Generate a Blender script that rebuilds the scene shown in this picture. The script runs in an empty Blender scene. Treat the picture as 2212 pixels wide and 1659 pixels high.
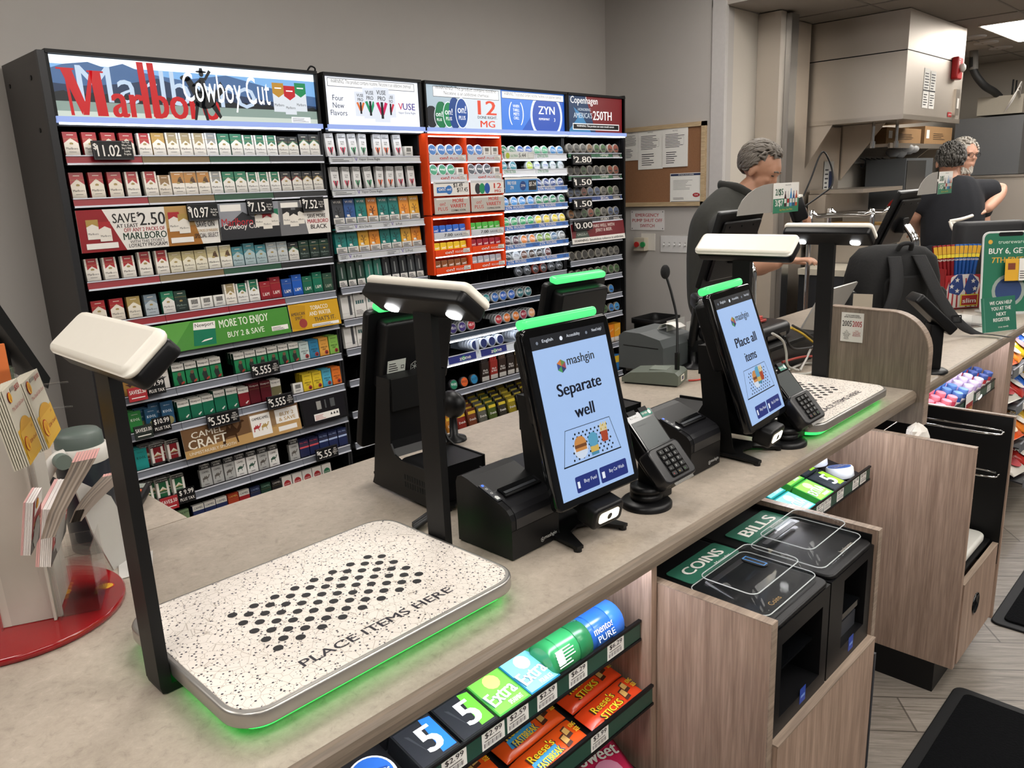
import bpy, math, random
from math import sin, cos, pi, radians as rad
from mathutils import Matrix, Vector
random.seed(7)
SC = bpy.context.scene
COL = SC.collection
# ---------------------------------------------------------------- camera
CAM_H = 1.58
F_PX = 1703.5
def cam_rows(y=0.79237431, p=-0.24524176, r=-0.04084216):
    f = Vector((sin(y)*cos(p), cos(y)*cos(p), sin(p)))
    rt = Vector((cos(y), -sin(y), 0)); up = rt.cross(f)
    return rt*cos(r)+up*sin(r), -rt*sin(r)+up*cos(r), f
CR, CU, CF = cam_rows()
cam = bpy.data.cameras.new('camera'); cam.sensor_width = 36; cam.lens = 36*F_PX/2212
cam.clip_start = .02; cam.clip_end = 60
co = bpy.data.objects.new('camera', cam); COL.objects.link(co)
co.matrix_world = Matrix(((CR.x, CU.x, -CF.x, 0), (CR.y, CU.y, -CF.y, 0), (CR.z, CU.z, -CF.z, CAM_H), (0, 0, 0, 1)))
SC.camera = co
# where a sight line of the photograph meets a plane of the room
def sight(px, py): return CR*((px-1106)/F_PX)-CU*((py-829.5)/F_PX)+CF
def PZ(px, py, z):
    d = sight(px, py); t = (z-CAM_H)/d.z; return Vector((d.x*t, d.y*t, z))
def PY(px, py, y):
    d = sight(px, py); t = y/d.y; return Vector((d.x*t, y, CAM_H+d.z*t))
def PX(px, py, x):
    d = sight(px, py); t = x/d.x; return Vector((x, d.y*t, CAM_H+d.z*t))
def PD(px, py, dep): return sight(px, py)*dep+Vector((0, 0, CAM_H))
# ---------------------------------------------------------------- world and exposure
SC.view_settings.view_transform = 'Standard'; SC.view_settings.look = 'None'
SC.view_settings.gamma = 1; SC.view_settings.use_curve_mapping = False
SC.view_settings.exposure = 0.0
SC.cycles.use_denoising = True
SC.cycles.max_bounces = 8; SC.cycles.diffuse_bounces = 3; SC.cycles.glossy_bounces = 3; SC.cycles.transmission_bounces = 6; SC.cycles.transparent_max_bounces = 8
SC.cycles.sample_clamp_indirect = 4
SC.cycles.caustics_reflective = False; SC.cycles.caustics_refractive = False
W = bpy.data.worlds.new('world'); SC.world = W; W.use_nodes = True
W.node_tree.nodes['Background'].inputs[0].default_value = (1, .985, .97, 1)
W.node_tree.nodes['Background'].inputs[1].default_value = .13
CEIL_STRENGTH = 14.0
# ---------------------------------------------------------------- materials
def lin(h):
    h = h.lstrip('#'); c = [int(h[i:i+2], 16)/255 for i in (0, 2, 4)]
    return tuple(x/12.92 if x <= .04045 else ((x+.055)/1.055)**2.4 for x in c)
MATS = {}
def mat(name, hexc='808080', rough=.5, metal=0, emit=0, trans=0, var=.06, scale=40, bump=0, alpha=1, spec=.5, coat=0):
    key = name
    if key in MATS: return MATS[key]
    m = bpy.data.materials.new(name); m.use_nodes = True; nt = m.node_tree; b = nt.nodes['Principled BSDF']
    c = lin(hexc)
    tc = nt.nodes.new('ShaderNodeTexCoord'); nz = nt.nodes.new('ShaderNodeTexNoise'); nz.inputs['Scale'].default_value = scale
    nt.links.new(tc.outputs['Object'], nz.inputs['Vector'])
    mr = nt.nodes.new('ShaderNodeMix'); mr.data_type = 'RGBA'
    mr.inputs[6].default_value = tuple(x*(1-var) for x in c)+(1,); mr.inputs[7].default_value = tuple(min(1, x*(1+var)) for x in c)+(1,)
    nt.links.new(nz.outputs[0], mr.inputs[0]); nt.links.new(mr.outputs[2], b.inputs['Base Color'])
    b.inputs['Roughness'].default_value = rough; b.inputs['Metallic'].default_value = metal
    b.inputs['Specular IOR Level'].default_value = spec
    if emit:
        nt.links.new(mr.outputs[2], b.inputs['Emission Color']); b.inputs['Emission Strength'].default_value = emit
        nt.links.remove(b.inputs['Base Color'].links[0]); b.inputs['Base Color'].default_value = tuple(x*.12 for x in c)+(1,)
    if trans: b.inputs['Transmission Weight'].default_value = trans; b.inputs['IOR'].default_value = 1.2
    if alpha < 1: b.inputs['Alpha'].default_value = alpha
    if coat: b.inputs['Coat Weight'].default_value = coat
    if bump:
        bp = nt.nodes.new('ShaderNodeBump'); bp.inputs['Strength'].default_value = bump; bp.inputs['Distance'].default_value = .004
        nt.links.new(nz.outputs[0], bp.inputs['Height']); nt.links.new(bp.outputs[0], b.inputs['Normal'])
    MATS[key] = m; return m
def C(h, rough=.45, **k):            # printed card / plastic of one colour
    return mat('print_%s_%d' % (h, int(rough*100)), h, rough, var=.03, **k)
def LIT(h, s=1.0): return mat('backlit_%s_%d' % (h, int(s*100)), h, .3, emit=s, var=.02)
def nodes(name):
    m = bpy.data.materials.new(name); m.use_nodes = True; nt = m.node_tree; MATS[name] = m
    return m, nt, nt.nodes['Principled BSDF'], (lambda t, **k: mk(nt, t, k)), nt.links.new
def mk(nt, t, k):
    n = nt.nodes.new('ShaderNode'+t)
    for a, v in k.items():
        if a in n.inputs: n.inputs[a].default_value = v
        else: setattr(n, a, v)
    return n
def ramp(nt, stops, interp='LINEAR'):
    r = nt.nodes.new('ShaderNodeValToRGB'); e = r.color_ramp.elements; r.color_ramp.interpolation = interp
    while len(e) < len(stops): e.new(.5)
    for i, (p, h) in enumerate(stops): e[i].position = p; e[i].color = lin(h)+(1,)
    return r
def laminate_mat():
    m, nt, b, N, L = nodes('counter_laminate')
    tc = N('TexCoord'); a = N('TexNoise', Scale=7., Detail=10., Roughness=.75); d = N('TexNoise', Scale=160., Detail=4.); v = N('TexNoise', Scale=60., Detail=10., Roughness=.75, Distortion=.5)
    for n in (a, d, v): L(tc.outputs['Object'], n.inputs['Vector'])
    r1 = ramp(nt, [(.3, '8f8376'), (.5, 'a89b8c'), (.7, 'b9ad9e')]); L(a.outputs[0], r1.inputs[0])
    r2 = ramp(nt, [(.30, '6f665b'), (.44, 'a2978a'), (.58, 'b0a598'), (.72, 'cbc0b2')]); L(v.outputs[0], r2.inputs[0])
    x = N('Mix', data_type='RGBA'); x.inputs[0].default_value = .5; L(r1.outputs[0], x.inputs[6]); L(r2.outputs[0], x.inputs[7])
    L(x.outputs[2], b.inputs['Base Color']); b.inputs['Roughness'].default_value = .42
    return m
def wood_mat(name, a, bcol, axis=2, rough=.5, sc=1.):
    m, nt, b, N, L = nodes(name)
    tc = N('TexCoord'); mp = N('Mapping'); s = [34*sc, 34*sc, 34*sc]; s[axis] = 1.6*sc; mp.inputs['Scale'].default_value = s
    n1 = N('TexNoise', Scale=1.6, Detail=7., Roughness=.65, Distortion=.6); n2 = N('TexNoise', Scale=7., Detail=3.)
    L(tc.outputs['Object'], mp.inputs[0]); L(mp.outputs[0], n1.inputs['Vector']); L(mp.outputs[0], n2.inputs['Vector'])
    r = ramp(nt, [(.3, a), (.68, bcol)]); L(n1.outputs[0], r.inputs[0])
    r2 = ramp(nt, [(.4, '9a9a9a'), (.6, 'ffffff')]); L(n2.outputs[0], r2.inputs[0])
    x = N('Mix', data_type='RGBA', blend_type='MULTIPLY'); x.inputs[0].default_value = .3
    L(r.outputs[0], x.inputs[6]); L(r2.outputs[0], x.inputs[7]); L(x.outputs[2], b.inputs['Base Color'])
    b.inputs['Roughness'].default_value = rough
    return m
def steel_mat(name='brushed_steel', col='b9b2aa', rough=.32, axis=2):
    m, nt, b, N, L = nodes(name)
    tc = N('TexCoord'); mp = N('Mapping'); s = [90., 90., 90.]; s[axis] = 1.; mp.inputs['Scale'].default_value = s
    n1 = N('TexNoise', Scale=3., Detail=3.); n2 = N('TexNoise', Scale=1.7, Detail=4.)
    L(tc.outputs['Object'], mp.inputs[0]); L(mp.outputs[0], n1.inputs['Vector']); L(tc.outputs['Object'], n2.inputs['Vector'])
    rr = N('MapRange'); rr.inputs[3].default_value = rough-.06; rr.inputs[4].default_value = rough+.1; L(n2.outputs[0], rr.inputs[0])
    L(rr.outputs[0], b.inputs['Roughness']); b.inputs['Metallic'].default_value = 1.
    b.inputs['Base Color'].default_value = lin(col)+(1,)
    bp = N('Bump', Strength=.12, Distance=.002); L(n1.outputs[0], bp.inputs['Height']); L(bp.outputs[0], b.inputs['Normal'])
    return m
def tray_mat():
    m, nt, b, N, L = nodes('speckled_tray_top')
    tc = N('TexCoord')
    vo = N('TexVoronoi', Scale=125.); vo.inputs['Randomness'].default_value = 1; L(tc.outputs['Object'], vo.inputs['Vector'])
    r = ramp(nt, [(.0, '2c2b38'), (.19, '2c2b38'), (.23, 'ffffff')]); L(vo.outputs['Distance'], r.inputs[0])
    vs = N('TexVoronoi', Scale=190.); L(tc.outputs['Object'], vs.inputs['Vector'])
    rs = ramp(nt, [(.0, '55545c'), (.13, '55545c'), (.17, 'ffffff')]); L(vs.outputs['Distance'], rs.inputs[0])
    ve = N('TexVoronoi', Scale=62., feature='DISTANCE_TO_EDGE'); L(tc.outputs['Object'], ve.inputs['Vector'])
    re = ramp(nt, [(.0, 'c9c4be'), (.014, 'd9d4ce'), (.024, 'ffffff')]); L(ve.outputs['Distance'], re.inputs[0])
    x = N('Mix', data_type='RGBA', blend_type='MULTIPLY'); x.inputs[0].default_value = 1; L(r.outputs[0], x.inputs[6]); L(re.outputs[0], x.inputs[7])
    x2 = N('Mix', data_type='RGBA', blend_type='MULTIPLY'); x2.inputs[0].default_value = 1; L(x.outputs[2], x2.inputs[6]); L(rs.outputs[0], x2.inputs[7])
    y = N('Mix', data_type='RGBA', blend_type='MULTIPLY'); y.inputs[0].default_value = 1; y.inputs[6].default_value = lin('e9e1d8')+(1,); L(x2.outputs[2], y.inputs[7])
    L(y.outputs[2], b.inputs['Base Color']); b.inputs['Roughness'].default_value = .3
    return m
def floor_mat():
    m, nt, b, N, L = nodes('herringbone_wood_floor')
    tc = N('TexCoord'); mp = N('Mapping'); mp.inputs['Rotation'].default_value = (0, 0, rad(52)); L(tc.outputs['Object'], mp.inputs[0])
    br = N('TexBrick', Scale=1.); br.inputs['Brick Width'].default_value = .9; br.inputs['Row Height'].default_value = .16; br.inputs['Mortar Size'].default_value = .003
    br.inputs['Color1'].default_value = lin('9c948a')+(1,); br.inputs['Color2'].default_value = lin('877f75')+(1,); br.inputs['Mortar'].default_value = lin('5f5850')+(1,)
    L(mp.outputs[0], br.inputs['Vector'])
    m2 = N('Mapping'); m2.inputs['Scale'].default_value = (3, 45, 1); L(mp.outputs[0], m2.inputs[0])
    n = N('TexNoise', Scale=1.5, Detail=8., Roughness=.7, Distortion=1.2); L(m2.outputs[0], n.inputs['Vector'])
    r = ramp(nt, [(.3, '8a8278'), (.7, 'ffffff')]); L(n.outputs[0], r.inputs[0])
    x = N('Mix', data_type='RGBA', blend_type='MULTIPLY'); x.inputs[0].default_value = .85; L(br.outputs[0], x.inputs[6]); L(r.outputs[0], x.inputs[7])
    L(x.outputs[2], b.inputs['Base Color']); b.inputs['Roughness'].default_value = .45
    return m
LAM = laminate_mat(); STEEL = steel_mat(); TRAY = tray_mat(); FLOORM = floor_mat()
WOODD = wood_mat('shaded_laminate_divider', '665a4e', '84776a'); WOODG = wood_mat('grey_walnut_laminate', '8c7464', 'b49a88'); WOODGH = wood_mat('grey_walnut_edge', '806f62', 'a3907f', 0)  # divider: same laminate as the cabinets, its shade put into darker colours
BLK = mat('black_plastic', '0c0c0e', .4, var=.1, spec=.3); BLKM = mat('black_matte_metal', '0b0b0c', .5, var=.1, spec=.3); BLKG = mat('black_gloss', '0a0b0d', .08, var=.05)
DKG = mat('dark_grey_plastic', '33353a', .45); WHT = mat('white_plastic', 'e8e2d6', .4, var=.02); CHROME = mat('chrome', 'dcdcdc', .08, 1, var=.02)
GREYST = mat('grey_price_channel', '70747d', .35); ACR = mat('clear_acrylic', 'ffffff', .03, trans=1, alpha=.22); PAPER = mat('white_paper', 'e6e4de', .7, var=.02)
ALU = mat('silver_aluminium', 'b5b2ad', .35, .85)
GREEN = LIT('55ee85', 1.15)
# ---------------------------------------------------------------- geometry collector
def T(x=0, y=0, z=0): return Matrix.Translation((x, y, z))
def RX(a): return Matrix.Rotation(rad(a), 4, 'X')
def RY(a): return Matrix.Rotation(rad(a), 4, 'Y')
def RZ(a): return Matrix.Rotation(rad(a), 4, 'Z')
def FR(x, y, z): # artwork frame on a wall that faces the customer: local x right, y up, z out
    return T(x, y, z) @ RX(90)
def axes(o, xd, yd):
    xd = Vector(xd).normalized(); zd = xd.cross(Vector(yd)).normalized(); yd = zd.cross(xd)
    return Matrix(((xd.x, yd.x, zd.x, o[0]), (xd.y, yd.y, zd.y, o[1]), (xd.z, yd.z, zd.z, o[2]), (0, 0, 0, 1)))
TXT = {}
def text_geo(s, bold, res):
    k = (s, bold, res)
    if k not in TXT:
        cu = bpy.data.curves.new('t', 'FONT'); cu.body = s; cu.size = 1; cu.resolution_u = res; cu.offset = bold; cu.fill_mode = 'FRONT'; cu.align_x = 'CENTER'
        cu.space_line = .95
        ob = bpy.data.objects.new('t', cu); me = bpy.data.meshes.new_from_object(ob)
        vs = [(v.co.x, v.co.y) for v in me.vertices]; fs = [tuple(p.vertices) for p in me.polygons]
        bpy.data.objects.remove(ob); bpy.data.meshes.remove(me); bpy.data.curves.remove(cu)
        if vs:
            x0 = min(v[0] for v in vs); x1 = max(v[0] for v in vs); y0 = min(v[1] for v in vs); y1 = max(v[1] for v in vs)
        else: x0 = y0 = 0; x1 = y1 = 1
        TXT[k] = ([(v[0]-x0, v[1]-y0) for v in vs], fs, x1-x0, y1-y0)
    return TXT[k]
def rrect(w, h, r, n=5, cx=0, cy=0):
    r = min(r, w/2-1e-5, h/2-1e-5); p = []
    for (sx, sy, a0) in ((1, 1, 0), (-1, 1, 90), (-1, -1, 180), (1, -1, 270)):
        for i in range(n+1):
            a = rad(a0+90*i/n); p.append((cx+sx*(w/2-r)+r*cos(a), cy+sy*(h/2-r)+r*sin(a)))
    return p
def circ(r, n=24, cx=0, cy=0, a0=0): return [(cx+r*cos(2*pi*i/n+a0), cy+r*sin(2*pi*i/n+a0)) for i in range(n)]
I4 = Matrix.Identity(4)
class G:
    def __init__(s, M=None): s.v = []; s.f = []; s.m = []; s.sm = []; s.mats = []; s.M = M or I4
    def mi(s, m):
        if m not in s.mats: s.mats.append(m)
        return s.mats.index(m)
    def add(s, vs, fs, m, M=None, smooth=False):
        MM = s.M @ M if M is not None else s.M
        o = len(s.v); s.v += [tuple(MM @ Vector(v)) for v in vs]; k = s.mi(m)
        for f in fs: s.f.append(tuple(i+o for i in f)); s.m.append(k); s.sm.append(smooth)
        return s
    def box(s, a, b, m, M=None):
        x0, y0, z0 = a; x1, y1, z1 = b
        return s.add([(x0, y0, z0), (x1, y0, z0), (x1, y1, z0), (x0, y1, z0), (x0, y0, z1), (x1, y0, z1), (x1, y1, z1), (x0, y1, z1)],
                     [(0, 3, 2, 1), (4, 5, 6, 7), (0, 1, 5, 4), (1, 2, 6, 5), (2, 3, 7, 6), (3, 0, 4, 7)], m, M)
    def poly(s, pts, m, M=None, z=0): # flat artwork polygon, any outline
        return s.add([(x, y, z) for x, y in pts], [tuple(range(len(pts)))], m, M)
    def rect(s, x0, y0, x1, y1, m, M=None, z=0): return s.poly([(x0, y0), (x1, y0), (x1, y1), (x0, y1)], m, M, z)
    def frame(s, x0, y0, x1, y1, t, m, M=None, z=0):
        for a in ((x0, y0, x1, y0+t), (x0, y1-t, x1, y1), (x0, y0+t, x0+t, y1-t), (x1-t, y0+t, x1, y1-t)): s.rect(*a, m, M, z)
        return s
    def prism(s, pts, z0, z1, m, M=None, mtop=None, smooth=False):
        n = len(pts); vs = [(x, y, z0) for x, y in pts]+[(x, y, z1) for x, y in pts]
        s.add(vs, [(i, (i+1) % n, n+(i+1) % n, n+i) for i in range(n)], m, M, smooth)
        s.add(vs, [tuple(range(n-1, -1, -1))], m, M); s.add(vs, [tuple(range(n, 2*n))], mtop or m, M)
        return s
    def slab(s, w, h, r, z0, z1, bev, m, M=None, mtop=None, cx=0, cy=0, n=5, both=True): # rounded block, edges rounded
        L = []
        ks = 3
        if both: L += [(bev*(1-sin(pi/2*i/ks)), z0+bev*(1-cos(pi/2*i/ks))) for i in range(ks+1)]
        else: L += [(0, z0)]
        L += [(bev*(1-cos(pi/2*i/ks)), z1-bev*(1-sin(pi/2*i/ks))) for i in range(ks+1)]
        rings = [rrect(w-2*i, h-2*i, max(r-i, 1e-4), n, cx, cy) for i, _ in L]; k = len(rings[0]); vs = []
        for R_, (_, z) in zip(rings, L): vs += [(x, y, z) for x, y in R_]
        fs = [(j*k+i, j*k+(i+1) % k, (j+1)*k+(i+1) % k, (j+1)*k+i) for j in range(len(L)-1) for i in range(k)]
        s.add(vs, fs, m, M, True)
        s.add(vs[:k], [tuple(range(k-1, -1, -1))], m, M); s.add(vs[-k:], [tuple(range(k))], mtop or m, M)
        return s
    def lathe(s, prof, m, M=None, n=28, cap=True):
        vs = [(r*cos(2*pi*i/n), r*sin(2*pi*i/n), z) for r, z in prof for i in range(n)]
        fs = [(j*n+i, j*n+(i+1) % n, (j+1)*n+(i+1) % n, (j+1)*n+i) for j in range(len(prof)-1) for i in range(n)]
        s.add(vs, fs, m, M, True)
        if cap:
            s.add(vs[:n], [tuple(range(n-1, -1, -1))], m, M); s.add(vs[-n:], [tuple(range(n))], m, M)
        return s
    def cyl(s, r, z0, z1, m, M=None, n=24): return s.lathe([(r, z0), (r, z1)], m, M, n)
    def loft(s, rings, m, smooth=True, cap=True, M=None):
        k = len(rings[0]); vs = [p for R_ in rings for p in R_]
        fs = [(j*k+i, j*k+(i+1) % k, (j+1)*k+(i+1) % k, (j+1)*k+i) for j in range(len(rings)-1) for i in range(k)]
        s.add(vs, fs, m, M, smooth)
        if cap: s.add(rings[0], [tuple(range(k-1, -1, -1))], m, M); s.add(rings[-1], [tuple(range(k))], m, M)
        return s
    def tube(s, pts, r, m, n=8, M=None, sub=6, closed=False):
        P = [Vector(p) for p in pts]
        if sub > 1 and len(P) > 2: # catmull-rom
            Q = []
            for i in range(len(P)-1):
                a = P[max(i-1, 0)]; b = P[i]; c = P[i+1]; d = P[min(i+2, len(P)-1)]
                for j in range(sub):
                    t = j/sub; Q.append(.5*((2*b)+(c-a)*t+(2*a-5*b+4*c-d)*t*t+(3*b-a-3*c+d)*t**3))
            P = Q+[P[-1]]
        rings = []; u = None
        for i, p in enumerate(P):
            d = (P[min(i+1, len(P)-1)]-P[max(i-1, 0)]).normalized()
            if u is None: u = d.orthogonal().normalized()
            u = (u-d*u.dot(d)).normalized(); w = d.cross(u)
            rr = r[0]+(r[1]-r[0])*i/(len(P)-1) if isinstance(r, tuple) else r
            rings.append([tuple(p+rr*(u*cos(2*pi*k/n)+w*sin(2*pi*k/n))) for k in range(n)])
        return s.loft(rings, m, M=M)
    def ball(s, c, r, m, n=16, k=10, M=None):
        rx, ry, rz = r if isinstance(r, tuple) else (r, r, r)
        rings = [[(c[0]+rx*sin(pi*j/k)*cos(2*pi*i/n), c[1]+ry*sin(pi*j/k)*sin(2*pi*i/n), c[2]-rz*cos(pi*j/k)) for i in range(n)] for j in range(1, k)]
        s.loft(rings, m, M=M); return s
    def text(s, t, h, m, M=None, x=0, y=0, z=.0004, w=None, bold=.0, al='C', res=2, rot=0, sx=1):
        vs, fs, tw, th = text_geo(t, 0, res)
        if not vs: return s
        if bold >= .01 and len(t) < 60:   # heavier lettering: the strokes are thickened sideways
            e = min(bold, .06)*.6; n = len(vs); vs = [(a+q*e, b, 4e-5*(q+1)) for q in (-1, 0, 1) for a, b in vs]; fs = [tuple(i+n*k for i in f) for k in range(3) for f in fs]
        nl = t.count('\n')+1; k = h/.72 if nl == 1 else h/.72
        kx = (w/tw) if w else k*sx
        W_ = tw*kx; ox = {'C': -W_/2, 'L': 0, 'R': -W_}[al]
        MM = T(x, y, z) @ RZ(rot)
        if M is not None: MM = M @ MM
        return s.add([(ox+v[0]*kx, v[1]*k, v[2] if len(v) > 2 else 0) for v in vs], fs, m, MM)
    def mesh(s, name):
        me = bpy.data.meshes.new(name); me.from_pydata(s.v, [], s.f)
        for mm in s.mats: me.materials.append(mm)
        me.polygons.foreach_set('material_index', s.m); me.polygons.foreach_set('use_smooth', s.sm); me.update()
        return me
def tag(o, label=None, cat=None, group=None, kind=None):
    if label: o['label'] = label
    if cat: o['category'] = cat
    if group: o['group'] = group
    if kind: o['kind'] = kind
    return o
def obj(name, g, parent=None, label=None, cat=None, group=None, kind=None, loc=None):
    me = g if isinstance(g, bpy.types.Mesh) else g.mesh(name)
    o = bpy.data.objects.new(name, me); COL.objects.link(o)
    if parent is not None:
        o.parent = parent; o.matrix_parent_inverse = pinv(parent)
    if loc is not None: o.location = loc
    return tag(o, label, cat, group, kind)
def pinv(p): return Matrix.Translation(-Vector(p.location))   # parents are only moved, never turned, while being built
def thing(name, label, cat, loc=(0, 0, 0), group=None):
    o = bpy.data.objects.new(name, None); COL.objects.link(o); o.location = loc; o.empty_display_size = .05
    return tag(o, label, cat, group)
def dup(root, dloc, label, rz=0, group=None):
    r = root.copy(); COL.objects.link(r); r.location = Vector(root.location)+Vector(dloc); r.rotation_euler = (0, 0, rad(rz)); r['label'] = label
    if group: r['group'] = group
    for ch in list(root.children):
        c = ch.copy(); COL.objects.link(c); c.parent = r; c.matrix_parent_inverse = ch.matrix_parent_inverse
        for g2 in list(ch.children):
            d = g2.copy(); COL.objects.link(d); d.parent = c; d.matrix_parent_inverse = g2.matrix_parent_inverse
            for g3 in list(g2.children):
                e = g3.copy(); COL.objects.link(e); e.parent = d; e.matrix_parent_inverse = g3.matrix_parent_inverse
    return r
def struct(name, g): return obj(name, g, kind='structure')
ORD = 'first second third fourth fifth sixth seventh eighth ninth tenth eleventh twelfth thirteenth fourteenth fifteenth sixteenth seventeenth eighteenth nineteenth twentieth'.split()
# ================================================================ ceiling lights, room shell
CEIL = mat('ceiling_tile', 'a39c94', .85, var=.03, scale=200, bump=.1); WALLM = mat('grey_wall_paint', 'b3aea9', .7, var=.02, scale=8)
KWALL = mat('cream_wall_panel', 'c3bbaf', .55, var=.02, scale=6); TRIMW = mat('white_corner_guard', 'bdb9b6', .5)
def ceil_light(x, y, z, label, w=1.2, d=.6):
    t = thing('ceiling_light', label, 'ceiling light', (x, y, z), 'flat ceiling light panels')
    obj('frame', G(T(x, y, z)).box((-w/2-.02, -d/2-.02, -.004), (w/2+.02, d/2+.02, .012), WHT), t)
    obj('diffuser', G(T(x, y, z-.006)).box((-w/2, -d/2, -.002), (w/2, d/2, .001), mat('light_diffuser', 'fffaf3', .5, emit=CEIL_STRENGTH, var=0)), t)
for i, (x, y) in enumerate([(-.9, 2.3), (1.7, 2.1), (4.0, 2.1), (-.9, .1), (1.7, -.4), (4.0, -.4), (-.9, -2.8), (1.7, -2.8), (4.0, -2.8)]):
    ceil_light(x, y, 3.04, 'flat white light panel in the high store ceiling over '+['the side counter', 'the aisle behind the checkout', 'the register aisle', 'the card rack', 'the self checkout', 'the coin machines', 'the entrance side', 'the shop floor', 'the black mats'][i])
ceil_light(2.9, -1.4, 3.04, 'added fill light panel in the high store ceiling in front of the coin station')  # unseen extra panel, added to brighten the counter front
ceil_light(.4, -1.4, 3.04, 'added fill light panel in the high store ceiling behind the photographer')  # also added out of view, lifts the low cabinet fronts
ceil_light(8.12, 1.70, 2.672, 'bright rectangular light panel in the kitchen ceiling right of the hood')
ceil_light(5.75, 1.1, 2.672, 'added fill light panel in the kitchen ceiling above the register monitors')  # added out of view to brighten the hood and kitchen wall
ceil_light(7.0, .5, 2.672, 'added fill light panel in the kitchen ceiling over the snack rack end')  # second unseen kitchen panel, added for more light on the hood
ceil_light(8.1, -.7, 2.672, 'flat white light panel in the kitchen ceiling over the snack aisle')
struct('floor', G().box((-4, -6, -.05), (13, 5, 0), FLOORM))
struct('wall_back', G().box((-4, 3.86, 0), (5.15, 3.98, 3.1), WALLM))
struct('wall_side', G().box((5.05, 2.87, 0), (5.17, 3.86, 3.1), WALLM))
struct('wall_left', G().box((-4.1, -6, 0), (-4, 3.98, 3.1), WALLM))
struct('wall_kitchen', G().box((5.17, 2.87, 0), (10.4, 2.97, 2.72), KWALL))
struct('wall_right', G().box((10.3, -6, 0), (10.4, 2.87, 2.72), KWALL))
struct('ceiling', G().box((-4, -6, 3.05), (5.05, 3.98, 3.12), CEIL))
g = G(); g.box((5.05, -6, 2.68), (10.4, 2.97, 2.72), CEIL); g.box((5.05, -6, 2.721), (5.12, 2.86, 3.1), CEIL)
for k in range(9):
    g.box((5.06, 2.87-.61*k-.006, 2.674), (10.3, 2.87-.61*k+.006, 2.681), mat('tile_grid', '8d877f', .6))
for k in range(5):
    g.box((5.9+1.22*k-.006, -3, 2.674), (5.9+1.22*k+.006, 2.87, 2.681), mat('tile_grid', '8d877f', .6))
struct('ceiling_kitchen', g)
struct('trim_1', G().box((5.035, 2.855, 0), (5.05, 2.955, 3.05), TRIMW).box((5.051, 2.855, 0), (5.07, 2.869, 2.68), TRIMW))
struct('baseboard_side', G().box((5.035, 2.955, 0), (5.05, 3.86, .11), mat('dark_base', '2a2724', .5)))
struct('baseboard_back', G().box((4.66, 3.845, 0), (5.035, 3.86, .11), mat('dark_base', '2a2724', .5)))
for (px, py), lab in (((2103, 79), 'round recessed ceiling light nearest to the hood'), ((2130, 91), 'round recessed ceiling light, middle of the three beside the hood'), ((2162, 102), 'round recessed ceiling light farthest from the hood of the three')):
    p = PZ(px, py, 2.68); obj('downlight', G(T(p.x, p.y, 2.67)).lathe([(.10, .01), (.10, 0), (.075, -.004), (.07, .004), (.01, .006)], TRIMW), None, lab, 'ceiling light')
# ================================================================ things on the side wall
SX = 5.05
def onside(px, py, off=0):  # a point of the side wall
    return PX(px, py, SX-off)
def side_card(name, px, lab, cat, art=None, t=.004, m=PAPER, off=.02):  # px: four picture corners tl tr br bl -> a level card on that wall
    P = [onside(*q, off) for q in px]; y0 = (P[0].y+P[3].y)/2; y1 = (P[1].y+P[2].y)/2; z1 = (P[0].z+P[1].z)/2; z0 = (P[2].z+P[3].z)/2
    w = y0-y1; h = z1-z0; M = axes((SX-off, y0, z0), (0, -1, 0), (0, 0, 1))
    g = G(); g.box((0, 0, -t), (w, h, 0), m, M)
    if art: art(g, w, h, M)
    return obj(name, g, None, lab, cat)
INK = C('3c3c40'); NAVY = C('1d2a4d'); REDI = C('a81f24')
def lines(g, M, x0, x1, y0, y1, n, m=None, z=.0006, t=.35): # ruled lines standing for small print
    m = m or INK; rnd = random.Random(n*13+int(x1*1000)); d = (y1-y0)/n
    for i in range(n):
        e = x0+(x1-x0)*(.55+.45*rnd.random()); g.rect(x0, y0+d*i, e, y0+d*i+d*t, m, M, z)
cork = mat('cork', '8a6142', .9, var=.22, scale=220); pine = wood_mat('pine_frame', 'b39a75', 'cbb491', 1)
t = thing('cork_board', 'brown cork notice board in a pale pine frame on the side wall', 'notice board', (5.03, 3.3, 1.37))
A = onside(1347, 282); B = onside(1528, 261); y1 = 3.80; y0 = B.y; z0 = onside(1524, 444).z; z1 = B.z
obj('board', G().box((5.034, y0+.01, z0+.01), (5.049, y1-.01, z1-.01), cork), t)
g = G()
for a in ((y0, z0, y1, z0+.03), (y0, z1-.03, y1, z1), (y0, z0, y0+.03, z1), (y1-.03, z0, y1, z1)): g.box((5.022, a[0], a[1]), (5.05, a[2], a[3]), pine)
obj('frame', g, t)
def doc(n):
    def f(g, w, h, M):
        g.text('NOTICE', h*.03, INK, M, w/2, h*.9, .0006)
        lines(g, M, w*.12, w*.88, h*.5, h*.86, 9); lines(g, M, w*.15, w*.7, h*.1, h*.42, 6)
        g.frame(w*.12, h*.55, w*.85, h*.75, .001, INK, M, .0007)
    return f
side_card('notice', ((1347, 283), (1378, 283), (1378, 347), (1347, 347)), 'small printed notice at the far end of the cork board beside the tobacco display', 'notice', doc(0))
side_card('notice', ((1378, 280), (1432, 277), (1431, 364), (1379, 367)), 'white printed notice in the middle of the three at the top of the cork board', 'notice', doc(1))
side_card('notice', ((1431, 276), (1486, 273), (1485, 359), (1431, 362)), 'white printed form, rightmost of three at the top of the cork board', 'notice', doc(2), off=.024)
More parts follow.
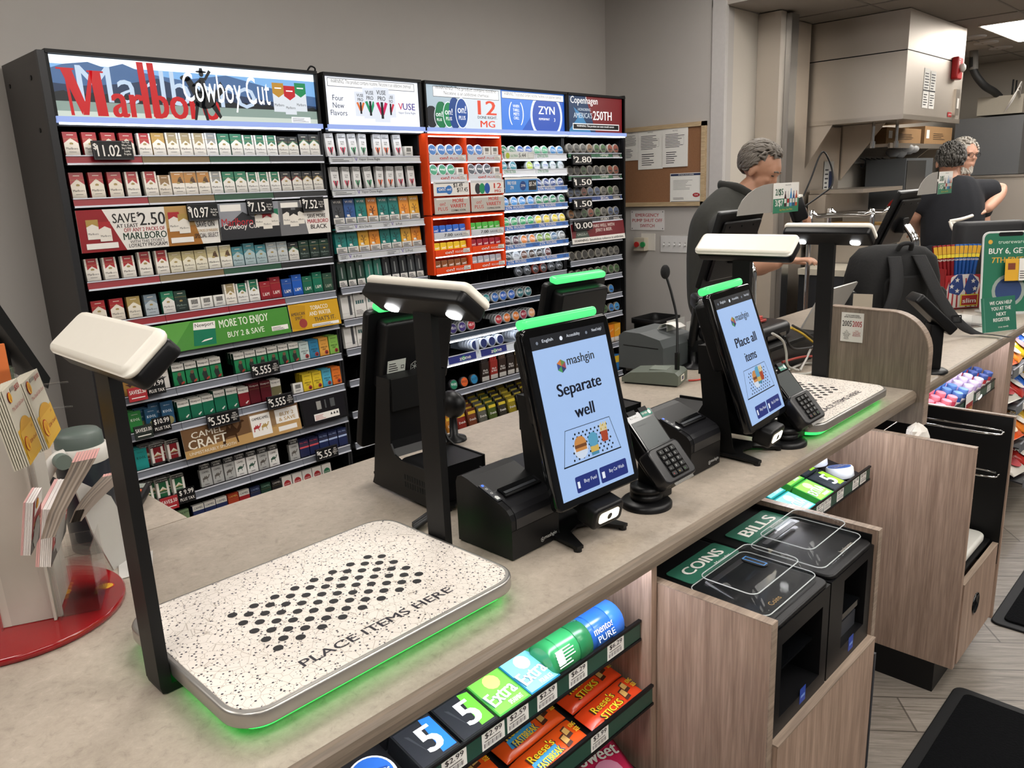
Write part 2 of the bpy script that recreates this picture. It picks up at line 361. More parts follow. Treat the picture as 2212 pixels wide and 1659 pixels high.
def lic(g, w, h, M):
    g.rect(w*.02, h*.91, w*.98, h*.98, NAVY, M, .0006); g.text('RETAILER SALES LICENSE', h*.04, PAPER, M, w/2, h*.925, .001, bold=.02)
    lines(g, M, w*.1, w*.8, h*.45, h*.8, 8, INK, t=.2); lines(g, M, w*.1, w*.6, h*.12, h*.2, 2, INK)
    g.poly([(w*.82+w*.11*cos(a*pi/8), h*.26+h*.07*sin(a*pi/8)) for a in range(16)], REDI, M, .0008); g.text('OH!', h*.06, PAPER, M, w*.82, h*.235, .0012, bold=.02)
    g.rect(w*.03, h*.04, w*.97, h*.055, NAVY, M, .0006)
side_card('license_sheet', ((1447, 374), (1518, 373), (1516, 438), (1448, 438)), 'white sales license sheet with navy header and red oval on the cork board', 'notice', lic)
def emer(g, w, h, M):
    g.text('EMERGENCY', h*.17, REDI, M, w/2, h*.68, .0006, w=w*.7, bold=.02); g.text('PUMP SHUT OFF', h*.17, REDI, M, w/2, h*.41, .0006, w=w*.9, bold=.02); g.text('SWITCH', h*.17, REDI, M, w/2, h*.14, .0006, w=w*.43, bold=.02)
    for a in ((.04, .08), (.96, .08), (.04, .92), (.96, .92)): g.poly(circ(h*.03, 8, w*a[0], h*a[1]), INK, M, .0006)
side_card('emergency_sign', ((1363, 455), (1434, 454), (1435, 497), (1363, 497)), 'white sign with red emergency pump shut off lettering under the cork board', 'sign', emer, t=.003, m=C('dcd8d6'), off=.004)
t = thing('shut_off_switch', 'small beige switch box with red and green buttons under the red lettered sign', 'switch', tuple(onside(1392, 525)))
P = onside(1379, 540); Q = onside(1401, 513)
yy0, yy1 = sorted((P.y, Q.y)); obj('back_plate', G().box((5.045, yy0-.06, P.z), (5.05, yy1-.03, Q.z+.03), C('d5d0c8')), t)
obj('box', G().box((4.99, yy0, P.z), (5.046, yy1, Q.z), C('b7ae9c')), t)
for yb, col, nm in ((yy1-.03, 'b02622', 'red push button'), (yy1-.085, '2c8a4c', 'green push button')):
    obj('button', G(T(4.99, yb, (P.z+Q.z)/2) @ RY(-90)).cyl(.02, -.001, .012, C(col)), t, nm)
P = onside(1428, 544); Q = onside(1502, 510); yy0, yy1 = Q.y, P.y
t = thing('light_switch_plate', 'wide white switch plate with six toggles on the side wall', 'light switch', (5.045, (yy0+yy1)/2, P.z))
obj('plate', G().box((5.043, yy0, P.z), (5.05, yy1, Q.z), C('d8d6d4')), t)
for i in range(6):
    yc = yy1-(yy1-yy0)*(i+.72)/6.4; zc = (P.z+Q.z)/2
    obj('toggle', G().box((5.04, yc-.006, zc-.014), (5.0435, yc+.006, zc+.014), C('a9a6a3')).box((5.026, yc-.004, zc-.008), (5.041, yc+.004, zc+.004), C('eeeeec')), t)
P = PY(1356, 760, 3.35)
g = G(T(4.9, 3.3, 0)); rr = [[(sx, sy, z) for sx, sy in rrect(w, w*.75, .04, 4)] for w, z in ((.24, 0), (.30, .56), (.33, .565), (.33, .60), (.30, .60), (.28, .55), (.22, .03))]
g.loft(rr, BLKM, cap=True); obj('trash_bin', g, None, 'black plastic trash bin on the floor beside the tobacco display', 'trash bin')
# ================================================================ kitchen behind the registers
HX0, HX1, HY0, HY1, HZ0, HZ1 = 6.24, 7.56, 2.11, 2.87, 1.97, 2.68
STV = steel_mat('steel_vertical_grain', 'd3cabf', .46, 2); STH = steel_mat('steel_horizontal_grain', 'cbc2b7', .38, 0)
t = thing('range_hood', 'large stainless steel extraction hood hanging from the kitchen ceiling', 'range hood', (6.9, 2.5, 1.97))
g = G(); zs = 2.405
g.box((HX0, HY0, HZ0), (HX1, HY1-.002, zs-.004), STV); g.box((HX0+.004, HY0+.004, zs-.005), (HX1-.004, HY1-.004, zs+.005), BLKM); g.box((HX0, HY0, zs+.004), (HX1, HY1-.002, HZ1-.006), STV)
obj('canopy', g, t)
obj('rim', G().box((HX0-.004, HY0-.004, HZ0-.03), (HX1+.004, HY0+.02, HZ0+.004), STH).box((HX0-.004, HY0+.02, HZ0-.03), (HX0+.02, HY1-.004, HZ0+.002), STH), t)
def tri_panel(x, name, yf, zb):
    P = [(2.862, 1.965), (yf, 1.965), (yf+.02, 1.94), (2.84, zb), (2.862, zb)]
    obj(name, G(Matrix(((0, 0, 1, x), (1, 0, 0, 0), (0, 1, 0, 0), (0, 0, 0, 1)))).prism(P, 0, .012, STV), t)
tri_panel(HX0+.01, 'side_skirt', 2.60, 1.60); tri_panel(7.0, 'side_skirt', 2.50, 1.52)
obj('label_sheet', G(FR(6.62, HY0-.001, 2.03)).rect(0, 0, .13, .28, PAPER, z=.001).rect(.145, 0, .27, .27, PAPER, z=.001).rect(0, .12, .27, .13, INK, z=.002), t, 'two white instruction sheets on the end of the hood')
g2 = G(FR(6.62, HY0-.001, 2.03)); lines(g2, None, .015, .115, .14, .26, 6, z=.0025); lines(g2, None, .16, .26, .14, .26, 6, z=.0025); lines(g2, None, .015, .115, .02, .11, 5, z=.0025); lines(g2, None, .16, .26, .02, .11, 5, z=.0025)
obj('label_print', g2, t, kind='stuff')
obj('nameplate', G(FR(7.24, HY0-.001, 1.985)).rect(0, 0, .1, .035, REDI, z=.002).text('CAPTIVE', .014, PAPER, None, .05, .01, .003), t)
obj('switch_box', G().box((7.36, HY0-.02, 2.0), (7.46, HY0, 2.2), STH).box((7.385, HY0-.024, 2.05), (7.435, HY0-.019, 2.13), C('cfcac2')), t)
for k in range(2):
    obj('nozzle', G(T(6.62+.28*k, 2.45-.08*k, 1.80)).cyl(.012, 0, .19, CHROME, n=10).cyl(.02, -.04, .01, CHROME, n=10), t)
obj('fire_alarm', G(T(7.3, HY0, 2.35) @ RX(90)).slab(.13, .17, .02, 0, .05, .01, C('b3191c')).lathe([(.001, .05), (.03, .052), (.035, .07), (.02, .085), (.001, .087)], C('d8d4cc'), n=16).text('FIRE', .03, PAPER, T(-.045, .03, .0505), rot=-90, bold=.02), None, 'red wall fire alarm strobe on the end of the steel hood', 'fire alarm')
g = G().box((5.50, 2.70, 0), (5.58, 2.868, 2.672), STV).box((5.582, 2.66, 0), (5.69, 2.868, 2.66), steel_mat('steel_duct', 'a9a9a9', .22, 2))
obj('steel_pilaster', g, None, 'tall stainless steel corner column between the cream wall and the hood', 'steel column')
struct('trim_2', G().box((5.70, 2.78, 0), (5.79, 2.868, 2.672), BLKM))
struct('trim_3', G().box((5.80, 2.80, 0), (6.2, 2.868, 2.672), STV))
struct('trim_4', G().box((6.3, 2.85, 1.0), (6.98, 2.868, 1.95), STV))
# wall shelf with boxes
def cbox(px, py, dep, w, d, h, lab, rot=0, art=None, c='9a7750'):
    p = PD(px, py, dep); g = G(T(*p) @ RZ(rot)); g.box((-w/2, -d/2, 0), (w/2, d/2, h), mat('corrugated_card', c, .8, var=.08)); g.box((-w/2-.001, -.025, h-.05), (w/2+.001, .025, h+.001), mat('parcel_tape', 'b79b6d', .4))
    M = T(0, -d/2-.001, 0) @ RX(90); lines(g, M, -w*.3, w*.2, h*.3, h*.7, 4, C('4b3a28'), .0005); g.rect(-w*.45, h*.4, -w*.3, h*.8, PAPER, M, .0006)
    return obj('cardboard_box', g, None, lab, 'cardboard box')
t = thing('wall_shelf', 'stainless wall shelf with triangular brackets behind the two men', 'shelf', (8.0, 2.7, 1.78))
obj('shelf_board', G().box((7.03, 2.47, 1.775), (9.0, 2.86, 1.80), STH).box((7.03, 2.46, 1.765), (9.0, 2.475, 1.805), STH), t)
for x in (8.15, 8.8): obj('bracket', G(Matrix(((0, 0, 1, x), (1, 0, 0, 0), (0, 1, 0, 0), (0, 0, 0, 1)))).prism([(2.86, 1.77), (2.5, 1.77), (2.84, 1.50), (2.86, 1.50)], 0, .02, STV), t)
def kbox(x0, x1, z1, lab):
    g = G().box((x0, 2.52, 1.801), (x1, 2.85, z1), mat('corrugated_card', '9a7750', .8, var=.08)).box((x0-.001, 2.66, z1-.05), (x1+.001, 2.71, z1+.001), mat('parcel_tape', 'b79b6d', .4))
    M = FR(x0, 2.519, 1.80); w = x1-x0; h = z1-1.80; lines(g, M, w*.3, w*.8, h*.3, h*.7, 4, C('4b3a28'), .0006); g.rect(w*.06, h*.35, w*.16, h*.8, PAPER, M, .0006)
    obj('cardboard_box', g, None, lab, 'cardboard box')
kbox(7.1, 7.95, 1.935, 'long brown cardboard box at the hood end of the kitchen wall shelf'); kbox(8.05, 8.85, 1.965, 'taller brown cardboard box on the kitchen wall shelf behind the heads of the two men')
g = G(); rnd = random.Random(3); p = PD(2000, 325, 5.6)
g.ball((0, 0, 0), (.11, .09, .07), mat('clear_bag', 'e8e8e8', .25, alpha=.5), M=T(8.68, 2.4, 1.535)); 
t = thing('monitor_cabinet', 'tall dark monitor cabinet on the kitchen floor behind the navy shirt', 'monitor', (7.65, 2.55, 0)); obj('body', G().box((7.32, 2.42, 0), (8.02, 2.75, 1.68), C('55585a')), t); obj('face', G().box((7.34, 2.415, .9), (7.82, 2.42, 1.66), C('1c1d1e', .2)), t)
gb = G(); gb.M = T(7.62, 2.55, 1.735)
for i in range(9): gb.ball((rnd.uniform(-.1, .1), rnd.uniform(-.07, .07), rnd.uniform(-.025, .04)), (rnd.uniform(.04, .07),)*2+(rnd.uniform(.03, .05),), mat('clear_bag', 'e8e8e8', .25, alpha=.5), 10, 6)
obj('plastic_bag', gb, None, 'crumpled clear plastic bag on top of the dark monitor cabinet', 'plastic bag')
t = thing('hook_rail', 'white wall rail with dark utensil hooks below the steel shelf', 'hook rail', (7.7, 2.85, 1.68))
obj('rail', G().box((7.3, 2.845, 1.655), (8.5, 2.868, 1.715), C('c9c5be')), t)
for k in range(5): obj('hook', G().tube([(7.42+.13*k, 2.85, 1.70), (7.42+.13*k, 2.80, 1.68), (7.42+.13*k, 2.80, 1.64), (7.42+.13*k, 2.82, 1.62), (7.42+.13*k, 2.84, 1.64)], .005, DKG, 6), t)
# cooking line: fryer, prep table, cold drawers
t = thing('fryer', 'steel fryer with two red handled baskets under the wall shelf', 'fryer', (6.75, 2.45, 0))
obj('body', G().box((6.34, 2.2, 0), (7.24, 2.82, 1.18), STV).box((6.34, 2.68, 1.18), (7.24, 2.82, 1.42), STV), t)
obj('lid', G().box((6.36, 2.40, 1.425), (7.22, 2.82, 1.455), STH), t)
obj('oil_tray', G().box((6.37, 2.23, 1.18), (7.2, 2.67, 1.20), mat('fried_crumbs', '8d6b35', .7, var=.5, scale=60)), t)
for k in range(2):
    b = obj('basket', G().box((6.5+.36*k, 2.3, 1.195), (6.74+.36*k, 2.6, 1.27), mat('basket_wire', '8e8a84', .4, .7)), t)
    obj('handle', G().tube([(6.62+.36*k, 2.32, 1.26), (6.55+.36*k, 2.25, 1.34), (6.48+.36*k, 2.18, 1.37)], .014, C('b3221f')), b, 'red basket handle')
t = thing('prep_table', 'low dark refrigerated prep table under the hood', 'prep table', (6.1, 2.3, 0))
obj('body', G().box((5.9, 1.95, .08), (6.3, 2.66, .84), mat('dark_steel_door', '4a4b4e', .35, .7)), t); obj('top', G().box((5.86, 1.9, .84), (6.32, 2.66, .885), C('cfc6b4', .4)), t)
for k in range(1):
    d = obj('door', G().box((5.92+.395*k, 1.93, .14), (6.29+.395*k, 1.95, .80), mat('dark_steel_door2', '3d3e41', .3, .7)), t); obj('handle', G().box((6.2+.395*k, 1.915, .52), (6.22+.395*k, 1.93, .76), CHROME), d)
obj('side_panel', G().box((5.88, 1.93, .08), (5.9, 2.66, .84), mat('dark_steel_door', '4a4b4e', .35, .7)), t)
# oven and equipment at the far right
t = thing('convection_oven', 'stainless convection oven with vent slots behind the man in navy', 'oven', (9.3, 2.2, .6))
obj('body', G().box((8.98, 1.7, .3), (10.1, 2.4, 1.48), STV), t); obj('top_rail', G().box((8.96, 1.68, 1.48), (10.12, 2.42, 1.50), STH), t)
g = G()
for a in range(5):
    for b in range(3): g.box((9.06+.15*a, 1.693, 1.30+.05*b), (9.17+.15*a, 1.70, 1.325+.05*b), mat('vent_slot', 'c9bfae', .3, .3))
obj('vents', g, t)
obj('control_panel', G().box((9.85, 1.69, .6), (10.05, 1.70, 1.44), BLKG).box((9.9, 1.685, 1.32), (9.98, 1.69, 1.42), LIT('5d87b5', .6)), t)
obj('door', G().box((9.0, 1.68, .4), (9.83, 1.70, 1.2), STH).box((9.1, 1.675, .5), (9.72, 1.68, 1.1), C('20201e', .15)), t)
obj('warning_label', G(FR(9.62, 1.692, 1.2)).rect(0, 0, .09, .1, PAPER).rect(.01, .055, .08, .09, REDI, z=.001).poly([(.13, .04), (.2, .04), (.165, .1)], C('d9a520'), z=.001), t)
t = thing('equipment_cabinet', 'tall grey equipment cabinet with a small green and white label above the oven', 'cabinet', (9.6, 2.4, 1.5))
obj('body', G().box((9.22, 2.0, 1.505), (10.1, 2.6, 2.06), C('5e5f60', .4)), t); obj('label_plate', G(FR(9.62, 1.998, 1.75)).rect(0, 0, .2, .07, C('1d2b2a')).text('RI', .04, C('4aa58c'), None, .04, .015, .001).rect(.09, .015, .19, .05, C('3c8a76'), z=.001), t)
t = thing('network_box', 'beige network box with two black antennas on top of the grey cabinet', 'router', (9.7, 2.3, 2.09))
obj('body', G().box((9.35, 2.05, 2.085), (9.72, 2.45, 2.26), C('a79f90')), t); obj('panel', G().box((9.5, 2.045, 2.11), (9.7, 2.05, 2.25), C('c6bfb2')), t)
for x in (9.55, 9.68): obj('antenna', G(T(x, 2.2, 2.26)).cyl(.008, 0, .16, BLKM, n=8), t)
t = thing('conduit', 'black corrugated hose running from the ceiling to the beige network box', 'hose', (9.3, 2.4, 2.1))
obj('hose', G().tube([(9.05, 2.45, 2.68), (9.03, 2.43, 2.5), (9.1, 2.35, 2.36), (9.3, 2.3, 2.30), (9.42, 2.28, 2.26)], .035, C('222222', .6), 10), t)
obj('sleeve', G().tube([(9.05, 2.45, 2.68), (9.03, 2.43, 2.5)], .04, C('77736e', .6), 10), t)
for k, c in enumerate(('d8d4ce', 'd8d4ce', 'c9c4bc')):
    obj('cable', G().tube([(9.38+.05*k, 2.1, 2.2), (9.2-.04*k, 2.05, 2.36-.04*k), (9.1-.03*k, 2.08, 2.2), (9.12, 2.15, 2.09)], .006, C(c), 6), None, ['white cable looping left of the beige network box', 'white cable looping just inside the other white one by the network box', 'third pale cable looping lowest by the network box'][k], 'cable', None)
# hood side plastic sheet, steel cart rails
t = thing('steel_cart', 'steel trolley with bent tube rails in front of the cooking line', 'trolley', (5.5, 2.0, 0))
for k in range(2):
    obj('rail', G().tube([(5.22+.30*k, 2.3, .45), (5.22+.30*k, 2.3, 1.28), (5.24+.30*k, 2.26, 1.31), (5.36+.30*k, 2.0, 1.31), (5.38+.30*k, 1.96, 1.28), (5.38+.30*k, 1.96, .45)], .016, CHROME, 10, sub=4), t)
obj('tray', G().box((5.2, 1.95, .55), (5.72, 2.32, .58), STH), t)
for x in (5.25, 5.66): obj('leg', G(T(x, 2.12, 0)).cyl(.016, 0, .55, CHROME, n=10), t)
def wall_sheet(x, z, w, h, lab):
    g = G(FR(x, 2.866, z)).rect(0, 0, w, h, PAPER, z=.002); lines(g, None, w*.1, w*.9, h*.1, h*.9, 9, z=.003); obj('wall_sheet', g, None, lab, 'notice')
wsp = PY(1780, 445, 2.83); g = G(FR(wsp.x, 2.848, wsp.z)).rect(0, 0, .19, .36, PAPER, z=.002).rect(.1, .05, .17, .28, NAVY, z=.003); lines(g, None, .02, .09, .04, .32, 8, z=.003); obj('wall_sheet', g, None, 'white and navy printed sheet on the steel wall under the hood', 'notice')
wall_sheet(7.98, 1.36, .17, .28, 'white printed sheet taped to the cream kitchen wall beside the dark monitor cabinet')
# ================================================================ tobacco display on the back wall
DY = 3.40
PACKS = {  # code: (look, style, main colour, ground colour, ink, word, height)
 'ra': ('red and white', 'roof', '9e2228', 'ddd3c4', '2a2523', 'Marlboro', .088), 'rA': ('tall red and white', 'roof', '9e2228', 'ddd3c4', '2a2523', 'Marlboro', .098),
 'rb': ('white red ribbon', 'rib', 'a3242b', 'e3ddd3', '2a2523', 'Marlboro', .088), 'rB': ('tall white red ribbon', 'rib', 'a3242b', 'e3ddd3', '2a2523', 'Marlboro', .098),
 'gp': ('white and gold', 'roof', 'b5904a', 'e3ddd3', '2a2523', 'Marlboro', .090), 'sr': ('white tan ribbon', 'rib', '9b8a66', 'e6e0d6', '2a2523', 'Marlboro', .092),
 'vr': ('white grey ribbon', 'rib', '8b8d8c', 'e0ded9', '2a2523', 'Marlboro', .094), 'nr': ('white green ribbon', 'rib', '1f6a50', 'e0ded9', '2a2523', 'Marlboro', .088),
 'ng': ('green and white', 'roof', '1f7355', 'dcd9d2', '2a2523', 'Marlboro', .092), 'bg': ('black and green', 'roof2', '23282a', '2d7a57', 'e6e2da', 'Marlboro', .084),
 'BG': ('tall black and green', 'roof2', '23282a', '2d7a57', '2a2523', 'Marlboro', .096), 'br': ('black and red', 'roof2', '26272a', '8e2a2c', '2a2523', 'Marlboro', .088), 'by': ('black and gold', 'roof2', '26272a', 'a58a4c', '2a2523', 'Marlboro', .088),
 'or': ('white amber picture', 'pic', 'b07a35', 'e3ddd3', '2a2523', 'Marlboro', .096), 'tn': ('white brown ribbon', 'rib', '8a6a45', 'ddd5c8', '2a2523', 'Marlboro', .082),
 'cr': ('cream and gold', 'roof', 'b4a77a', 'd9d3bf', '3a352c', 'Marlboro', .086), 'CR': ('tall cream and black', 'pic', 'c8bd95', 'dcd8cc', '2a2523', 'Marlboro', .098),
 'te': ('teal and silver', 'roof', '3f7f8a', '9fb3b5', '20292c', 'Marlboro', .086), 'si': ('silver grey', 'roof', '9aa3a4', 'b6bbba', '2e3638', 'Marlboro', .092), 'kg': ('dark green black', 'roof', '1e3a30', '23302c', '8fa096', 'Marlboro', .088),
 'gd': ('gold and white', 'roof', 'a68f55', 'ddd6c6', '2a2523', 'Marlboro', .088), 'bl': ('blue grey', 'roof', '6f7f8c', 'aab3b8', '2a2f33', 'Marlboro', .088),
 'lr': ('plain red', 'solid', '8d1f2a', '', 'e8e2d8', 'L&M', .084), 'LR': ('tall plain red', 'solid', '8d1f2a', '', 'e8e2d8', 'L&M', .098), 'lb': ('plain blue', 'solid', '1f4a94', '', 'e8e2d8', 'L&M', .084),
 'LB': ('tall plain blue', 'solid', '1d55ad', '', 'e8e2d8', 'L&M', .098), 'lg': ('plain green', 'solid', '19604a', '', 'e8e2d8', 'L&M', .084), 'LG': ('tall plain green', 'solid', '176a52', '', 'e8e2d8', 'L&M', .098), 'lk': ('dull green', 'solid', '2b4a3b', '', 'b9b9a8', 'L&M', .088),
 'n1': ('green picture', 'band', '1f7a4c', '11442f', '1e1e20', 'Newport', .092), 'n2': ('white and green', 'band', '17654b', '17654b', '1e1e20', 'Newport', .086), 'N2': ('tall white and green', 'band', '17654b', '17654b', '1e1e20', 'Newport', .098),
 'n3': ('white and red', 'band', '7b1d27', '7b1d27', '1e1e20', 'Newport', .088), 'n4': ('dark red', 'solidt', '561620', '', 'd8d2c8', 'Newport', .096), 'n5': ('white and olive', 'band', '6d6748', 'e4e0d6', '1e1e20', 'Newport', .090),
 'w1': ('red eagle', 'solidt', '8e1f22', '', 'efe8da', 'Winston', .088), 'w2': ('gold eagle', 'solidt', '8f6b35', '', 'efe8da', 'Winston', .088), 'w3': ('tan eagle', 'solidt', 'a47f4a', '', 'efe8da', 'Winston', .088), 'w4': ('white eagle', 'solidt', 'cfcac4', '', '4a4a4c', 'Winston', .096),
 'k1': ('green', 'solidm', '2f7a3c', '', 'e8efe0', 'KOOL', .086), 'k2': ('blue', 'solidm', '23506e', '', 'e0e8ee', 'KOOL', .086), 'k3': ('tall dark blue', 'solidm', '27506f', '', 'e0e8ee', 'KOOL', .1), 'k4': ('teal', 'solidm', '1f8a86', '', '10302f', 'KOOL', .088),
 'a1': ('pale blue', 'spirit', 'b9c8c4', '', '2a2a2a', 'AMERICAN\nSPIRIT', .086), 'a2': ('mid blue', 'spirit', '2f789c', '', '202a30', 'AMERICAN\nSPIRIT', .088), 'a3': ('orange', 'spirit', 'd39a45', '', '3a2a18', 'AMERICAN\nSPIRIT', .090), 'a4': ('lime green', 'spirit', '7fae4e', '', '2a3a1c', 'AMERICAN\nSPIRIT', .092),
 'a5': ('yellow', 'spirit', 'd9bd32', '', '3a3018', 'AMERICAN\nSPIRIT', .086), 'a6': ('turquoise', 'spirit', '4fa3bd', '', '20343c', 'AMERICAN\nSPIRIT', .088), 'a7': ('bright orange', 'spirit', 'd9742f', '', '3a2010', 'AMERICAN\nSPIRIT', .088),
 'm1': ('white and dark red', 'mav', '7d1a22', 'e2ddd4', '26221f', 'MAVERICK', .092), 'm2': ('white and dark green', 'mav', '1f5a38', 'e2ddd4', '26221f', 'MAVERICK', .092), 'm3': ('white', 'mav', 'cfc9bf', 'e2ddd4', '26221f', 'MAVERICK', .084),
 'p1': ('navy and red', 'solidt', '23284a', '', 'd0545a', 'PALL MALL', .084), 'p2': ('navy and blue', 'solidt', '222c52', '', 'aebfe0', 'PALL MALL', .090),
 'g': ('grey camel', 'soon', 'a9a9a6', '', '23201f', 'CAMEL', .08), 'G': ('white camel', 'soon', 'dcdad6', '', '23201f', 'CAMEL', .08),
 'c1': ('white and blue', 'band', '1d2b55', '1d2b55', '1e2440', 'CAMEL', .086), 'c2': ('red and gold', 'solidt', 'a2381f', '', 'e6c66a', 'CAMEL', .088), 'c3': ('white and red', 'band', '9b2026', '9b2026', '23201f', 'CAMEL', .086), 'c4': ('dark blue', 'solidt', '1c2647', '', '8fa3c8', 'CAMEL', .086),
 'c5': ('dark green', 'solidt', '16382c', '', '8fb0a0', 'CAMEL', .086), 'c6': ('black', 'solidt', '1b1b1d', '', 'd8d4cc', 'CAMEL', .086), 'c7': ('white red circle', 'lucky', 'e2ddd6', 'a3242b', 'e8e2d8', 'LUCKY', .088), 'c8': ('white green circle', 'lucky', 'e2ddd6', '1f6a4a', 'e8e2d8', 'LUCKY', .088), 'c9': ('pale green', 'solidt', '7f9a72', '', '2e3a28', 'SALEM', .084),
 'x': ('white barcode', 'card', 'dedcd6', '', '222222', '', .05)}
PACKS['TE'] = ('tall teal and silver',)+PACKS['te'][1:6]+(.097,)
PACKS['NR'] = ('tall white green ribbon',)+PACKS['nr'][1:6]+(.098,)
PM = {}
CAMEL = [(0, 0), (.06, .3), (.02, .5), (.1, .62), (.25, .68), (.33, .9), (.45, .7), (.55, .92), (.66, .72), (.74, .62), (.86, .8), (.9, .98), (1.05, .98), (1.12, .9), (.98, .86), (.94, .66), (.8, .46), (.68, .42), (.72, 0), (.66, 0), (.6, .36), (.3, .36), (.16, .3), (.14, 0)]
def pack_mesh(code):
    if code in PM: return PM[code]
    look, st, c1, c0, ci, word, h = PACKS[code]; w = .0525; d = .021; g = G(); F = FR(0, -.0001, 0); a = w/2
    m1 = C(c1, .28); m0 = C(c0, .28) if c0 else m1; mi = C(ci, .4); gold = C('9c8750', .35)
    body = m1 if st in ('roof', 'solid', 'solidt', 'solidm', 'spirit', 'lucky') else m0
    if st in ('roof2', 'card'): body = m1
    if st == 'soon': body = m1
    g.box((-a, 0, 0), (a, d, h), body)
    R = lambda *k, **q: g.rect(*k, F, **q); P = lambda *k, **q: g.poly(*k, F, **q); tx = lambda *k, **q: g.text(k[0], k[1], k[2], F, **q)
    z = .0004
    if st in ('roof', 'rib', 'roof2', 'pic'):
        if st == 'roof': P([(-a, 0), (a, 0), (a, h*.52), (0, h*.74), (-a, h*.52)], m0, z=z)
        if st == 'roof2':
            P([(-a, 0), (a, 0), (a, h*.56), (0, h*.78), (-a, h*.56)], m0, z=z); P([(-a, 0), (a, 0), (a, h*.51), (0, h*.73), (-a, h*.51)], C('d2cec6', .3), z=z*1.5)
        if st == 'rib': P([(-a*.72, h), (-a*.72, h*.5), (0, h*.66), (a*.72, h*.5), (a*.72, h)], m1, z=z); g.rect(-a*.72, 0, a*.72, d, m1, T(0, 0, h), z=.0003)
        if st == 'pic': R(-a, h*.5, a, h*.95, m1, z=z); P([(-a*.2, h*.5), (a*.1, h*.72), (a*.5, h*.78), (a*.8, h*.5)], C('4d3520', .4), z=z*1.5)
        R(-a*.45, h*.86, a*.45, h*.885, C('e6dcca'), z=z*2); R(-a, h*.70, a, h*.712, gold, z=z*2)
        P([(-.006, h*.47), (.006, h*.47), (.007, h*.53), (0, h*.56), (-.007, h*.53)], gold, z=z*3)
        iw = mi if code != 'bg' else C('2a2523'); tx(word, .0088, iw, y=h*.25, z=z*3, w=w*.82, res=1); R(-a*.5, h*.14, a*.5, h*.155, iw, z=z*2)
        if st in ('roof', 'roof2'): pass
    elif st == 'solid': tx(word, .016, mi, y=h*.2, z=z, w=w*.6, bold=.01, res=1); R(-a*.2, h*.85, a*.2, h*.87, mi, z=z); R(-a, h*.72, a, h*.728, gold, z=z)
    elif st == 'solidt':
        tx(word, .0088, mi, y=h*.80, z=z, w=w*.86, bold=.01, res=1); R(-a, h*.70, a, h*.708, gold, z=z)
        if word == 'Winston': P([(-.019, h*.52), (-.008, h*.46), (0, h*.36), (.008, h*.46), (.019, h*.52), (.005, h*.53), (0, h*.57), (-.005, h*.53)], mi if code == 'w4' else C('3a1512'), z=z)
        if word == 'PALL MALL': R(-a, h*.52, a, h*.62, mi, z=z)
    elif st == 'solidm':
        tx(word, .012, mi, y=h*.52, z=z, w=w*.72, bold=.02, res=1); tx('MENTHOL', .004, mi, y=h*.82, z=z, w=w*.5, res=1)
        if code == 'k3' or code == 'k2': P(circ(.018, 14, .004, h*.02+.014), C('8a8355'), z=z*.7)
    elif st == 'band':
        R(-a, 0, a, h*.70, m1, z=z); R(-a, h*.64, a, h*.70, m0, z=z*1.5); R(-a, h*.70, a, h, C('e4e0d8', .3), z=z); g.rect(-a, 0, a, d, C('e4e0d8', .3), T(0, 0, h), z=.0003)
        tx(word, .0095, mi, y=h*.78, z=z*3, w=w*.84, bold=.01, res=1)
        if code == 'n1': P([(-.004, 0), (-.012, .03), (-.002, .05), (.010, .045), (.016, 0)], C('17211c'), z=z*2); P(circ(.0085, 10, .003, .048), C('6d4a38'), z=z*3); P([(.004, 0), (.02, .006), (.02, .016), (.006, .01)], C('a93a2c'), z=z*4)
        elif word == 'Newport': P([(.002, .012), (.016, .022), (.02, .02), (.008, .008)], C('e4e0d8'), z=z*2)
        elif word == 'CAMEL': P([(-.016+x*.026, .012+y*.024) for x, y in CAMEL], gold, z=z*2)
    elif st == 'spirit':
        tx(word, .0085, mi, y=h*.30, z=z, w=w*.72, bold=.015, res=1); P(circ(.0105, 14, .011, h*.17), C('9e2b2b'), z=z*2); P(circ(.005, 8, .011, h*.15), C('2a2020'), z=z*3); tx('NATURAL', .004, mi, y=h*.62, z=z, w=w*.5, res=1); R(-a*.6, h*.84, a*.6, h*.86, mi, z=z)
    elif st == 'mav':
        R(-a*.62, 0, a*.62, h, m1, z=z); P([(0, h*.62), (-.018, h*.44), (.018, h*.44)], C('d8cfbd'), z=z*2); P([(-.02, h*.40), (0, h*.5), (.02, h*.40), (0, h*.44)], gold, z=z*3); tx(word, .006, mi if code == 'm3' else C('e8e2d8'), y=h*.3, z=z*3, w=w*.6, res=1)
        R(-a, h*.84, a, h, C('1d1b1a'), z=z*2); tx('BUY 2 GET COUPON', .005, C('e8e2d8'), y=h*.89, z=z*3, w=w*.9, res=1); R(-a, 0, a, h*.12, C('1d1b1a'), z=z*2)
    elif st == 'lucky': P(circ(.019, 18, 0, h*.55), m0, z=z); tx(word, .006, mi, y=h*.52, z=z*2, w=.03, bold=.02, res=1)
    elif st == 'soon':
        R(-a, h*1.0, a, h*1.32, C('1b1b1c'), z=-.001); tx('COMING\nSOON', .0088, C('d4d2cd'), y=h*1.06, z=z, w=w*.8, bold=.02, res=1); g.box((-a, .0, h), (a, .004, h*1.32), C('1b1b1c'))
        tx(word, .0085, mi, y=h*.78, z=z, w=w*.62, bold=.02, res=1); P([(-.018+x*.034, h*.28+y*.03) for x, y in CAMEL], C({'g': '55504a', 'G': '2a4a3c'}[code]), z=z*2); R(-a*.4, h*.1, a*.4, h*.13, mi, z=z)
    elif st == 'card':
        for i in range(9): R(-a*.6+i*a*.135, h*.45, -a*.6+i*a*.135+a*.06*(1+i % 2), h*.85, mi, z=z)
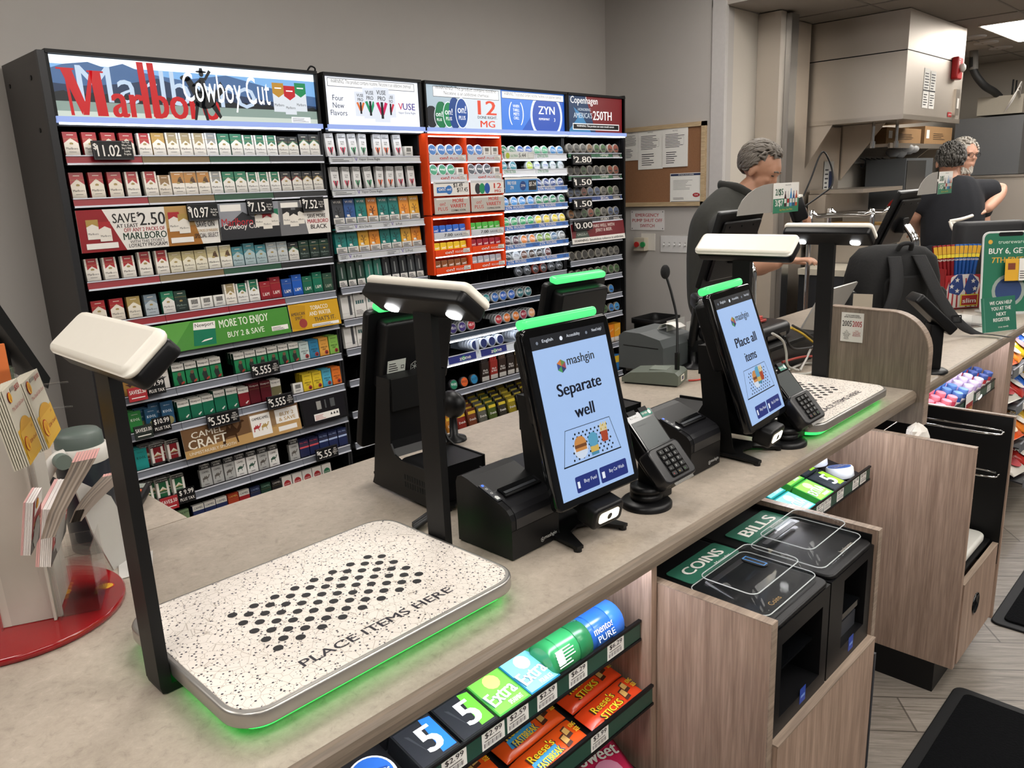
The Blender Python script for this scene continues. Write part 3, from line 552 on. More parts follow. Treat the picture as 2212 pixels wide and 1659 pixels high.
        R(-a*.6, h*.2, a*.4, h*.24, mi, z=z); R(-a*.6, h*.3, a*.55, h*.33, mi, z=z)
    PM[code] = g.mesh('cigarette_pack'); return PM[code]
# ---- the four bays
SHELF = mat('black_shelf_steel', '1b1c1f', .45); PANELM = mat('charcoal_side_panel', '3a3633', .5, var=.03)
LEDW = mat('white_led_strip', 'eaf2ff', .4, emit=6, var=0); LIPM = mat('frosted_lip_lit', '9fb4f0', .3, emit=.9, var=.02)
BAYS = {}
def bay(key, name_label, x0, x1, hx0, hx1, cat='display cabinet'):
    t = thing('tobacco_cabinet', name_label, cat, ((x0+x1)/2, DY+.2, 0))
    obj('back_panel', G().box((x0, 3.80, .02), (x1, 3.845, 2.12), BLKM), t)
    obj('base', G().box((x0, DY+.02, 0), (x1, 3.8, .06), BLKM), t)
    g = G().box((x0+.001, DY+.03, .06), (x0+.012, 3.8, 2.13), SHELF).box((x1-.012, DY+.03, .06), (x1-.001, 3.8, 2.13), SHELF)
    obj('upright', G().box((x0+.001, DY+.03, .06), (x0+.012, 3.8, 1.88), SHELF), t); obj('upright', G().box((x1-.012, DY+.03, .06), (x1-.001, 3.8, 1.88), SHELF), t)
    hz = 2.128
    h = obj('header_box', G().box((hx0-.012, DY+.012, 1.87), (hx1+.012, 3.62, hz+.012), BLKM).box((hx0-.012, DY-.012, hz), (hx1+.012, DY+.02, hz+.014), BLKM)
            .box((hx0-.014, DY-.008, 1.888), (hx0-.002, DY+.02, hz), BLKM).box((hx1+.002, DY-.008, 1.888), (hx1+.014, DY+.02, hz), BLKM), t)
    obj('lip', G().box((hx0-.012, DY-.022, 1.882), (hx1+.012, DY+.011, 1.904), LIPM), h, 'glowing frosted lip')
    obj('light_strip', G().box((hx0, DY-.018, 1.876), (hx1, DY+.004, 1.881), LEDW), h, 'white light strip under the header')
    BAYS[key] = (t, h); return t, h
def shelf(key, zb, x0, x1, segs, depth=.36, lit=0, hgt=.034, div=0, y=DY):
    t = BAYS[key][0]
    s = obj('shelf', G().box((x0, y+.002, zb), (x1, y+depth, zb+.006), SHELF), t)
    X = x0
    for i, (xe, m, lab) in enumerate(segs):
        M = T(0, y, zb) @ RX(-9)
        o = obj('price_strip', G(M).box((X+.001, -.006, 0), (xe-.001, 0, hgt), m).box((X+.001, -.011, -.002), (xe-.001, .0, .005), C('c9ccd6', .3)).box((X+.001, -.010, hgt-.003), (xe-.001, 0, hgt+.001), C('c9ccd6', .3)), s, lab); X = xe
    obj('front_guard', G().box((x0, y+.003, zb+hgt), (x1, y+.005, zb+hgt+.022), ACR), s)
    if div:
        g = G(); n = div
        for i in range(n+1):
            xx = x0+(x1-x0)*i/n; g.box((xx-.0006, y+.03, zb+.006), (xx+.0006, y+depth-.02, zb+.075), BLK)
        obj('divider', g, s, kind='stuff')
    if lit: obj('light_strip', G().box((x0+.01, y-.008, zb-.008), (x1-.01, y+.004, zb-.003), LEDW), s, 'lit strip under the shelf edge')
    return s
RS = C('8a1220', .35); TS = C('6f5c3a', .35); GS = C('12442c', .35); KS = C('121315', .35)
AX0, AP = 1.070, .0572
bay('A', 'black cigarette cabinet with the widest lit header at the left end', 1.056, 2.228, 1.07, 2.205)
obj('side_panel', G().box((1.03, DY-.012, 0), (1.055, 3.845, 2.135), PANELM).box((1.0295, DY-.0125, 0), (1.0555, DY+.012, 2.1355), mat('panel_edge', '1d1d20', .4)), BAYS['A'][0], 'charcoal side panel')
for (y, z) in ((3.5, 2.05), (3.78, 2.05), (3.5, 1.86)): obj('cap', G(T(1.03, y, z) @ RY(-90)).cyl(.009, 0, .003, BLKM, n=10), BAYS['A'][0])
bay('B', 'black vape cabinet with a white lit header, second from the left', 2.23, 2.845, 2.262, 2.838)
bay('C', 'black pouch cabinet with orange racks and a double lit header', 2.847, 4.03, 2.885, 4.026)
bay('D', 'narrow black snuff cabinet at the right end of the display', 4.032, 4.65, 4.058, 4.638)
obj('side_panel', G().box((4.64, DY-.005, 0), (4.657, 3.845, 2.15), BLKM), BAYS['D'][0])
def lay(row, rowname, zb, x0=AX0, pitch=AP, what='cigarette pack', grp=None, jit=.35, seed=1, name='cigarette_pack', y=DY, lift=.036):
    rnd = random.Random(seed); n = 0
    for i, c in enumerate(row):
        if c == '.': continue
        n += 1
        nm = {'x': 'barcode_card', 'g': 'pack_card', 'G': 'pack_card'}.get(c, name); wh = {'x': 'stock card', 'g': 'notice card', 'G': 'notice card'}.get(c, what)
        o = obj(nm, pack_mesh(c), None, '%s %s, %s from the left on the %s' % (PACKS[c][0], wh, ORD[n-1], rowname), 'cigarette pack' if wh == what else 'card', grp or 'packs on the '+rowname, loc=(x0+((i+.5)*pitch if (i > 3 or len(row) < 5 or row[4] != '.') else (i+.5)*pitch*1.22)+rnd.uniform(-.001, .001), y+.012+rnd.uniform(0, .004), zb+lift))
        o.rotation_euler = (rad(-6), 0, rad(rnd.uniform(-2, 2)*jit*2))
S4 = lambda a, b, c, d: [(1.356, a, None), (1.642, b, None), (1.928, c, None), (2.213, d, None)]
seg4 = [(1.356, RS, 'red price strip'), (1.642, TS, 'tan price strip'), (1.928, GS, 'green price strip'), (2.213, KS, 'black price strip')]
GR4 = [(1.356, GREYST, None), (1.642, GREYST, None), (1.928, GREYST, None), (2.213, GREYST, None)]
A_ROWS = [(1.727, seg4, 'ra ra ra ra . rb gp sr sr sr vr ng ng nr nr nr bg bg BG BG', 'top cigarette shelf'),
 (1.566, seg4, 'rA rA rA rB . rB tn or or or vr ng ng nr nr nr br br by by', 'second cigarette shelf'),
 (1.243, seg4, 'rb rb rb rB . rB cr cr cr CR CR te TE te si si bg kg kg kg', 'third cigarette shelf'),
 (1.075, [(1.356, RS, 'red price strip'), (1.642, RS, 'red price strip'), (1.928, RS, 'red price strip'), (2.213, GREYST, None)], 'ra ra gd bl . ng kg x x x sr nr NR lr LR lb LB lg LG lk', 'fourth cigarette shelf'),
 (.754, GR4, 'w1 w2 w3 w4 . n1 n1 n1 n1 . n1 n1 n1 n1 n1 n1 a1 a2 a3 a4', 'fifth cigarette shelf'),
 (.594, GR4, 'k1 k1 k2 k3 . n2 n2 n2 N2 N2 n3 n4 n4 n5 . x a5 a5 a6 a7', 'sixth cigarette shelf'),
 (.424, GR4, 'k1 k4 m1 m1 . . . . . . . . . . . . . . . .', 'seventh cigarette shelf'),
 (.262, GR4, 'm3 m2 m2 m2 . . g g g G G g G . g p1 p1 p2 p2 p2', 'eighth cigarette shelf'),
 (.10, GR4, '. . c9 c9 . c1 c1 c1 c2 c3 c4 c5 c6 c7 c7 c7 c7 c8 . .', 'lowest cigarette shelf')]
for i, (zb, segs, row, nm) in enumerate(A_ROWS):
    shelf('A', zb, 1.07, 2.213, segs, div=20); row = row.split()
    head, tail = row[:4], row[5:]
    full = []
    lay(row, nm, zb, seed=i)
    if .2 < zb < .8 :   # deeper packs seen from above on the low shelves
        for j, c in enumerate(row):
            if c in '.xgG': continue
            for k in (1, 2):
                o = obj('cigarette_pack', pack_mesh(c), None, '%s cigarette pack queued behind the %s slot of the %s' % (PACKS[c][0], ORD[j], nm), 'cigarette pack', 'packs behind slot %d on the %s' % (j+1, nm), loc=(AX0+(j+.5)*AP, DY+.014+.024*k, zb+.036)); o.rotation_euler = (rad(-6), 0, 0)
shelf('A', .917, 1.07, 2.213, [(1.64, GREYST, None), (1.93, GREYST, None), (2.213, GREYST, None)])
# ---- header artwork
def art(parent, name, lab, M, f):
    g = G(M); f(g); return obj(name, g, parent, lab)
def A_head(g):
    w, h = 1.14, .222
    g.rect(0, 0, w, h, LIT('7fb3e6', 1.0)); g.rect(0, h*.86, w, h, LIT('e8f4ff', 1.3), z=.0003)
    g.poly([(0, h*.45), (0, h*.78), (.05, h*.86), (.14, h*.92), (.2, h*.84), (.27, h*.93), (.35, h*.80), (.5, h*.72), (.7, h*.86), (.84, h*.74), (1.0, h*.6), (w, h*.55), (w, h*.3), (0, h*.3)], LIT('4a6d9c', .9), z=.0006)
    g.poly([(0, h*.2), (0, h*.55), (.1, h*.52), (.2, h*.56), (.3, h*.62), (.4, h*.72), (.5, h*.6), (.6, h*.62), (.75, h*.5), (.9, h*.42), (w, h*.36), (w, h*.2)], LIT('2f4263', .7), z=.0009)
    g.poly([(0, h*.15)]+[(w*i/60, h*(.40+.02*((i*7) % 3))-h*.1*i/60) for i in range(61)]+[(w, h*.15)], LIT('22282c', .6), z=.0012)
    g.rect(0, 0, w, h*.26, LIT('8fa39a', .9), z=.0015); g.rect(0, 0, w, h*.1, LIT('c9d3c8', 1.0), z=.0017)
    gh = LIT('c8dcf2', .9); g.text('Marlboro', h*.62, gh, None, .46, h*.26, .0019, w=.74, bold=-.01); RL = LIT('c8141c', .9); g.text('arlboro', h*.62, RL, None, .43, h*.02, .0022, w=.44, bold=.045, res=3)
    for q in (((.035, .80), (.075, .80), (.110, .22), (.092, .04)), ((.140, .78), (.178, .78), (.188, .03), (.148, .03)), ((.140, .78), (.152, .78), (.116, .04), (.094, .04)), ((.048, .74), (.056, .74), (.064, .03), (.052, .03)), ((.022, .80), (.085, .80), (.085, .77), (.022, .77)), ((.130, .78), (.190, .78), (.190, .75), (.130, .75))): g.poly([(x, h*y) for x, y in q], RL, z=.0023+.00004*q[0][0]*100)
    for x in (.326, .366): g.poly([(x-.004, h*.98), (x+.022, h*.98), (x+.030, h*.02), (x+.004, h*.02)], LIT('c8141c', .9), z=.0023)
    K = LIT('181a1d', .5) # rider
    el = lambda x, y, a, b: [(x+a*cos(k*pi/8), y+b*sin(k*pi/8)) for k in range(16)]
    for q in (el(.590, .085, .052, .036), [(.545, .10), (.575, .115), (.535, .175), (.512, .165)], el(.516, .168, .022, .012), [(.55, .08), (.565, .07), (.545, .0), (.535, .0)], [(.575, .06), (.592, .06), (.60, .0), (.588, .0)], [(.615, .06), (.635, .075), (.66, .02), (.65, .01)], [(.63, .10), (.645, .09), (.69, .13), (.67, .165)],
              [(.575, .11), (.605, .11), (.60, .175), (.578, .175)], el(.588, .19, .010, .012), el(.588, .198, .024, .0045), [(.579, .198), (.597, .198), (.594, .213), (.582, .213)], [(.598, .172), (.604, .162), (.632, .20), (.622, .208)], [(.578, .17), (.582, .155), (.545, .135), (.542, .142)], [(.585, .12), (.60, .115), (.585, .05), (.572, .055)]): g.poly(q, K, z=.0026)
    g.text('Cowboy Cut', h*.54, LIT('ffffff', 1.2), None, .70, h*.18, .003, w=.40, bold=.008, res=3)
    for i, (x, y, c) in enumerate(((.915, .05, 'c08d2e'), (.972, .04, 'c21f2a'), (1.030, .055, '1c8a55'))):
        z = .0032+.0006*(i == 1); g.rect(x, y, x+.058, y+.125, LIT('dde3ea', .95), z=z)
        g.poly([(x, y+.125), (x, y+.08), (x+.029, y+.062), (x+.058, y+.08), (x+.058, y+.125)], LIT(c, .9), z=z+.0002); g.text('Marlboro', .012, LIT('1d1d22', .4), None, x+.029, y+.024, z+.0004, w=.048); g.rect(x+.012, y+.1, x+.046, y+.105, LIT('ffffff', 1), z=z+.0004)
    g.rect(1.0, .005, 1.10, .03, LIT('f4f6fa', 1.1), z=.0032); lines(g, None, 1.005, 1.095, .008, .028, 4, LIT('44464c', .3), z=.0036)
art(BAYS['A'][1], 'header_sign', 'backlit cowboy landscape sign', FR(1.068, DY+.008, 1.904), A_head)
def warn(g, x0, x1, y0, y1, t, z=.001, two=False):
    g.rect(x0, y0, x1, y1, LIT('ffffff', 1.1), z=z); g.frame(x0, y0, x1, y1, .0025, LIT('202226', .2), z=z+.0003)
    g.text(t, (y1-y0)*(.36 if two else .5), LIT('202226', .2), None, (x0+x1)/2, y0+(y1-y0)*.25, z+.0004, w=(x1-x0)*.93, bold=.01)
def vbox(g, x, y, w, h, c, z=0):
    g.rect(x, y, x+w, y+h, LIT('dfe4ee', 1.0), z=.002+z); g.text('VUSE\nPRO', h*.13, LIT('33353c', .3), None, x+w/2, y+h*.62, .0024+z, w=w*.6, bold=.02)
    g.poly([(x+w*.12, y+h*.55), (x+w*.4, y+h*.2), (x+w*.5, y+h*.3), (x+w*.3, y+h*.58)], LIT(c, .9), z=.0024+z); g.poly([(x+w*.88, y+h*.55), (x+w*.6, y+h*.2), (x+w*.5, y+h*.3), (x+w*.7, y+h*.58)], LIT(c, .9), z=.0024+z); g.rect(x+w*.42, y+h*.1, x+w*.58, y+h*.58, LIT('2c2c33', .4), z=.0027+z)
def B_head(g):
    w, h = .577, .222; g.rect(0, 0, w, h, LIT('e9edf6', 1.15)); warn(g, .02, w-.025, h*.80, h*.975, 'WARNING: This product contains nicotine. Nicotine is an addictive chemical.')
    g.text('Four\nNew\nFlavors', .026, LIT('2a2d52', .4), None, .025, .045, .001, al='L', sx=.95)
    for x, y, s, c in ((.17, .045, .62, 'e4763c'), (.22, .035, .78, '2b9a6a'), (.355, .045, .62, 'd8324c'), (.285, .02, .9, 'd31f5c')): vbox(g, x, y, .075*s/.7, .13*s/.7, c, .001 if s == .9 else 0)
    g.text('V', .034, LIT('d83a5a', .9), None, .455, .085, .001, bold=.02); g.text('USE', .034, LIT('4b2f8f', .8), None, .51, .085, .001, w=.08, bold=.02); g.text('Vapor Done Right', .011, LIT('3a2f5f', .5), None, .495, .062, .001)
art(BAYS['B'][1], 'header_sign', 'white backlit vapour sign', FR(2.261, DY+.008, 1.904), B_head)
def tin(g, x, y, rx, ry, c, c2, t, z=.001):
    g.poly([(x+rx*cos(i*pi/14), y+ry*sin(i*pi/14)) for i in range(28)], LIT('e8f0f6', 1.1), z=z); g.poly([(x+.9*rx*cos(i*pi/14), y+.93*ry*sin(i*pi/14)) for i in range(28)], LIT(c, .9), z=z+.0004); g.text(t, ry*.5, LIT('ffffff', 1.1), None, x, y, z+.0008, w=rx*1.3, bold=.02); g.text('PLUS', ry*.26, LIT('ffffff', 1.1), None, x, y-ry*.42, z+.0008, w=rx*1.0, bold=.02)
def on_art(g, w, h):
    g.rect(0, 0, w, h, LIT('d9e2ea', 1.0)); g.poly([(0, 0), (0, h), (w*.4, h), (w*.5, 0)], LIT('b9cbd6', .9), z=.0003)
    warn(g, w*.1, w*.97, h*.73, h*.97, 'WARNING: This product contains nicotine.\nNicotine is an addictive chemical.', two=True)
    for k, (x, c) in enumerate(((.13, '2a2c33'), (.25, '1d8a55'), (.42, '1d4f9e'))):
        for j in range(3): g.poly([(w*(x-.05-.012*j)+h*.16*cos(i*pi/12)*1.0, h*(.26+.05*k)+h*(.25+.06*k)*sin(i*pi/12)) for i in range(24)], LIT(c, .45+.1*j), z=.001+.0004*k*3+.0001*j)
        tin(g, w*(x+.03), h*(.27+.05*k), h*(.16+.03*k), h*(.25+.06*k), c, c, 'on!', .0016+.0012*k)
    g.text('12', h*.36, LIT('e5431f', .95), None, w*.8, h*.36, .001, w=w*.25, bold=.03); g.text('DONE RIGHT.', h*.07, LIT('1e1e22', .2), None, w*.8, h*.26, .0014, w=w*.27, bold=.02); g.text('MG', h*.17, LIT('e5431f', .95), None, w*.8, h*.05, .001, w=w*.2, bold=.03)
art(BAYS['C'][1], 'header_sign', 'backlit sign with a red 12', FR(2.884, DY+.008, 1.904), lambda g: on_art(g, .575, .222))
def zyn_head(g):
    w, h = .565, .222; g.rect(0, 0, w, h, LIT('3f7fe0', 1.0)); g.poly([(w*.3, 0), (w*.62, h*.8), (w, h*.8), (w, 0)], LIT('2a5fc4', .95), z=.0003); warn(g, .006, w-.006, h*.80, h*.98, 'WARNING: This product contains nicotine. Nicotine is an addictive chemical.')
    wt = LIT('ffffff', 1.15); g.text('WHEN\nTHRILL\nMEETS\nCHILL', .017, wt, None, w*.22, h*.28, .001, w=.055, bold=.02, sx=.8)
    for s in (-1, 1): g.poly([(w*.22+s*(.075*cos(rad(a)))*.85, h*.43+.085*sin(rad(a))) for a in range(-50, 51, 10)]+[(w*.22+s*(.066*cos(rad(a)))*.85, h*.43+.082*sin(rad(a))) for a in range(50, -51, -10)], wt, z=.001)
    cir = lambda r: [(w*.70+r*cos(a*pi/20), min(h*.795, max(.001, h*.40+r*sin(a*pi/20)))) for a in range(40)]
    g.poly(cir(.148), LIT('dfe8f6', 1.1), z=.001); g.poly(cir(.130), LIT('2c55b8', .95), z=.0014); g.text('ZYN', .048, wt, None, w*.70, h*.45, .002, w=.15, bold=.03, res=3); g.text('PEPPERMINT', .013, wt, None, w*.66, h*.29, .002, w=.1, bold=.02); g.text('3', .022, wt, None, w*.83, h*.26, .002, bold=.02)
art(BAYS['C'][1], 'header_sign', 'blue backlit sign', FR(3.461, DY+.008, 1.904), zyn_head)
def D_head(g):
    w, h = .578, .222; g.rect(0, 0, w, h, LIT('7d1f24', .8)); g.poly([(0, 0), (0, h), (w*.32, h), (w*.5, 0)], LIT('1d3a5e', .9), z=.0003); g.poly([(0, 0), (.1, h*.4), (.06, h*.7), (.14, h*.5), (.2, h*.2), (.24, 0)], LIT('3f86b8', .9), z=.0006)
    wt = LIT('f4f2f0', 1.1); g.text('Copenhagen', .044, wt, None, .17, h*.74, .001, w=.28, bold=.015); g.text('HONORING', .018, LIT('c9d6e2', .9), None, .17, h*.60, .001, w=.13, bold=.02); g.text("AMERICA'S", .034, LIT('c9d6e2', .95), None, .155, h*.40, .001, w=.19, bold=.02); g.text('250TH', .058, wt, None, .36, h*.36, .001, w=.2, bold=.03)
    g.rect(.05, .016, w-.035, .056, wt, z=.001); g.rect(.056, .021, w-.041, .051, LIT('17181b', .3), z=.0014); g.text('WARNING: This product can cause mouth cancer.', .013, wt, None, w*.5, .03, .002, w=.4, bold=.01)
art(BAYS['D'][1], 'header_sign', 'dark red and blue backlit sign', FR(4.058, DY+.008, 1.904), D_head)
# ---- hanging promotion signs and price tags
def promo(lab, x0, x1, z0, z1, f, y=DY-.012, tilt=0, m=None, name='promotion_sign', cat='sign'):
    M = T(x0, y, z0) @ RX(90-tilt); g = G(M); w, h = x1-x0, z1-z0; g.box((0, 0, -.003), (w, h, 0), m or C('e2ded8')); f(g, w, h); return obj(name, g, None, lab, cat)
IK = C('1f1d1e'); RD = C('a51f2b'); GD = C('a5823f'); WH = C('e8e4de')
def mini(g, x, y, s, c, z=.002, base='e2dcd2'):
    g.rect(x, y, x+.048*s, y+.08*s, C(base), z=z); g.poly([(x, y+.08*s), (x, y+.05*s), (x+.024*s, y+.062*s), (x+.048*s, y+.05*s), (x+.048*s, y+.08*s)], C(c), z=z+.0003); g.text('Marlboro', .009*s, IK, None, x+.024*s, y+.018*s, z+.0004, w=.04*s, res=1)
def s1(g, w, h):
    g.poly([(0, 0), (0, h), (w*.17, h), (w*.30, 0)], C('8d1a22'), z=.0004); mini(g, .03, .05, .95, 'a98b4a'); mini(g, .075, .04, .95, 'a3242b', .003); g.rect(.02, .012, .14, .034, WH, z=.003)
    x = w*.415
    g.text('SAVE', .038, IK, None, w*.31, h*.66, .001, w=.09, bold=.02); g.text('AT LEAST', .015, IK, None, w*.325, h*.54, .001, w=.085, bold=.02); g.text('$', .018, IK, None, w*.41, h*.78, .001, bold=.02); g.text('2.50', .052, IK, None, w*.505, h*.57, .001, w=.105, bold=.02, res=3)
    g.text('OFF ANY 2 PACKS OF', .016, RD, None, x+.015, h*.43, .001, w=.165, bold=.02); g.text('MARLBORO', .029, C('1d3a2c'), None, x+.015, h*.24, .001, w=.175, bold=.03); g.text("WITH THIS STORE'S", .012, IK, None, x+.02, h*.15, .001, w=.14); g.text('LOYALTY PROGRAM', .015, IK, None, x+.022, h*.05, .001, w=.155, bold=.02)
    g.poly([(w*.60, h), (w*.78, h), (w*.86, 0), (w*.60, 0)], C('a06a2c'), z=.0004); g.poly([(w*.60, h), (w*.78, h), (w*.82, h*.5), (w*.6, h*.45)], C('b08b52'), z=.0006); mini(g, w*.62, .06, 1.0, 'a3242b'); mini(g, w*.69, .05, 1.0, 'a98b4a', .003); g.rect(w*.62, .012, w*.79, .034, WH, z=.003)
    g.text('SAVE ON', .024, IK, None, w*.895, h*.44, .003, w=.08, bold=.02); g.text('ANY 2 PACKS OF MARLBORO', .012, GD, None, w*.895, h*.31, .003, w=.108, bold=.02); g.text('SPECIAL SELECT', .019, IK, None, w*.895, h*.16, .003, w=.108, bold=.02)
def s2(g, w, h):
    g.poly([(0, 0), (0, h), (w*.52, h), (w*.52, 0)], C('8d8f96'), z=.0004); g.poly([(0, 0), (0, h*.35), (w*.1, h*.5), (w*.2, h*.75), (w*.28, h*.6), (w*.4, h*.5), (w*.52, h*.4), (w*.52, 0)], C('2a2b2f'), z=.0007); g.rect(.01, h*.78, w*.19, h*.96, WH, z=.001)
    g.text('Marlboro', .034, C('b3202b'), None, w*.15, h*.38, .0012, w=.15); g.text('Cowboy Cut', .024, WH, None, w*.18, h*.24, .0016, w=.17, bold=.02)
    for k, c in enumerate(('a98b4a', 'a3242b', '1f7355')): mini(g, w*(.30+.065*k), .05-.012*(k == 1), .95, c, .002+.0008*(k == 1))
    g.poly([(w*.52, 0), (w*.52, h), (w*.72, h), (w*.78, 0)], C('6d6d70'), z=.0004); g.rect(w*.54, h*.80, w*.70, h*.94, WH, z=.001)
    for k, c in enumerate(('8e2a2c', 'a58a4c', '2d7a57')): mini(g, w*(.55+.06*k), .05-.01*(k == 1), .95, '1d1d1f', .002+.0008*(k == 1))
    g.text('SAVE MORE', .019, IK, None, w*.87, h*.46, .001, w=.1, bold=.02); g.text('MARLBORO', .019, RD, None, w*.88, h*.31, .001, w=.115, bold=.03); g.text('BLACK', .021, IK, None, w*.885, h*.14, .001, w=.09, bold=.03)
promo('white and red savings sign below the second cigarette shelf at the left', 1.068, 1.640, 1.392, 1.556, s1); promo('grey rider sign with a white panel at its right end below the second shelf', 1.645, 2.212, 1.398, 1.558, s2)
def n_art(g, w, h):
    g.rect(0, 0, w, h, C('4c8a3c', .12), z=.0003); g.poly([(w*.15, 0), (w*.3, h), (w*.45, h), (w*.32, 0)], C('5d9c48', .12), z=.0005)
    g.poly([(w*.44, h*.1), (w*.56, h*.06), (w*.575, h*.88), (w*.46, h*.92)], C('1f7355', .15), z=.0008); g.poly([(w*.453, h*.66), (w*.57, h*.62), (w*.575, h*.88), (w*.46, h*.92)], WH, z=.001); g.text('Newport', .017, IK, None, w*.515, h*.70, .0014, w=.085, bold=.01); g.poly([(w*.48, h*.2), (w*.54, h*.25), (w*.545, h*.3), (w*.50, h*.27)], WH, z=.0014)
    g.text('MORE TO ENJOY', .036, C('dfe8d4'), None, w*.735, h*.50, .001, w=.24, bold=.03); g.text('BUY 2 & SAVE', .026, C('dfe8d4'), None, w*.735, h*.20, .001, w=.18, bold=.02); g.rect(w*.885, h*.16, w*.985, h*.34, WH, z=.001); lines(g, None, w*.89, w*.98, h*.18, h*.32, 3, IK, .0014)
promo('long glossy green sign with a white-topped pack above the fifth cigarette shelf', 1.075, 1.928, .945, 1.078-.01, n_art, tilt=10, y=DY-.03)
def sp_art(g, w, h):
    g.rect(0, 0, w, h, C('c79a2b', .12), z=.0003); g.poly([(0, h*.1), (w*.25, 0), (w*.33, h*.9), (w*.03, h)], C('b98c22', .15), z=.0006); g.text('AMERICAN\nSPIRIT', .016, IK, None, w*.16, h*.40, .001, w=.075, bold=.02); g.poly(circ(.022, 16, w*.23, h*.25), C('8e2b22'), z=.0012)
    g.text('TOBACCO\nAND WATER', .021, C('e9e3d0'), None, w*.60, h*.48, .001, w=.12, bold=.02); g.text("THAT'S IT.", .021, IK, None, w*.68, h*.24, .001, w=.12, bold=.02); g.rect(w*.4, h*.05, w*.95, h*.16, WH, z=.001); lines(g, None, w*.41, w*.94, h*.06, h*.15, 2, IK, .0014)
promo('yellow tobacco and water sign right of the long green one', 1.935, 2.212, .945, 1.073, sp_art, tilt=10, y=DY-.03)
def cm_art(g, w, h):
    g.rect(0, 0, w, h, C('6d5138', .12), z=.0003); g.poly([(0, 0), (0, h*.25), (w, h*.4), (w, 0)], C('b8935f', .15), z=.0005); g.rect(w*.55, h*.3, w*.78, h, C('8a6f52', .15), z=.0005)
    g.poly([(w*.30+x*.11, h*.12+y*.10) for x, y in CAMEL], C('3f2a1a', .2), z=.0009); g.text('CAMEL', .028, C('ded6c6'), None, w*.20, h*.60, .0012, w=.15, bold=.02); g.text('CRAFT', .042, C('ded6c6'), None, w*.19, h*.26, .0012, w=.18, bold=.03); g.text('UNMISTAKABLY SMOOTH', .014, C('ded6c6'), None, w*.22, h*.08, .0014, w=.22, bold=.01)
    for x, c in ((w*.56, 'a3242b'), (w*.63, 'a98b4a')): g.rect(x, h*.12, x+.06, h*.86, WH, z=.001+.0006*(c == 'a98b4a')); g.text('CAMEL', .013, IK, None, x+.03, h*.68, .002, w=.045, bold=.02); g.poly([(x+.008+a*.04, h*.3+b*.035) for a, b in CAMEL], C(c), z=.002)
    g.rect(w*.78, h*.38, w*.99, h*.86, WH, z=.001); g.text('BUY 2\n& SAVE', .018, GD, None, w*.885, h*.44, .0014, w=.09, bold=.02); g.rect(w*.79, h*.1, w*.96, h*.26, WH, z=.001)
promo('brown desert street sign with a camel, standing on the seventh cigarette shelf', 1.345, 1.928, .462, .602, cm_art, tilt=10, y=DY-.03)
def blk_art(g, w, h):
    g.rect(w*.04, h*.06, w*.96, h*.94, C('1c1c20', .15), z=.0004); g.rect(w*.25, h*.12, w*.8, h*.36, WH, z=.001); lines(g, None, w*.27, w*.55, h*.15, h*.33, 4, C('b04a48'), .0014)
    for k in range(3): g.poly([(w*(.60+.065*k), h*.22), (w*(.65+.065*k), h*.22), (w*(.625+.065*k), h*.32)], IK, z=.0014)
    for x in (.34, .52, .64): g.rect(w*x, h*.5, w*(x+.1 if x != .52 else x+.03), h*.8, C('8e8c88' if x == .34 else '4a4c4e'), z=.001)
promo('black plaque with a small white recycling label right of the brown desert sign', 1.94, 2.205, .462, .602, blk_art, tilt=10, y=DY-.03, m=BLK, name='plaque')
def price(x, z, t, lab, w=.115, h=.068, small='Per Pack\nWhen You\nBuy 2', red=None, y=DY-.03, cut=.70):
    M = T(x, y, z) @ RX(84); g = G(M); g.box((0, 0, -.012), (w, h, 0), BLK); g.frame(0, 0, w, h, .003, C('2c2c30'), z=.001)
    dol, num = ('$', t[1:]) if t[0] == '$' else ('', t)
    if dol: g.text('$', h*.32, WH, None, w*.06, h*.5, .001, bold=.02)
    g.text(num, h*.62, WH, None, w*.10, h*.17, .001, w=w*(cut-.13), bold=.02, al='L', res=3)
    if small: g.text(small, h*.12, WH, None, w*(cut+1)/2, h*.2, .001, w=w*.24, bold=.02, res=1)
    return obj('price_tag', g, None, lab, 'price tag')
SMALL = 'WITH\nLOYALTY\nWHEN YOU\nBUY 2'
price(1.165, 1.745, '$11.02', 'black price tag reading 11.02 on the top cigarette shelf', w=.15, h=.072, small='Per Pack\nWhen You\nBuy 2 With\nLoyalty\nProgram')
price(1.505, 1.492, '$10.97', 'black price tag reading 10.97 over the white savings sign', w=.135, h=.07); price(1.78, 1.505, '$7.15', 'black price tag reading 7.15 over the grey rider sign', w=.125, h=.066); price(2.06, 1.505, '$7.52', 'black price tag reading 7.52 at the right end of the grey sign', w=.118, h=.066)
price(1.70, .765, '$5.555', 'black price tag reading 5.55 on the fifth cigarette shelf', w=.14, h=.062, small=SMALL, y=DY-.04); price(1.46, .578, '$5.555', 'black price tag reading 5.55 above the desert sign on the sixth cigarette shelf', w=.15, h=.062, small=SMALL, y=DY-.04); price(1.76, .596, '$5.555', 'black price tag reading 5.55 left of the turquoise pack on the sixth cigarette shelf', w=.135, h=.062, small=SMALL, y=DY-.04)
price(1.99, .272, '$5.55', 'black price tag reading 5.55 in front of the navy packs', w=.125, h=.06, small=SMALL, y=DY-.04)
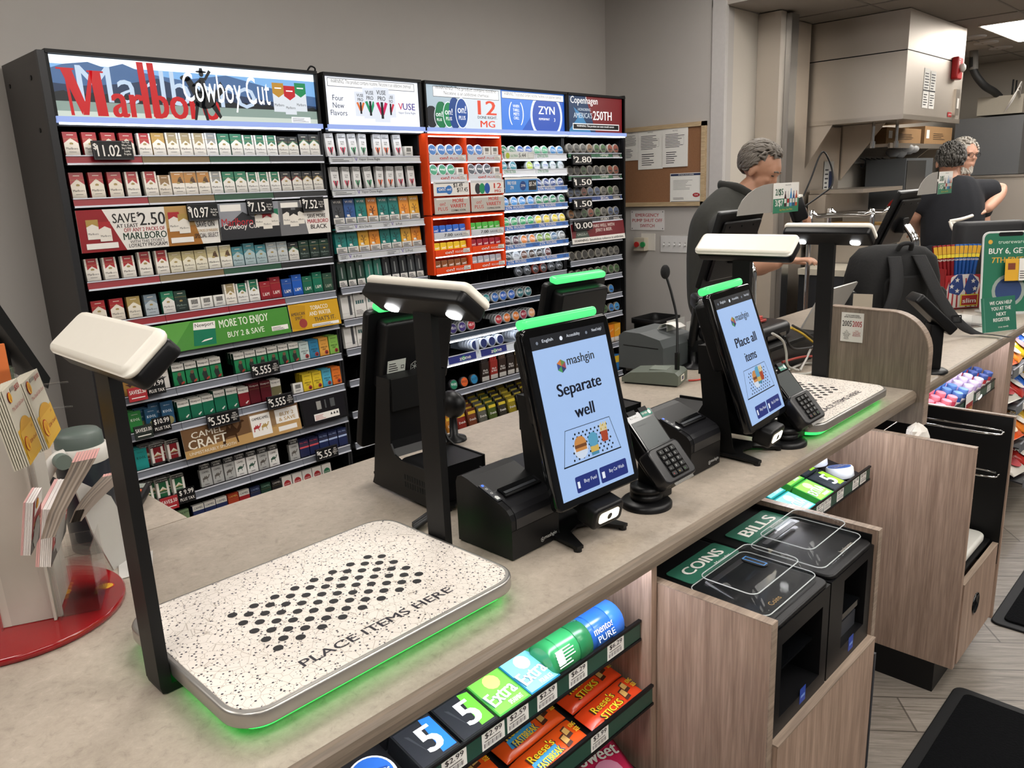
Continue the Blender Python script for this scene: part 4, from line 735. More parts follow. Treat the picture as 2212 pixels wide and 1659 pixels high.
def save(x, z, big, sm, col, lab, lab2):
    M = T(x, DY-.04, z) @ RX(84); g = G(M); g.box((0, 0, -.008), (.075, .058, 0), C(col)); g.text('SAVE$'+big, .017, WH, None, .0375, .028, .001, w=.066, bold=.02); g.rect(.01, .012, .065, .016, WH, z=.001); obj('price_tag', g, None, lab, 'price tag')
    M = T(x+.078, DY-.042, z+.012) @ RX(84); g = G(M); g.box((0, 0, -.010), (.075, .064, 0), BLK); g.text(sm, .022, WH, None, .0375, .034, .001, w=.064, bold=.02); g.text('PLUS TAX', .014, WH, None, .0375, .010, .001, w=.064, bold=.02); obj('price_tag', g, None, lab2, 'price tag')
save(1.145, .772, '2.50', '$ 9.99', 'a3242b', 'red save 2.50 tag under the red eagle pack', 'black 9.99 plus tax tag beside the red save tag on the fifth cigarette shelf')
save(1.145, .606, '3.00', '$10.99', '17221c', 'black-green save 3.00 tag on the sixth cigarette shelf', 'black 10.99 plus tax tag on the sixth cigarette shelf')
save(1.205, .262, '.50', '$ 9.99', 'a3242b', 'red save tag on the eighth cigarette shelf', 'black 9.99 plus tax tag on the eighth cigarette shelf')
# ---- bay B: vapes
def strip_text(zb, x0, x1, bits, y=DY):
    M = T(0, y, zb) @ RX(-9) @ FR(0, -.0062, 0); g = G(M)
    for kind, x, w, t in bits:
        if kind == 'box': g.frame(x, .007, x+w, .029, .001, IK, z=.0005); lines(g, None, x+.004, x+w-.004, .011, .026, 2, IK, .0005)
        else: g.text(t, .013 if kind == 't' else .02, {'t': INK, 'v': C('4b2f8f'), 'r': C('c2331f'), 'w': WH, 'g': C('2b8a55')}[kind[0]], None, x, .010, .0006, w=w or None, al='L', bold=.01)
    return g
BM = {}
def vape_mesh(kind, c):
    if (kind, c) in BM: return BM[kind, c]
    g = G(); F = FR(0, -.0002, 0)
    if kind == 'pro':
        w, h, d = .046, .108, .02; g.box((-w/2, 0, 0), (w/2, d, h), C('d4d3d2', .3)); g.frame(-w*.4, h*.80, w*.4, h*.95, .0012, IK, F, .0004); lines(g, F, -w*.34, w*.34, h*.82, h*.93, 3, IK, .0004); g.text('VUSE\nPRO', .0075, IK, F, 0, h*.5, .0004, w=w*.45, bold=.01, res=1)
        for s in (-1, 1): g.poly([(s*w*.34, h*.38), (s*w*.1, h*.12), (s*w*.05, h*.2), (s*w*.16, h*.4)], C(c), F, .0004)
        g.rect(-w*.08, h*.06, w*.08, h*.38, IK, F, .0007)
    elif kind == 'vuse':
        w, h, d = .064, .122, .022; g.box((-w/2, 0, 0), (w/2, d, h), C(c, .35)); g.rect(-w/2, 0, w/2, h*.24, C('cfcdc8'), F, .0004); lines(g, F, -w*.4, w*.4, h*.04, h*.2, 4, IK, .0008, .5); g.text('VUSE', .011, WH, F, 0, h*.83, .0004, w=w*.7, bold=.02, res=1)
        lt = C({'17706b': '0f4a47', 'd8892b': 'a85f14', '2b4f86': '16305c', '3a3c42': '1b1c20', 'c5782e': '5f3010', 'd6a034': '8a6420'}.get(c, '222222'))
        for k in range(5): g.poly([(0, h*.46), (.016*cos(rad(30+72*k)), h*.53+.018*sin(rad(30+72*k))), (.020*cos(rad(55+72*k)), h*.53+.02*sin(rad(55+72*k)))], lt, F, .0004)
        g.rect(-.004, h*.30, .004, h*.56, lt, F, .0008); g.rect(-.02, h*.27, .0, h*.36, C('d8d6d0'), F, .0006)
    elif kind == 'njoy':
        w, h, d = .046, .135, .018; g.box((-w/2, 0, 0), (w/2, d, h), C(c, .35)); g.text('NJOY', .009, WH, F, 0, h*.84, .0004, w=w*.7, bold=.02, res=1); g.rect(-.003, h*.3, .003, h*.72, C('8f9492'), F, .0004); g.rect(-w/2, 0, w/2, h*.22, C('cfcdc8'), F, .0004); lines(g, F, -w*.4, w*.4, h*.03, h*.18, 4, IK, .0008, .5)
    elif kind == 'juul':
        w, h, d = .072, .128, .02; g.box((-w/2, 0, 0), (w/2, d, h), C('d2d0cc', .35)); g.text('JUUL', .009, C('77787a'), F, -w*.25, h*.82, .0004, w=.02, res=1)
        if c == 'd': g.box((w*.12, -.002, h*.12), (w*.32, 0, h*.9), C('3c3e42')); g.rect(-w/2, h*.2, w/2, h*.21, C('9a9a98'), F, .0004)
        else:
            for k in range(2 if c == 'q' else 4): g.rect(-w*.35+w*.18*k, h*.52, -w*.22+w*.18*k, h*.66, C('2f5c5c'), F, .0004)
            lines(g, F, -w*.4, w*.4, h*.1, h*.3, 5, IK, .0004); g.rect(w*.1, h*.88, w*.4, h*.94, IK, F, .0004)
    BM[kind, c] = g.mesh('vape_box'); return BM[kind, c]
VL = {'pro': 'white vape box with a coloured leaf mark', 'njoy': 'slim vape box', 'juul': 'white vape kit box'}
def vrow(zb, kind, cols, xs, rowname, tilt=-6, seed=0, names=None):
    rnd = random.Random(seed)
    for i, (c, x) in enumerate(zip(cols, xs)):
        nm = (names or {}).get(c, ''); what = {'pro': 'white vape box with %s leaves' % nm, 'vuse': '%s vape box with a white base' % nm, 'njoy': 'slim %s vape box' % nm, 'juul': 'white vape kit box'}[kind]
        o = obj('vape_box', vape_mesh(kind, c), None, '%s, %s from left on the %s' % (what, ORD[i], rowname), 'vape box', 'vape boxes on the '+rowname, loc=(x, DY+.014, zb+.037)); o.rotation_euler = (rad(tilt), rad(rnd.uniform(-4, 4) if kind == 'pro' else 0), rad(rnd.uniform(-5, 5) if kind == 'pro' else 0))
NM = {'c2304f': 'red', '2b8a5a': 'green', 'd8603a': 'orange', '17706b': 'teal', 'd8892b': 'orange', '2b4f86': 'blue', '3a3c42': 'dark grey', 'c5782e': 'rust', 'd6a034': 'amber', '1f3a30': 'dark green', '2b6a5c': 'green', '222528': 'black', '33373a': 'charcoal'}
WST = C('b4b6b8', .35)
def bshelf(zb, m=GREYST, txt=None):
    s = shelf('B', zb, 2.246, 2.815, [(2.815, m, None)], div=8)
    if txt: obj('strip_print', strip_text(zb, 2.246, 2.815, txt), s)
bshelf(1.722, WST, [('box', 2.26, .12, ''), ('v', 2.395, .016, 'V'), ('t', 2.42, .13, 'Vapor Done Right')]); bshelf(1.563, WST, [('box', 2.26, .12, ''), ('v', 2.395, .016, 'V'), ('t', 2.42, .13, 'Vapor Done Right')])
bshelf(1.395, WST, [('box', 2.26, .09, ''), ('v', 2.36, .016, 'V'), ('t', 2.385, .08, 'All In One Kit'), ('box', 2.54, .04, ''), ('v', 2.59, .016, 'V'), ('t', 2.62, .04, '6-Pod')]); bshelf(1.25, WST, [('box', 2.26, .04, ''), ('v', 2.31, .016, 'V'), ('t', 2.335, .05, '4-Pod'), ('box', 2.55, .08, ''), ('v', 2.645, .016, 'V'), ('t', 2.67, .05, '2-Pod')])
for z in (1.083, .918, .765, .6, .43, .26): bshelf(z)
vrow(1.722, 'pro', ['c2304f', 'c2304f', '2b8a5a', '2b8a5a', 'd8603a', 'd8603a', 'c2304f'], [2.275, 2.345, 2.41, 2.465, 2.555, 2.61, 2.69], 'top vape shelf', seed=4, names=NM)
obj('stock_card', pack_mesh('x'), None, 'small white barcode card at the right end of the top vape shelf', 'card', loc=(2.755, DY+.014, 1.758))
vrow(1.563, 'pro', ['c2304f', 'c2304f', '2b8a5a', '2b8a5a', 'd8603a', 'd8603a', 'c2304f', 'c2304f'], [2.285, 2.35, 2.415, 2.49, 2.555, 2.62, 2.69, 2.765], 'second vape shelf', seed=5, names=NM)
vrow(1.395, 'vuse', ['3a3c42', '2b4f86', '17706b', 'c5782e', '17706b', '17706b', 'd8892b', 'd6a034'], [2.285+.0695*i for i in range(8)], 'third vape shelf', names=NM)
vrow(1.25, 'vuse', ['17706b', '17706b', 'd6a034', 'd8892b', '17706b', '17706b', 'd6a034', 'd8892b'], [2.285+.0695*i for i in range(8)], 'fourth vape shelf', names=NM)
vrow(1.083, 'njoy', ['1f3a30', '1f3a30', '1f3a30', '2b6a5c', '2b6a5c', '222528', '222528', '222528', '33373a', '33373a'], [2.275+.056*i for i in range(10)], 'fifth vape shelf', names=NM)
vrow(.918, 'juul', ['d', 'p', 'q', 'q', 'p', 'd', 'q'], [2.29+.078*i for i in range(7)], 'sixth vape shelf'); vrow(.765, 'juul', ['d', 'q', 'p', 'q', 'd', 'q', 'p'], [2.29+.078*i for i in range(7)], 'seventh vape shelf')
# ---- bay C: cans in orange racks and white trays
CMESH = {}
def can_mesh(face, word, ink='ffffff', rim='d8dde0', r=.0315, th=.021, lit=0):
    k = (face, word, ink, rim, r)
    if k in CMESH: return CMESH[k]
    g = G(T(0, 0, r) @ RX(90)); m = C(rim, .3)
    g.lathe([(r*.96, -th), (r, -th+.002), (r, -.002), (r*.95, 0), (r*.86, .0004)], m, n=22, cap=True); g.poly(circ(r*.84, 22), C(face, .35), z=.0009)
    if word: g.text(word, r*.5, C(ink), None, 0, -r*.16, .0014, w=r*1.25, bold=.02, res=1)
    if rim == 'b9a16a' or rim == '9a968c': g.rect(-r*.5, -r*.35, r*.5, -r*.05, C('2b2a28'), z=.0012)
    CMESH[k] = g.mesh('can'); return CMESH[k]
def cans(row, rowname, x0, pitch, zb, y=DY+.012, lift=.02, tilt=-10, behind=0, seed=0):
    n = 0; rnd = random.Random(seed)
    for i, c in enumerate(row):
        if not c: continue
        look, args = c; n += 1
        lab = '%s can, %s from left, %s' % (look, ORD[n-1], rowname)
        x = x0+(i+.5)*pitch
        o = obj('can', can_mesh(*args), None, lab, 'can', 'cans on the '+rowname, loc=(x, y, zb+lift)); o.rotation_euler = (rad(tilt), rad(rnd.uniform(-12, 12)), 0)
        for k in range(1, behind+1):
            o = obj('can', can_mesh(args[0], '', args[2] if len(args) > 2 else 'ffffff', args[3] if len(args) > 3 else 'd8dde0'), None, '%s can queued behind the %s slot of the %s' % (look, ORD[i], rowname), 'can', 'cans behind slot %d on the %s' % (i+1, rowname), loc=(x, y+.024*k, zb+lift)); o.rotation_euler = (rad(tilt), 0, 0)
ORNG = mat('orange_acrylic', 'e2481c', .25, var=.03)
def rack(lab, z0, z1, rows):
    t = thing('display_rack', lab, 'display rack', (3.12, DY, z0))
    x0, xm, x1 = 2.842, 3.128, 3.41; y0, y1 = DY-.03, DY+.16
    obj('back', G().box((x0, y1-.004, z0), (x1, y1, z1), ORNG), t); obj('top', G().box((x0, y0, z1-.012), (x1, y1, z1), ORNG), t)
    for x in (x0, xm-.006, x1-.012): obj('side', G().box((x, y0, z0), (x+.012, y1-.004, z1-.012), ORNG), t)
    obj('light_strip', G().box((x0+.02, y0-.004, z1-.017), (x1-.02, y0+.006, z1-.012), LEDW), t, 'lit strip along the top edge')
    for zb, m, txt in rows:
        s = obj('tray', G().box((x0+.012, y0+.01, zb), (x1-.012, y1-.01, zb+.005), ORNG), t)
        for xa, xb in ((x0+.013, xm-.008), (xm+.008, x1-.013)):
            pp = obj('price_strip', G().box((xa, y0-.006, zb-.002), (xb, y0+.002, zb+.034), m), s)
        if txt:
            for k, xa in enumerate((x0+.013, xm+.008)):
                g = G(FR(xa, y0-.0065, zb)); g.text(txt[k][0], .017, txt[k][1], None, .10, .009, .0005, w=.06, bold=.03); g.text(txt[k][2], .012, txt[k][1], None, .175, .009, .0005, w=.06); g.frame(.205, .006, .257, .03, .001, IK, z=.0005); g.rect(.206, .007, .256, .029, WH, z=.0003); lines(g, None, .209, .253, .010, .027, 3, IK, .0008)
                obj('strip_print', g, s)
        obj('light_strip', G().box((x0+.02, y0-.004, zb-.009), (x1-.02, y0+.004, zb-.004), LEDW), s, 'lit strip under the tray edge')
    return t
wst = C('c9cdd4', .35); RDI = C('c2331f')
rack('orange two-column can rack directly under the double header', 1.445, 1.872, [(1.728, wst, [('on!', RDI, 'PLUS')]*2), (1.623, wst, [('on!', RDI, 'PLUS')]*2)])
rack('orange two-column box rack below the orange can rack', 1.118, 1.437, [(1.315, wst, [('7.00', IK, 'SAVE')]*2), (1.220, ORNG, [('on!', WH, 'POUCHES')]*2), (1.122, ORNG, [('on!', WH, 'POUCHES')]*2)])
OB = ('blue and white', ('2f6fb5', 'on!', 'ffffff', 'e4e9ec')); OG = ('green and white', ('2b8a66', 'on!', 'ffffff', 'e4e9ec')); OK_ = ('dark and white', ('2a3442', 'on!', 'ffffff', 'e4e9ec'))
cans([OB, OB, OB, OB], 'top left tray of the upper orange rack', 2.858, .066, 1.728, DY-.018, .03); cans([OB, OB], 'top right tray of the upper orange rack', 3.14, .066, 1.728, DY-.018, .03)
cans([OG, OG, OG], 'lower left tray of the upper orange rack', 2.858, .066, 1.623, DY-.018, .03); cans([OK_, OK_, OK_], 'lower right tray of the upper orange rack', 3.14, .066, 1.623, DY-.018, .03)
for k, x in enumerate((3.30, 3.365)): obj('stock_card', pack_mesh('x'), None, 'white stock card %s in the orange rack top right tray' % ['beside the blue cans', 'at the far end'][k], 'card', loc=(x, DY-.02, 1.758))
obj('stock_card', pack_mesh('x'), None, 'white stock card at the end of the lower right tray of the upper orange rack', 'card', loc=(3.375, DY-.02, 1.645)); obj('stock_card', pack_mesh('x'), None, 'white stock card at the end of the lower left tray of the upper orange rack', 'card', loc=(3.085, DY-.02, 1.645))
def onp(g, w, h): g.rect(0, h*.82, w, h, C('c9c9c9'), z=.0004); lines(g, None, w*.05, w*.9, h*.85, h*.97, 1, IK, .0008); g.rect(w*.08, h*.2, w*.36, h*.6, C('2f6fb5'), z=.0005); g.text('on!', .022, WH, None, w*.22, h*.34, .001, w=.05, bold=.03); g.poly(circ(.024, 18, w*.42, h*.4), C('2f6fb5'), z=.0008); g.text('on!', .014, WH, None, w*.42, h*.35, .001, w=.03, bold=.03); g.text('$3.49', .022, IK, None, w*.68, h*.52, .001, w=.07, bold=.02); g.text('$17.45', .024, IK, None, w*.80, h*.18, .001, w=.08, bold=.02)
promo('white sign with blue tins and two prices, lower left on the upper orange rack', 2.862, 3.122, 1.545, 1.622, onp, y=DY-.045)
promo('white sign with tilted tins and a red 12, lower right on the upper orange rack', 3.136, 3.402, 1.545, 1.622, lambda g, w, h: (g.rect(0, h*.82, w, h, C('c9c9c9'), z=.0004), [g.poly([(w*(x)+.022*cos(a*pi/10), h*.4+.03*sin(a*pi/10)) for a in range(20)], C(c), z=.0006+.0002*i) for i, (x, c) in enumerate(((.2, '2a2c33'), (.33, '1d8a55'), (.48, '1d4f9e')))], g.text('12', .03, RDI, None, w*.8, h*.38, .001, w=.06, bold=.03), g.text('MG', .016, RDI, None, w*.8, h*.08, .001, w=.05, bold=.03)), y=DY-.045)
def more(g, w, h): g.rect(0, 0, w, h, C('b9b3ab'), z=.0003); g.text('on!\nPLUS', .020, RDI, None, w*.22, h*.2, .001, w=.07); g.text('MORE\nVARIETY', .021, RDI, None, w*.66, h*.35, .001, w=.12, bold=.03); g.text('COMING SOON.', .011, IK, None, w*.66, h*.12, .001, w=.11, bold=.02); g.rect(w*.05, h*.88, w*.95, h*.97, WH, z=.0006)
promo('silver more variety sign at the bottom left of the upper orange rack', 2.862, 3.122, 1.448, 1.535, more, y=DY-.045); promo('silver more variety sign at the bottom right of the upper orange rack', 3.136, 3.402, 1.448, 1.535, more, y=DY-.045)
def onbox(c):
    k = ('onb', c)
    if k not in CMESH:
        g = G(); g.slab(.044, .062, .007, 0, .014, .002, C(c, .3), M=T(0, 0, .031) @ RX(90), n=3); g.text('on!', .014, WH, FR(0, -.0142, .028), w=.03, bold=.03, res=1); CMESH[k] = g.mesh('pouch_box')
    return CMESH[k]
for zb, row in ((1.315, (('blue', '2457a8'), ('green', '3f9a35'))), (1.220, (('yellow', 'd8b41f'), ('dark red', '8c1226'))), (1.122, (('brown', '7a4a26'), ('silver', '9a9ea2')))):
    for side, (nm, c) in enumerate(row):
        for i in range(5):
            o = obj('pouch_box', onbox(c), None, '%s rounded pouch box, %s from left, %s tray of the lower orange rack' % (nm, ORD[i], {1.315: 'top', 1.220: 'middle', 1.122: 'bottom'}[zb]), 'pouch box', nm+' pouch boxes in the orange rack', loc=((2.862, 3.142)[side]+.026+.050*i, DY+.0, zb+.008)); o.rotation_euler = (rad(-6), 0, 0)
Z = lambda look, c, ink='ffffff', rim='e2e6e8', word='ZYN': (look, (c, word, ink, rim))
ZW = lambda look, ink: (look, ('d9dee2', 'ZYN', ink, '9fb4b0'))
zg, zb_, zn, zc = Z('green', '15784f'), Z('blue', '2a62b8'), Z('navy', '1d3f7d'), Z('sky blue', '3f8ed0')
BLS = C('2a66b4', .35); blt = lambda x: [('w', x+.012, .05, 'ZYN'), ('w', x+.075, .10, 'WWW.ZYN.COM/REWARDS'), ('box', x+.235, .05, '')]
CROWS = [(1.735, wst, [zg, zg, zb_, zb_, Z('pale green', '59b58c'), Z('pale green', '59b58c'), zc, zc], 'top shelf of round tins', [('g', 3.43, .08, 'ZYN ULTRA'), ('g', 3.725, .1, 'ZYN ULTRA')]),
 (1.645, wst, [Z('teal', '1f7f8c'), Z('teal', '1f7f8c'), None, Z('lime', 'b4c832'), ZW('white blue', '2a62b8'), ZW('white blue', '2a62b8'), ZW('white grey', '77828a'), ZW('white grey', '77828a')], 'second shelf of round tins', [('g', 3.43, .1, 'ZYN ULTRA'), ('g', 3.725, .1, 'ZYN ULTRA')]),
 (1.540, BLS, [None, None, None, None, zn, zn, zn, zn], 'third shelf of round tins', blt(3.71)), (1.437, BLS, [zc, zc, zc, zc, zg, zg, zg, zg], 'fourth shelf of round tins', blt(3.42)+blt(3.71)),
 (1.318, BLS, [Z('mid green', '2b9a62')]*4+[Z('yellow', 'd8c32f')]*4, 'fifth shelf of round tins', blt(3.42)+blt(3.71)), (1.205, BLS, [Z('plum', '4a2434'), Z('plum', '4a2434'), Z('orange', 'd8813a'), Z('orange', 'd8813a'), Z('olive', '7a9a3a'), Z('olive', '7a9a3a'), Z('steel blue', '5a7a9a'), Z('grey', '85898c')], 'sixth shelf of round tins', blt(3.42)+blt(3.71)),
 (1.112, BLS, [Z('dark', '2b3238'), Z('white', 'c8ccd0', '55585c'), Z('brown', '5c3320'), Z('dark brown', '3a2416'), Z('black', '2a2624'), Z('maroon', '5a2420')], 'seventh shelf of round tins', blt(3.42)+blt(3.71))]
for i, (zb, m, row, nm, txt) in enumerate(CROWS):
    s = shelf('C', zb, 3.415, 4.005, [(3.708, m, None), (4.005, m, None)], depth=.2, lit=1, hgt=.032, y=DY-.02)
    obj('strip_print', strip_text(zb, 3.415, 4.0, txt, y=DY-.02), s); cans(row, nm, 3.418, .0733, zb, y=DY-.006, lift=.022, seed=i, behind=1 if zb < 1.4 else 0)
promo('blue sign with a round tin and a price on the third shelf of round tins', 3.418, 3.700, 1.545, 1.632, lambda g, w, h: (g.rect(0, 0, w, h*.86, C('3f83c4'), z=.0003), g.text('FIND YOUR\nZYN', .020, WH, None, w*.2, h*.22, .001, w=.075, bold=.03), g.poly(circ(.028, 20, w*.54, h*.42), C('1d3f7d'), z=.0006), g.text('ZYN', .014, WH, None, w*.54, h*.36, .001, w=.035, bold=.03), g.rect(w*.72, h*.1, w*.97, h*.78, IK, z=.0006), g.text('$5.24', .024, WH, None, w*.845, h*.35, .001, w=.06, bold=.02)), y=DY-.04)
obj('price_tag', G(FR(3.43, DY-.034, 1.737)).box((0, 0, -.003), (.255, .042, 0), C('d4d6d2')).poly(circ(.017, 14, .025, .02), C('a9b83a'), z=.0005).text('ULTRA', .014, C('2b8a55'), None, .08, .012, .001, w=.06).text('5.44', .024, IK, None, .15, .010, .001, w=.06).frame(.2, .006, .25, .036, .001, IK, z=.0005), None, 'white price card reading 5.44 on the top shelf of round tins', 'price tag')
shelf('C', .999, 2.862, 4.005, [(3.415, GREYST, None), (3.7, GREYST, None), (4.005, GREYST, None)], div=18); shelf('C', .865, 2.862, 4.005, [(3.415, C('3a4656', .35), None), (3.7, C('3a4656', .35), None), (4.005, C('3a4656', .35), None)], div=18); shelf('C', .725, 2.862, 4.005, [(3.2, C('3a4656', .35), None), (3.7, C('3a4656', .35), None), (4.005, C('3a4656', .35), None)], div=18)
dk = lambda look, ring: (look, ('2e3134', 'R', 'b8bcc0', ring))
cans([None, dk('black', '77797c'), dk('black', '77797c'), dk('black and red', 'a34a3a'), dk('black and red', 'a34a3a'), dk('black', '77797c'), dk('black', '77797c')], 'dark tin shelf under the orange racks', 3.45, .078, .999, lift=.036)
ve = lambda look, c: (look, (c, 'VELO', 'ffffff', 'c9ced2'))
cans([None]*4+[ve('teal', '2f8a92'), ve('blue', '2563b0'), ve('blue', '2a5fb8'), ve('blue', '2a5fb8'), ve('dark teal', '1f5f6a'), ve('dark teal', '1f5f6a')], 'first dark-stripped tin shelf', 2.93, .0755, .865, lift=.036, behind=4); cans([ve('purple', '3a2f78'), ve('purple', '3a2f78'), ve('purple', '4a3a88'), ve('red', 'b3303a'), None, None, ve('crimson', 'b02a34'), ve('orange', 'd8742a'), ve('orange', 'd87a2a'), ve('ruby', '9a2440'), ve('pale orange', 'e0a070')], 'second dark-stripped tin shelf', 2.88, .0755, .725, lift=.036, behind=4)
price(2.96, .86, '$5.85', 'black price tag behind the central camera post', y=DY-.04)
ZN = C('d4dbe4', .35)
s = shelf('C', .585, 2.862, 4.005, [(3.16, ZN, None), (3.5, ZN, None), (4.005, ZN, None)], lit=1, hgt=.05)
g = G(T(0, DY, .585) @ RX(-9) @ FR(0, -.0062, 0))
for x in (2.93, 3.19, 3.53): g.rect(x, .004, x+.22, .046, C('27307a'), z=.0004); g.text('zone', .024, WH, None, x+.13, .014, .001, w=.09, bold=.03); g.poly(circ(.014, 14, x+.118, .024), C('3f9a6a'), z=.0008)
obj('strip_print', g, s, kind='stuff')
for x in (2.865, 3.17, 3.51): obj('tray_wall', G().box((x, DY-.004, .62), (x+.006, DY+.25, .70), C('cfd6e0', .3)), s)
zo = ('navy ringed', ('2a3568', '', 'ffffff', 'dfe5ee')); cans([None, None, None, zo, zo, zo, zo, None, zo, zo, zo, None], 'white lit tray shelf', 2.90, .074, .585, lift=.05, behind=4)
obj('tray_light', G().box((2.87, DY+.01, .712), (4.0, DY+.03, .717), mat('white_led_strip', 'eaf2ff')), s, 'bright light strip over the white trays')
shelf('C', .392, 2.862, 4.005, [(3.22, GREYST, None), (3.6, GREYST, None), (4.005, GREYST, None)], div=14)
cans([('green black', ('23785a', 'ROGUE', 'ffffff', '2a2a2c')), ('orange black', ('d8602a', 'ROGUE', '2a2020', '2a2a2c')), ('blue black', ('2a7fae', 'ROGUE', '202830', '2a2a2c'))], 'cigar shelf', 2.93, .085, .392, lift=.036)
def cigar(c, c2):
    k = ('cig', c)
    if k not in CMESH:
        g = G(); F = FR(0, -.0002, 0); g.box((-.03, 0, 0), (.03, .02, .115), C(c, .4)); g.text('Black\n& Mild', .012, WH, F, 0, .045, .0004, w=.045, bold=.02, res=1); g.rect(-.03, 0, .03, .028, C('bdb9b2'), F, .0004)
        for j in range(4): g.box((-.026+.014*j, .004, .115), (-.016+.014*j, .014, .135), C(c2))
        CMESH[k] = g.mesh('cigar_box')
    return CMESH[k]
for i, (c, nm, c2) in enumerate((('2a211d', 'black', '2a211d'), ('8e2a22', 'red', '8e2a22'), ('32221c', 'brown', '4a3426'), ('2a211d', 'dark brown', '4a3426'), ('3a2c1e', 'tan-topped brown', 'b59a6a'), ('3a2c1e', 'tan-topped brown', 'b59a6a'), ('32221c', 'brown', 'b59a6a'), ('2a211d', 'black', '4a3426'))):
    obj('cigar_box', cigar(c, c2), None, '%s cigar pack carton, %s from the left on the cigar shelf' % (nm, ORD[i]), 'cigar pack', 'cigar cartons on the cigar shelf', loc=(3.235+.075*i, DY+.014, .43))
shelf('C', .13, 2.862, 4.005, [(4.005, GREYST, None)])
def pouch(c, c2):
    k = ('pou', c)
    if k not in CMESH:
        g = G(); F = FR(0, -.0072, 0); ring = lambda y, a, z: [(x, y*q, z) for x, q in ((-a, 0), (-a*.6, -1), (0, -1.2), (a*.6, -1), (a, 0), (a*.6, 1), (0, 1.2), (-a*.6, 1))]
        g.loft([ring(.001, .04, 0), ring(.006, .039, .02), ring(.006, .039, .08), ring(.001, .04, .115), ring(.0012, .04, .125)], C(c, .25)); g.rect(-.03, .09, .03, .108, C(c2), F, .001); g.text('Dutch', .014, WH, F, 0, .05, .001, w=.05, bold=.02, res=1); CMESH[k] = g.mesh('cigarillo_pouch')
    return CMESH[k]
pc = [('b5752a', 'd8b030', 'amber'), ('7d2a22', 'd8b030', 'red'), ('6d3a26', 'd8b030', 'brown'), ('5a5a52', 'd8c030', 'grey'), ('4a5a2a', 'd8c030', 'green'), ('33302a', 'd8c030', 'charcoal'), ('8a7a22', 'd8c030', 'yellow'), ('2a2a2c', 'c0b040', 'black'), ('55402a', 'd8c030', 'bronze')]
for j in range(5):
    for i, (c, c2, nm) in enumerate(pc):
        o = obj('cigarillo_pouch', pouch(c, c2), None, '%s cigarillo pouch in the %s column of the lowest pouch tray' % (nm, ORD[i]), 'pouch', '%s cigarillo pouches' % nm, loc=(2.955+.088*i, DY+.03+.03*j, .15+.02*j)); o.rotation_euler = (rad(-14), 0, 0)
# ---- bay D: dark cans
dc = lambda c, rim='9a968c': (c[0], (c[1], '', 'ffffff', rim))
gk = ('grey', '55534f'); bz = ('bronze', '6d5238'); gn = ('green', '3d5a34'); rs = ('rust', '7a4030'); bl = ('blue grey', '44506a'); ck = ('charcoal', '33312e')
def cost(x, z, t, lab): price(x, z, t, lab, w=.19, h=.062, small='', y=DY-.04, cut=1)
DR = [(1.74, [gk, gk, gk, bz, gn, gn, rs, rs], 'top snuff shelf', 'Copenhagen', '1f5a3a'), (1.60, [ck, ck, gn, ck, ck, gk, rs, rs], 'second snuff shelf', 'Copenhagen', '1f5a3a'), (1.462, [bl, bl, rs, bl, bl, gk, gn, gk], 'third snuff shelf', 'SKOAL', '27407a'), (1.322, [('orange', '8a5a2a'), ck, gn, rs, gn, gk, bl, bl], 'fourth snuff shelf', 'HUSKY', '3a3c40')]
for zb, row, nm, word, col in DR:
    s = shelf('D', zb, 4.045, 4.615, [(4.33, C(col, .35), None), (4.615, C(col, .35), None)], hgt=.032, depth=.25); g = G(T(0, DY, zb) @ RX(-9) @ FR(0, -.0062, 0))
    g.text(word, .018, WH, None, 4.42, .008, .0005, w=.09, bold=.01); g.rect(4.51, .004, 4.6, .028, C('1a1a1c'), z=.0003); lines(g, None, 4.515, 4.595, .008, .026, 2, WH, .0006); obj('strip_print', g, s)
    cans([dc(c) for c in row], nm, 4.045, .0712, zb, lift=.034)
for z, t, lab in ((1.73, '$2.80', 'black price tag reading 2.80 on the top snuff shelf'), (1.588, '$1.50', 'black price tag reading 1.50 on the second snuff shelf'), (1.45, '$1.50', 'black price tag reading 1.50 on the third snuff shelf'), (1.31, '$0.00', 'black price tag reading 0.00 on the fourth snuff shelf')):
    cost(4.05, z-.028, t, lab)
def griz(g, w, h): g.rect(0, h*.28, w, h, C('6d1f26', .3), z=.0003); g.poly([(w*.06, h*.28), (w*.1, h*.8), (w*.18, h*.95), (w*.27, h*.7), (w*.32, h*.28)], C('3c4a40'), z=.0006); g.text('GRIZZLY', .016, C('b9bdb4'), None, w*.19, h*.4, .001, w=.11, bold=.02); g.text('PAIRS WELL WITH\nJERKY & BEER.', .022, C('d9cfc6'), None, w*.60, h*.46, .001, w=.24, bold=.02); g.text('WARNING: Smokeless tobacco is addictive.', .016, IK, None, w*.5, h*.08, .001, w=w*.94, bold=.02)
promo('dark red jerky and beer sign in the middle of the snuff cabinet', 4.04, 4.618, 1.195, 1.322, griz, y=DY-.03, tilt=8)
for zb in (1.178, 1.046, .92, .78, .645, .42, .2): shelf('D', zb, 4.045, 4.615, [(4.33, GREYST, None), (4.615, GREYST, None)], depth=.3)
cans([dc(ck)]*4+[dc(gk)]*4, 'snuff shelf under the dark red sign', 4.045, .0712, 1.046, lift=.036); cans([dc(gk)]*3+[dc(gn)]*5, 'sixth snuff shelf', 4.045, .0712, .92, lift=.036)
cans([None]*4+[dc(('lime', '5a9a2a')), None, dc(('bright blue', '2a6fb0')), None], 'seventh snuff shelf', 4.045, .0712, .78, lift=.036); cans([dc(ck)]*4+[dc(('mint', '7a9a8a')), dc(gn), dc(('bright blue', '2a6fb0')), dc(('sky', '3a86c0'))], 'eighth snuff shelf', 4.045, .0712, .645, lift=.036)
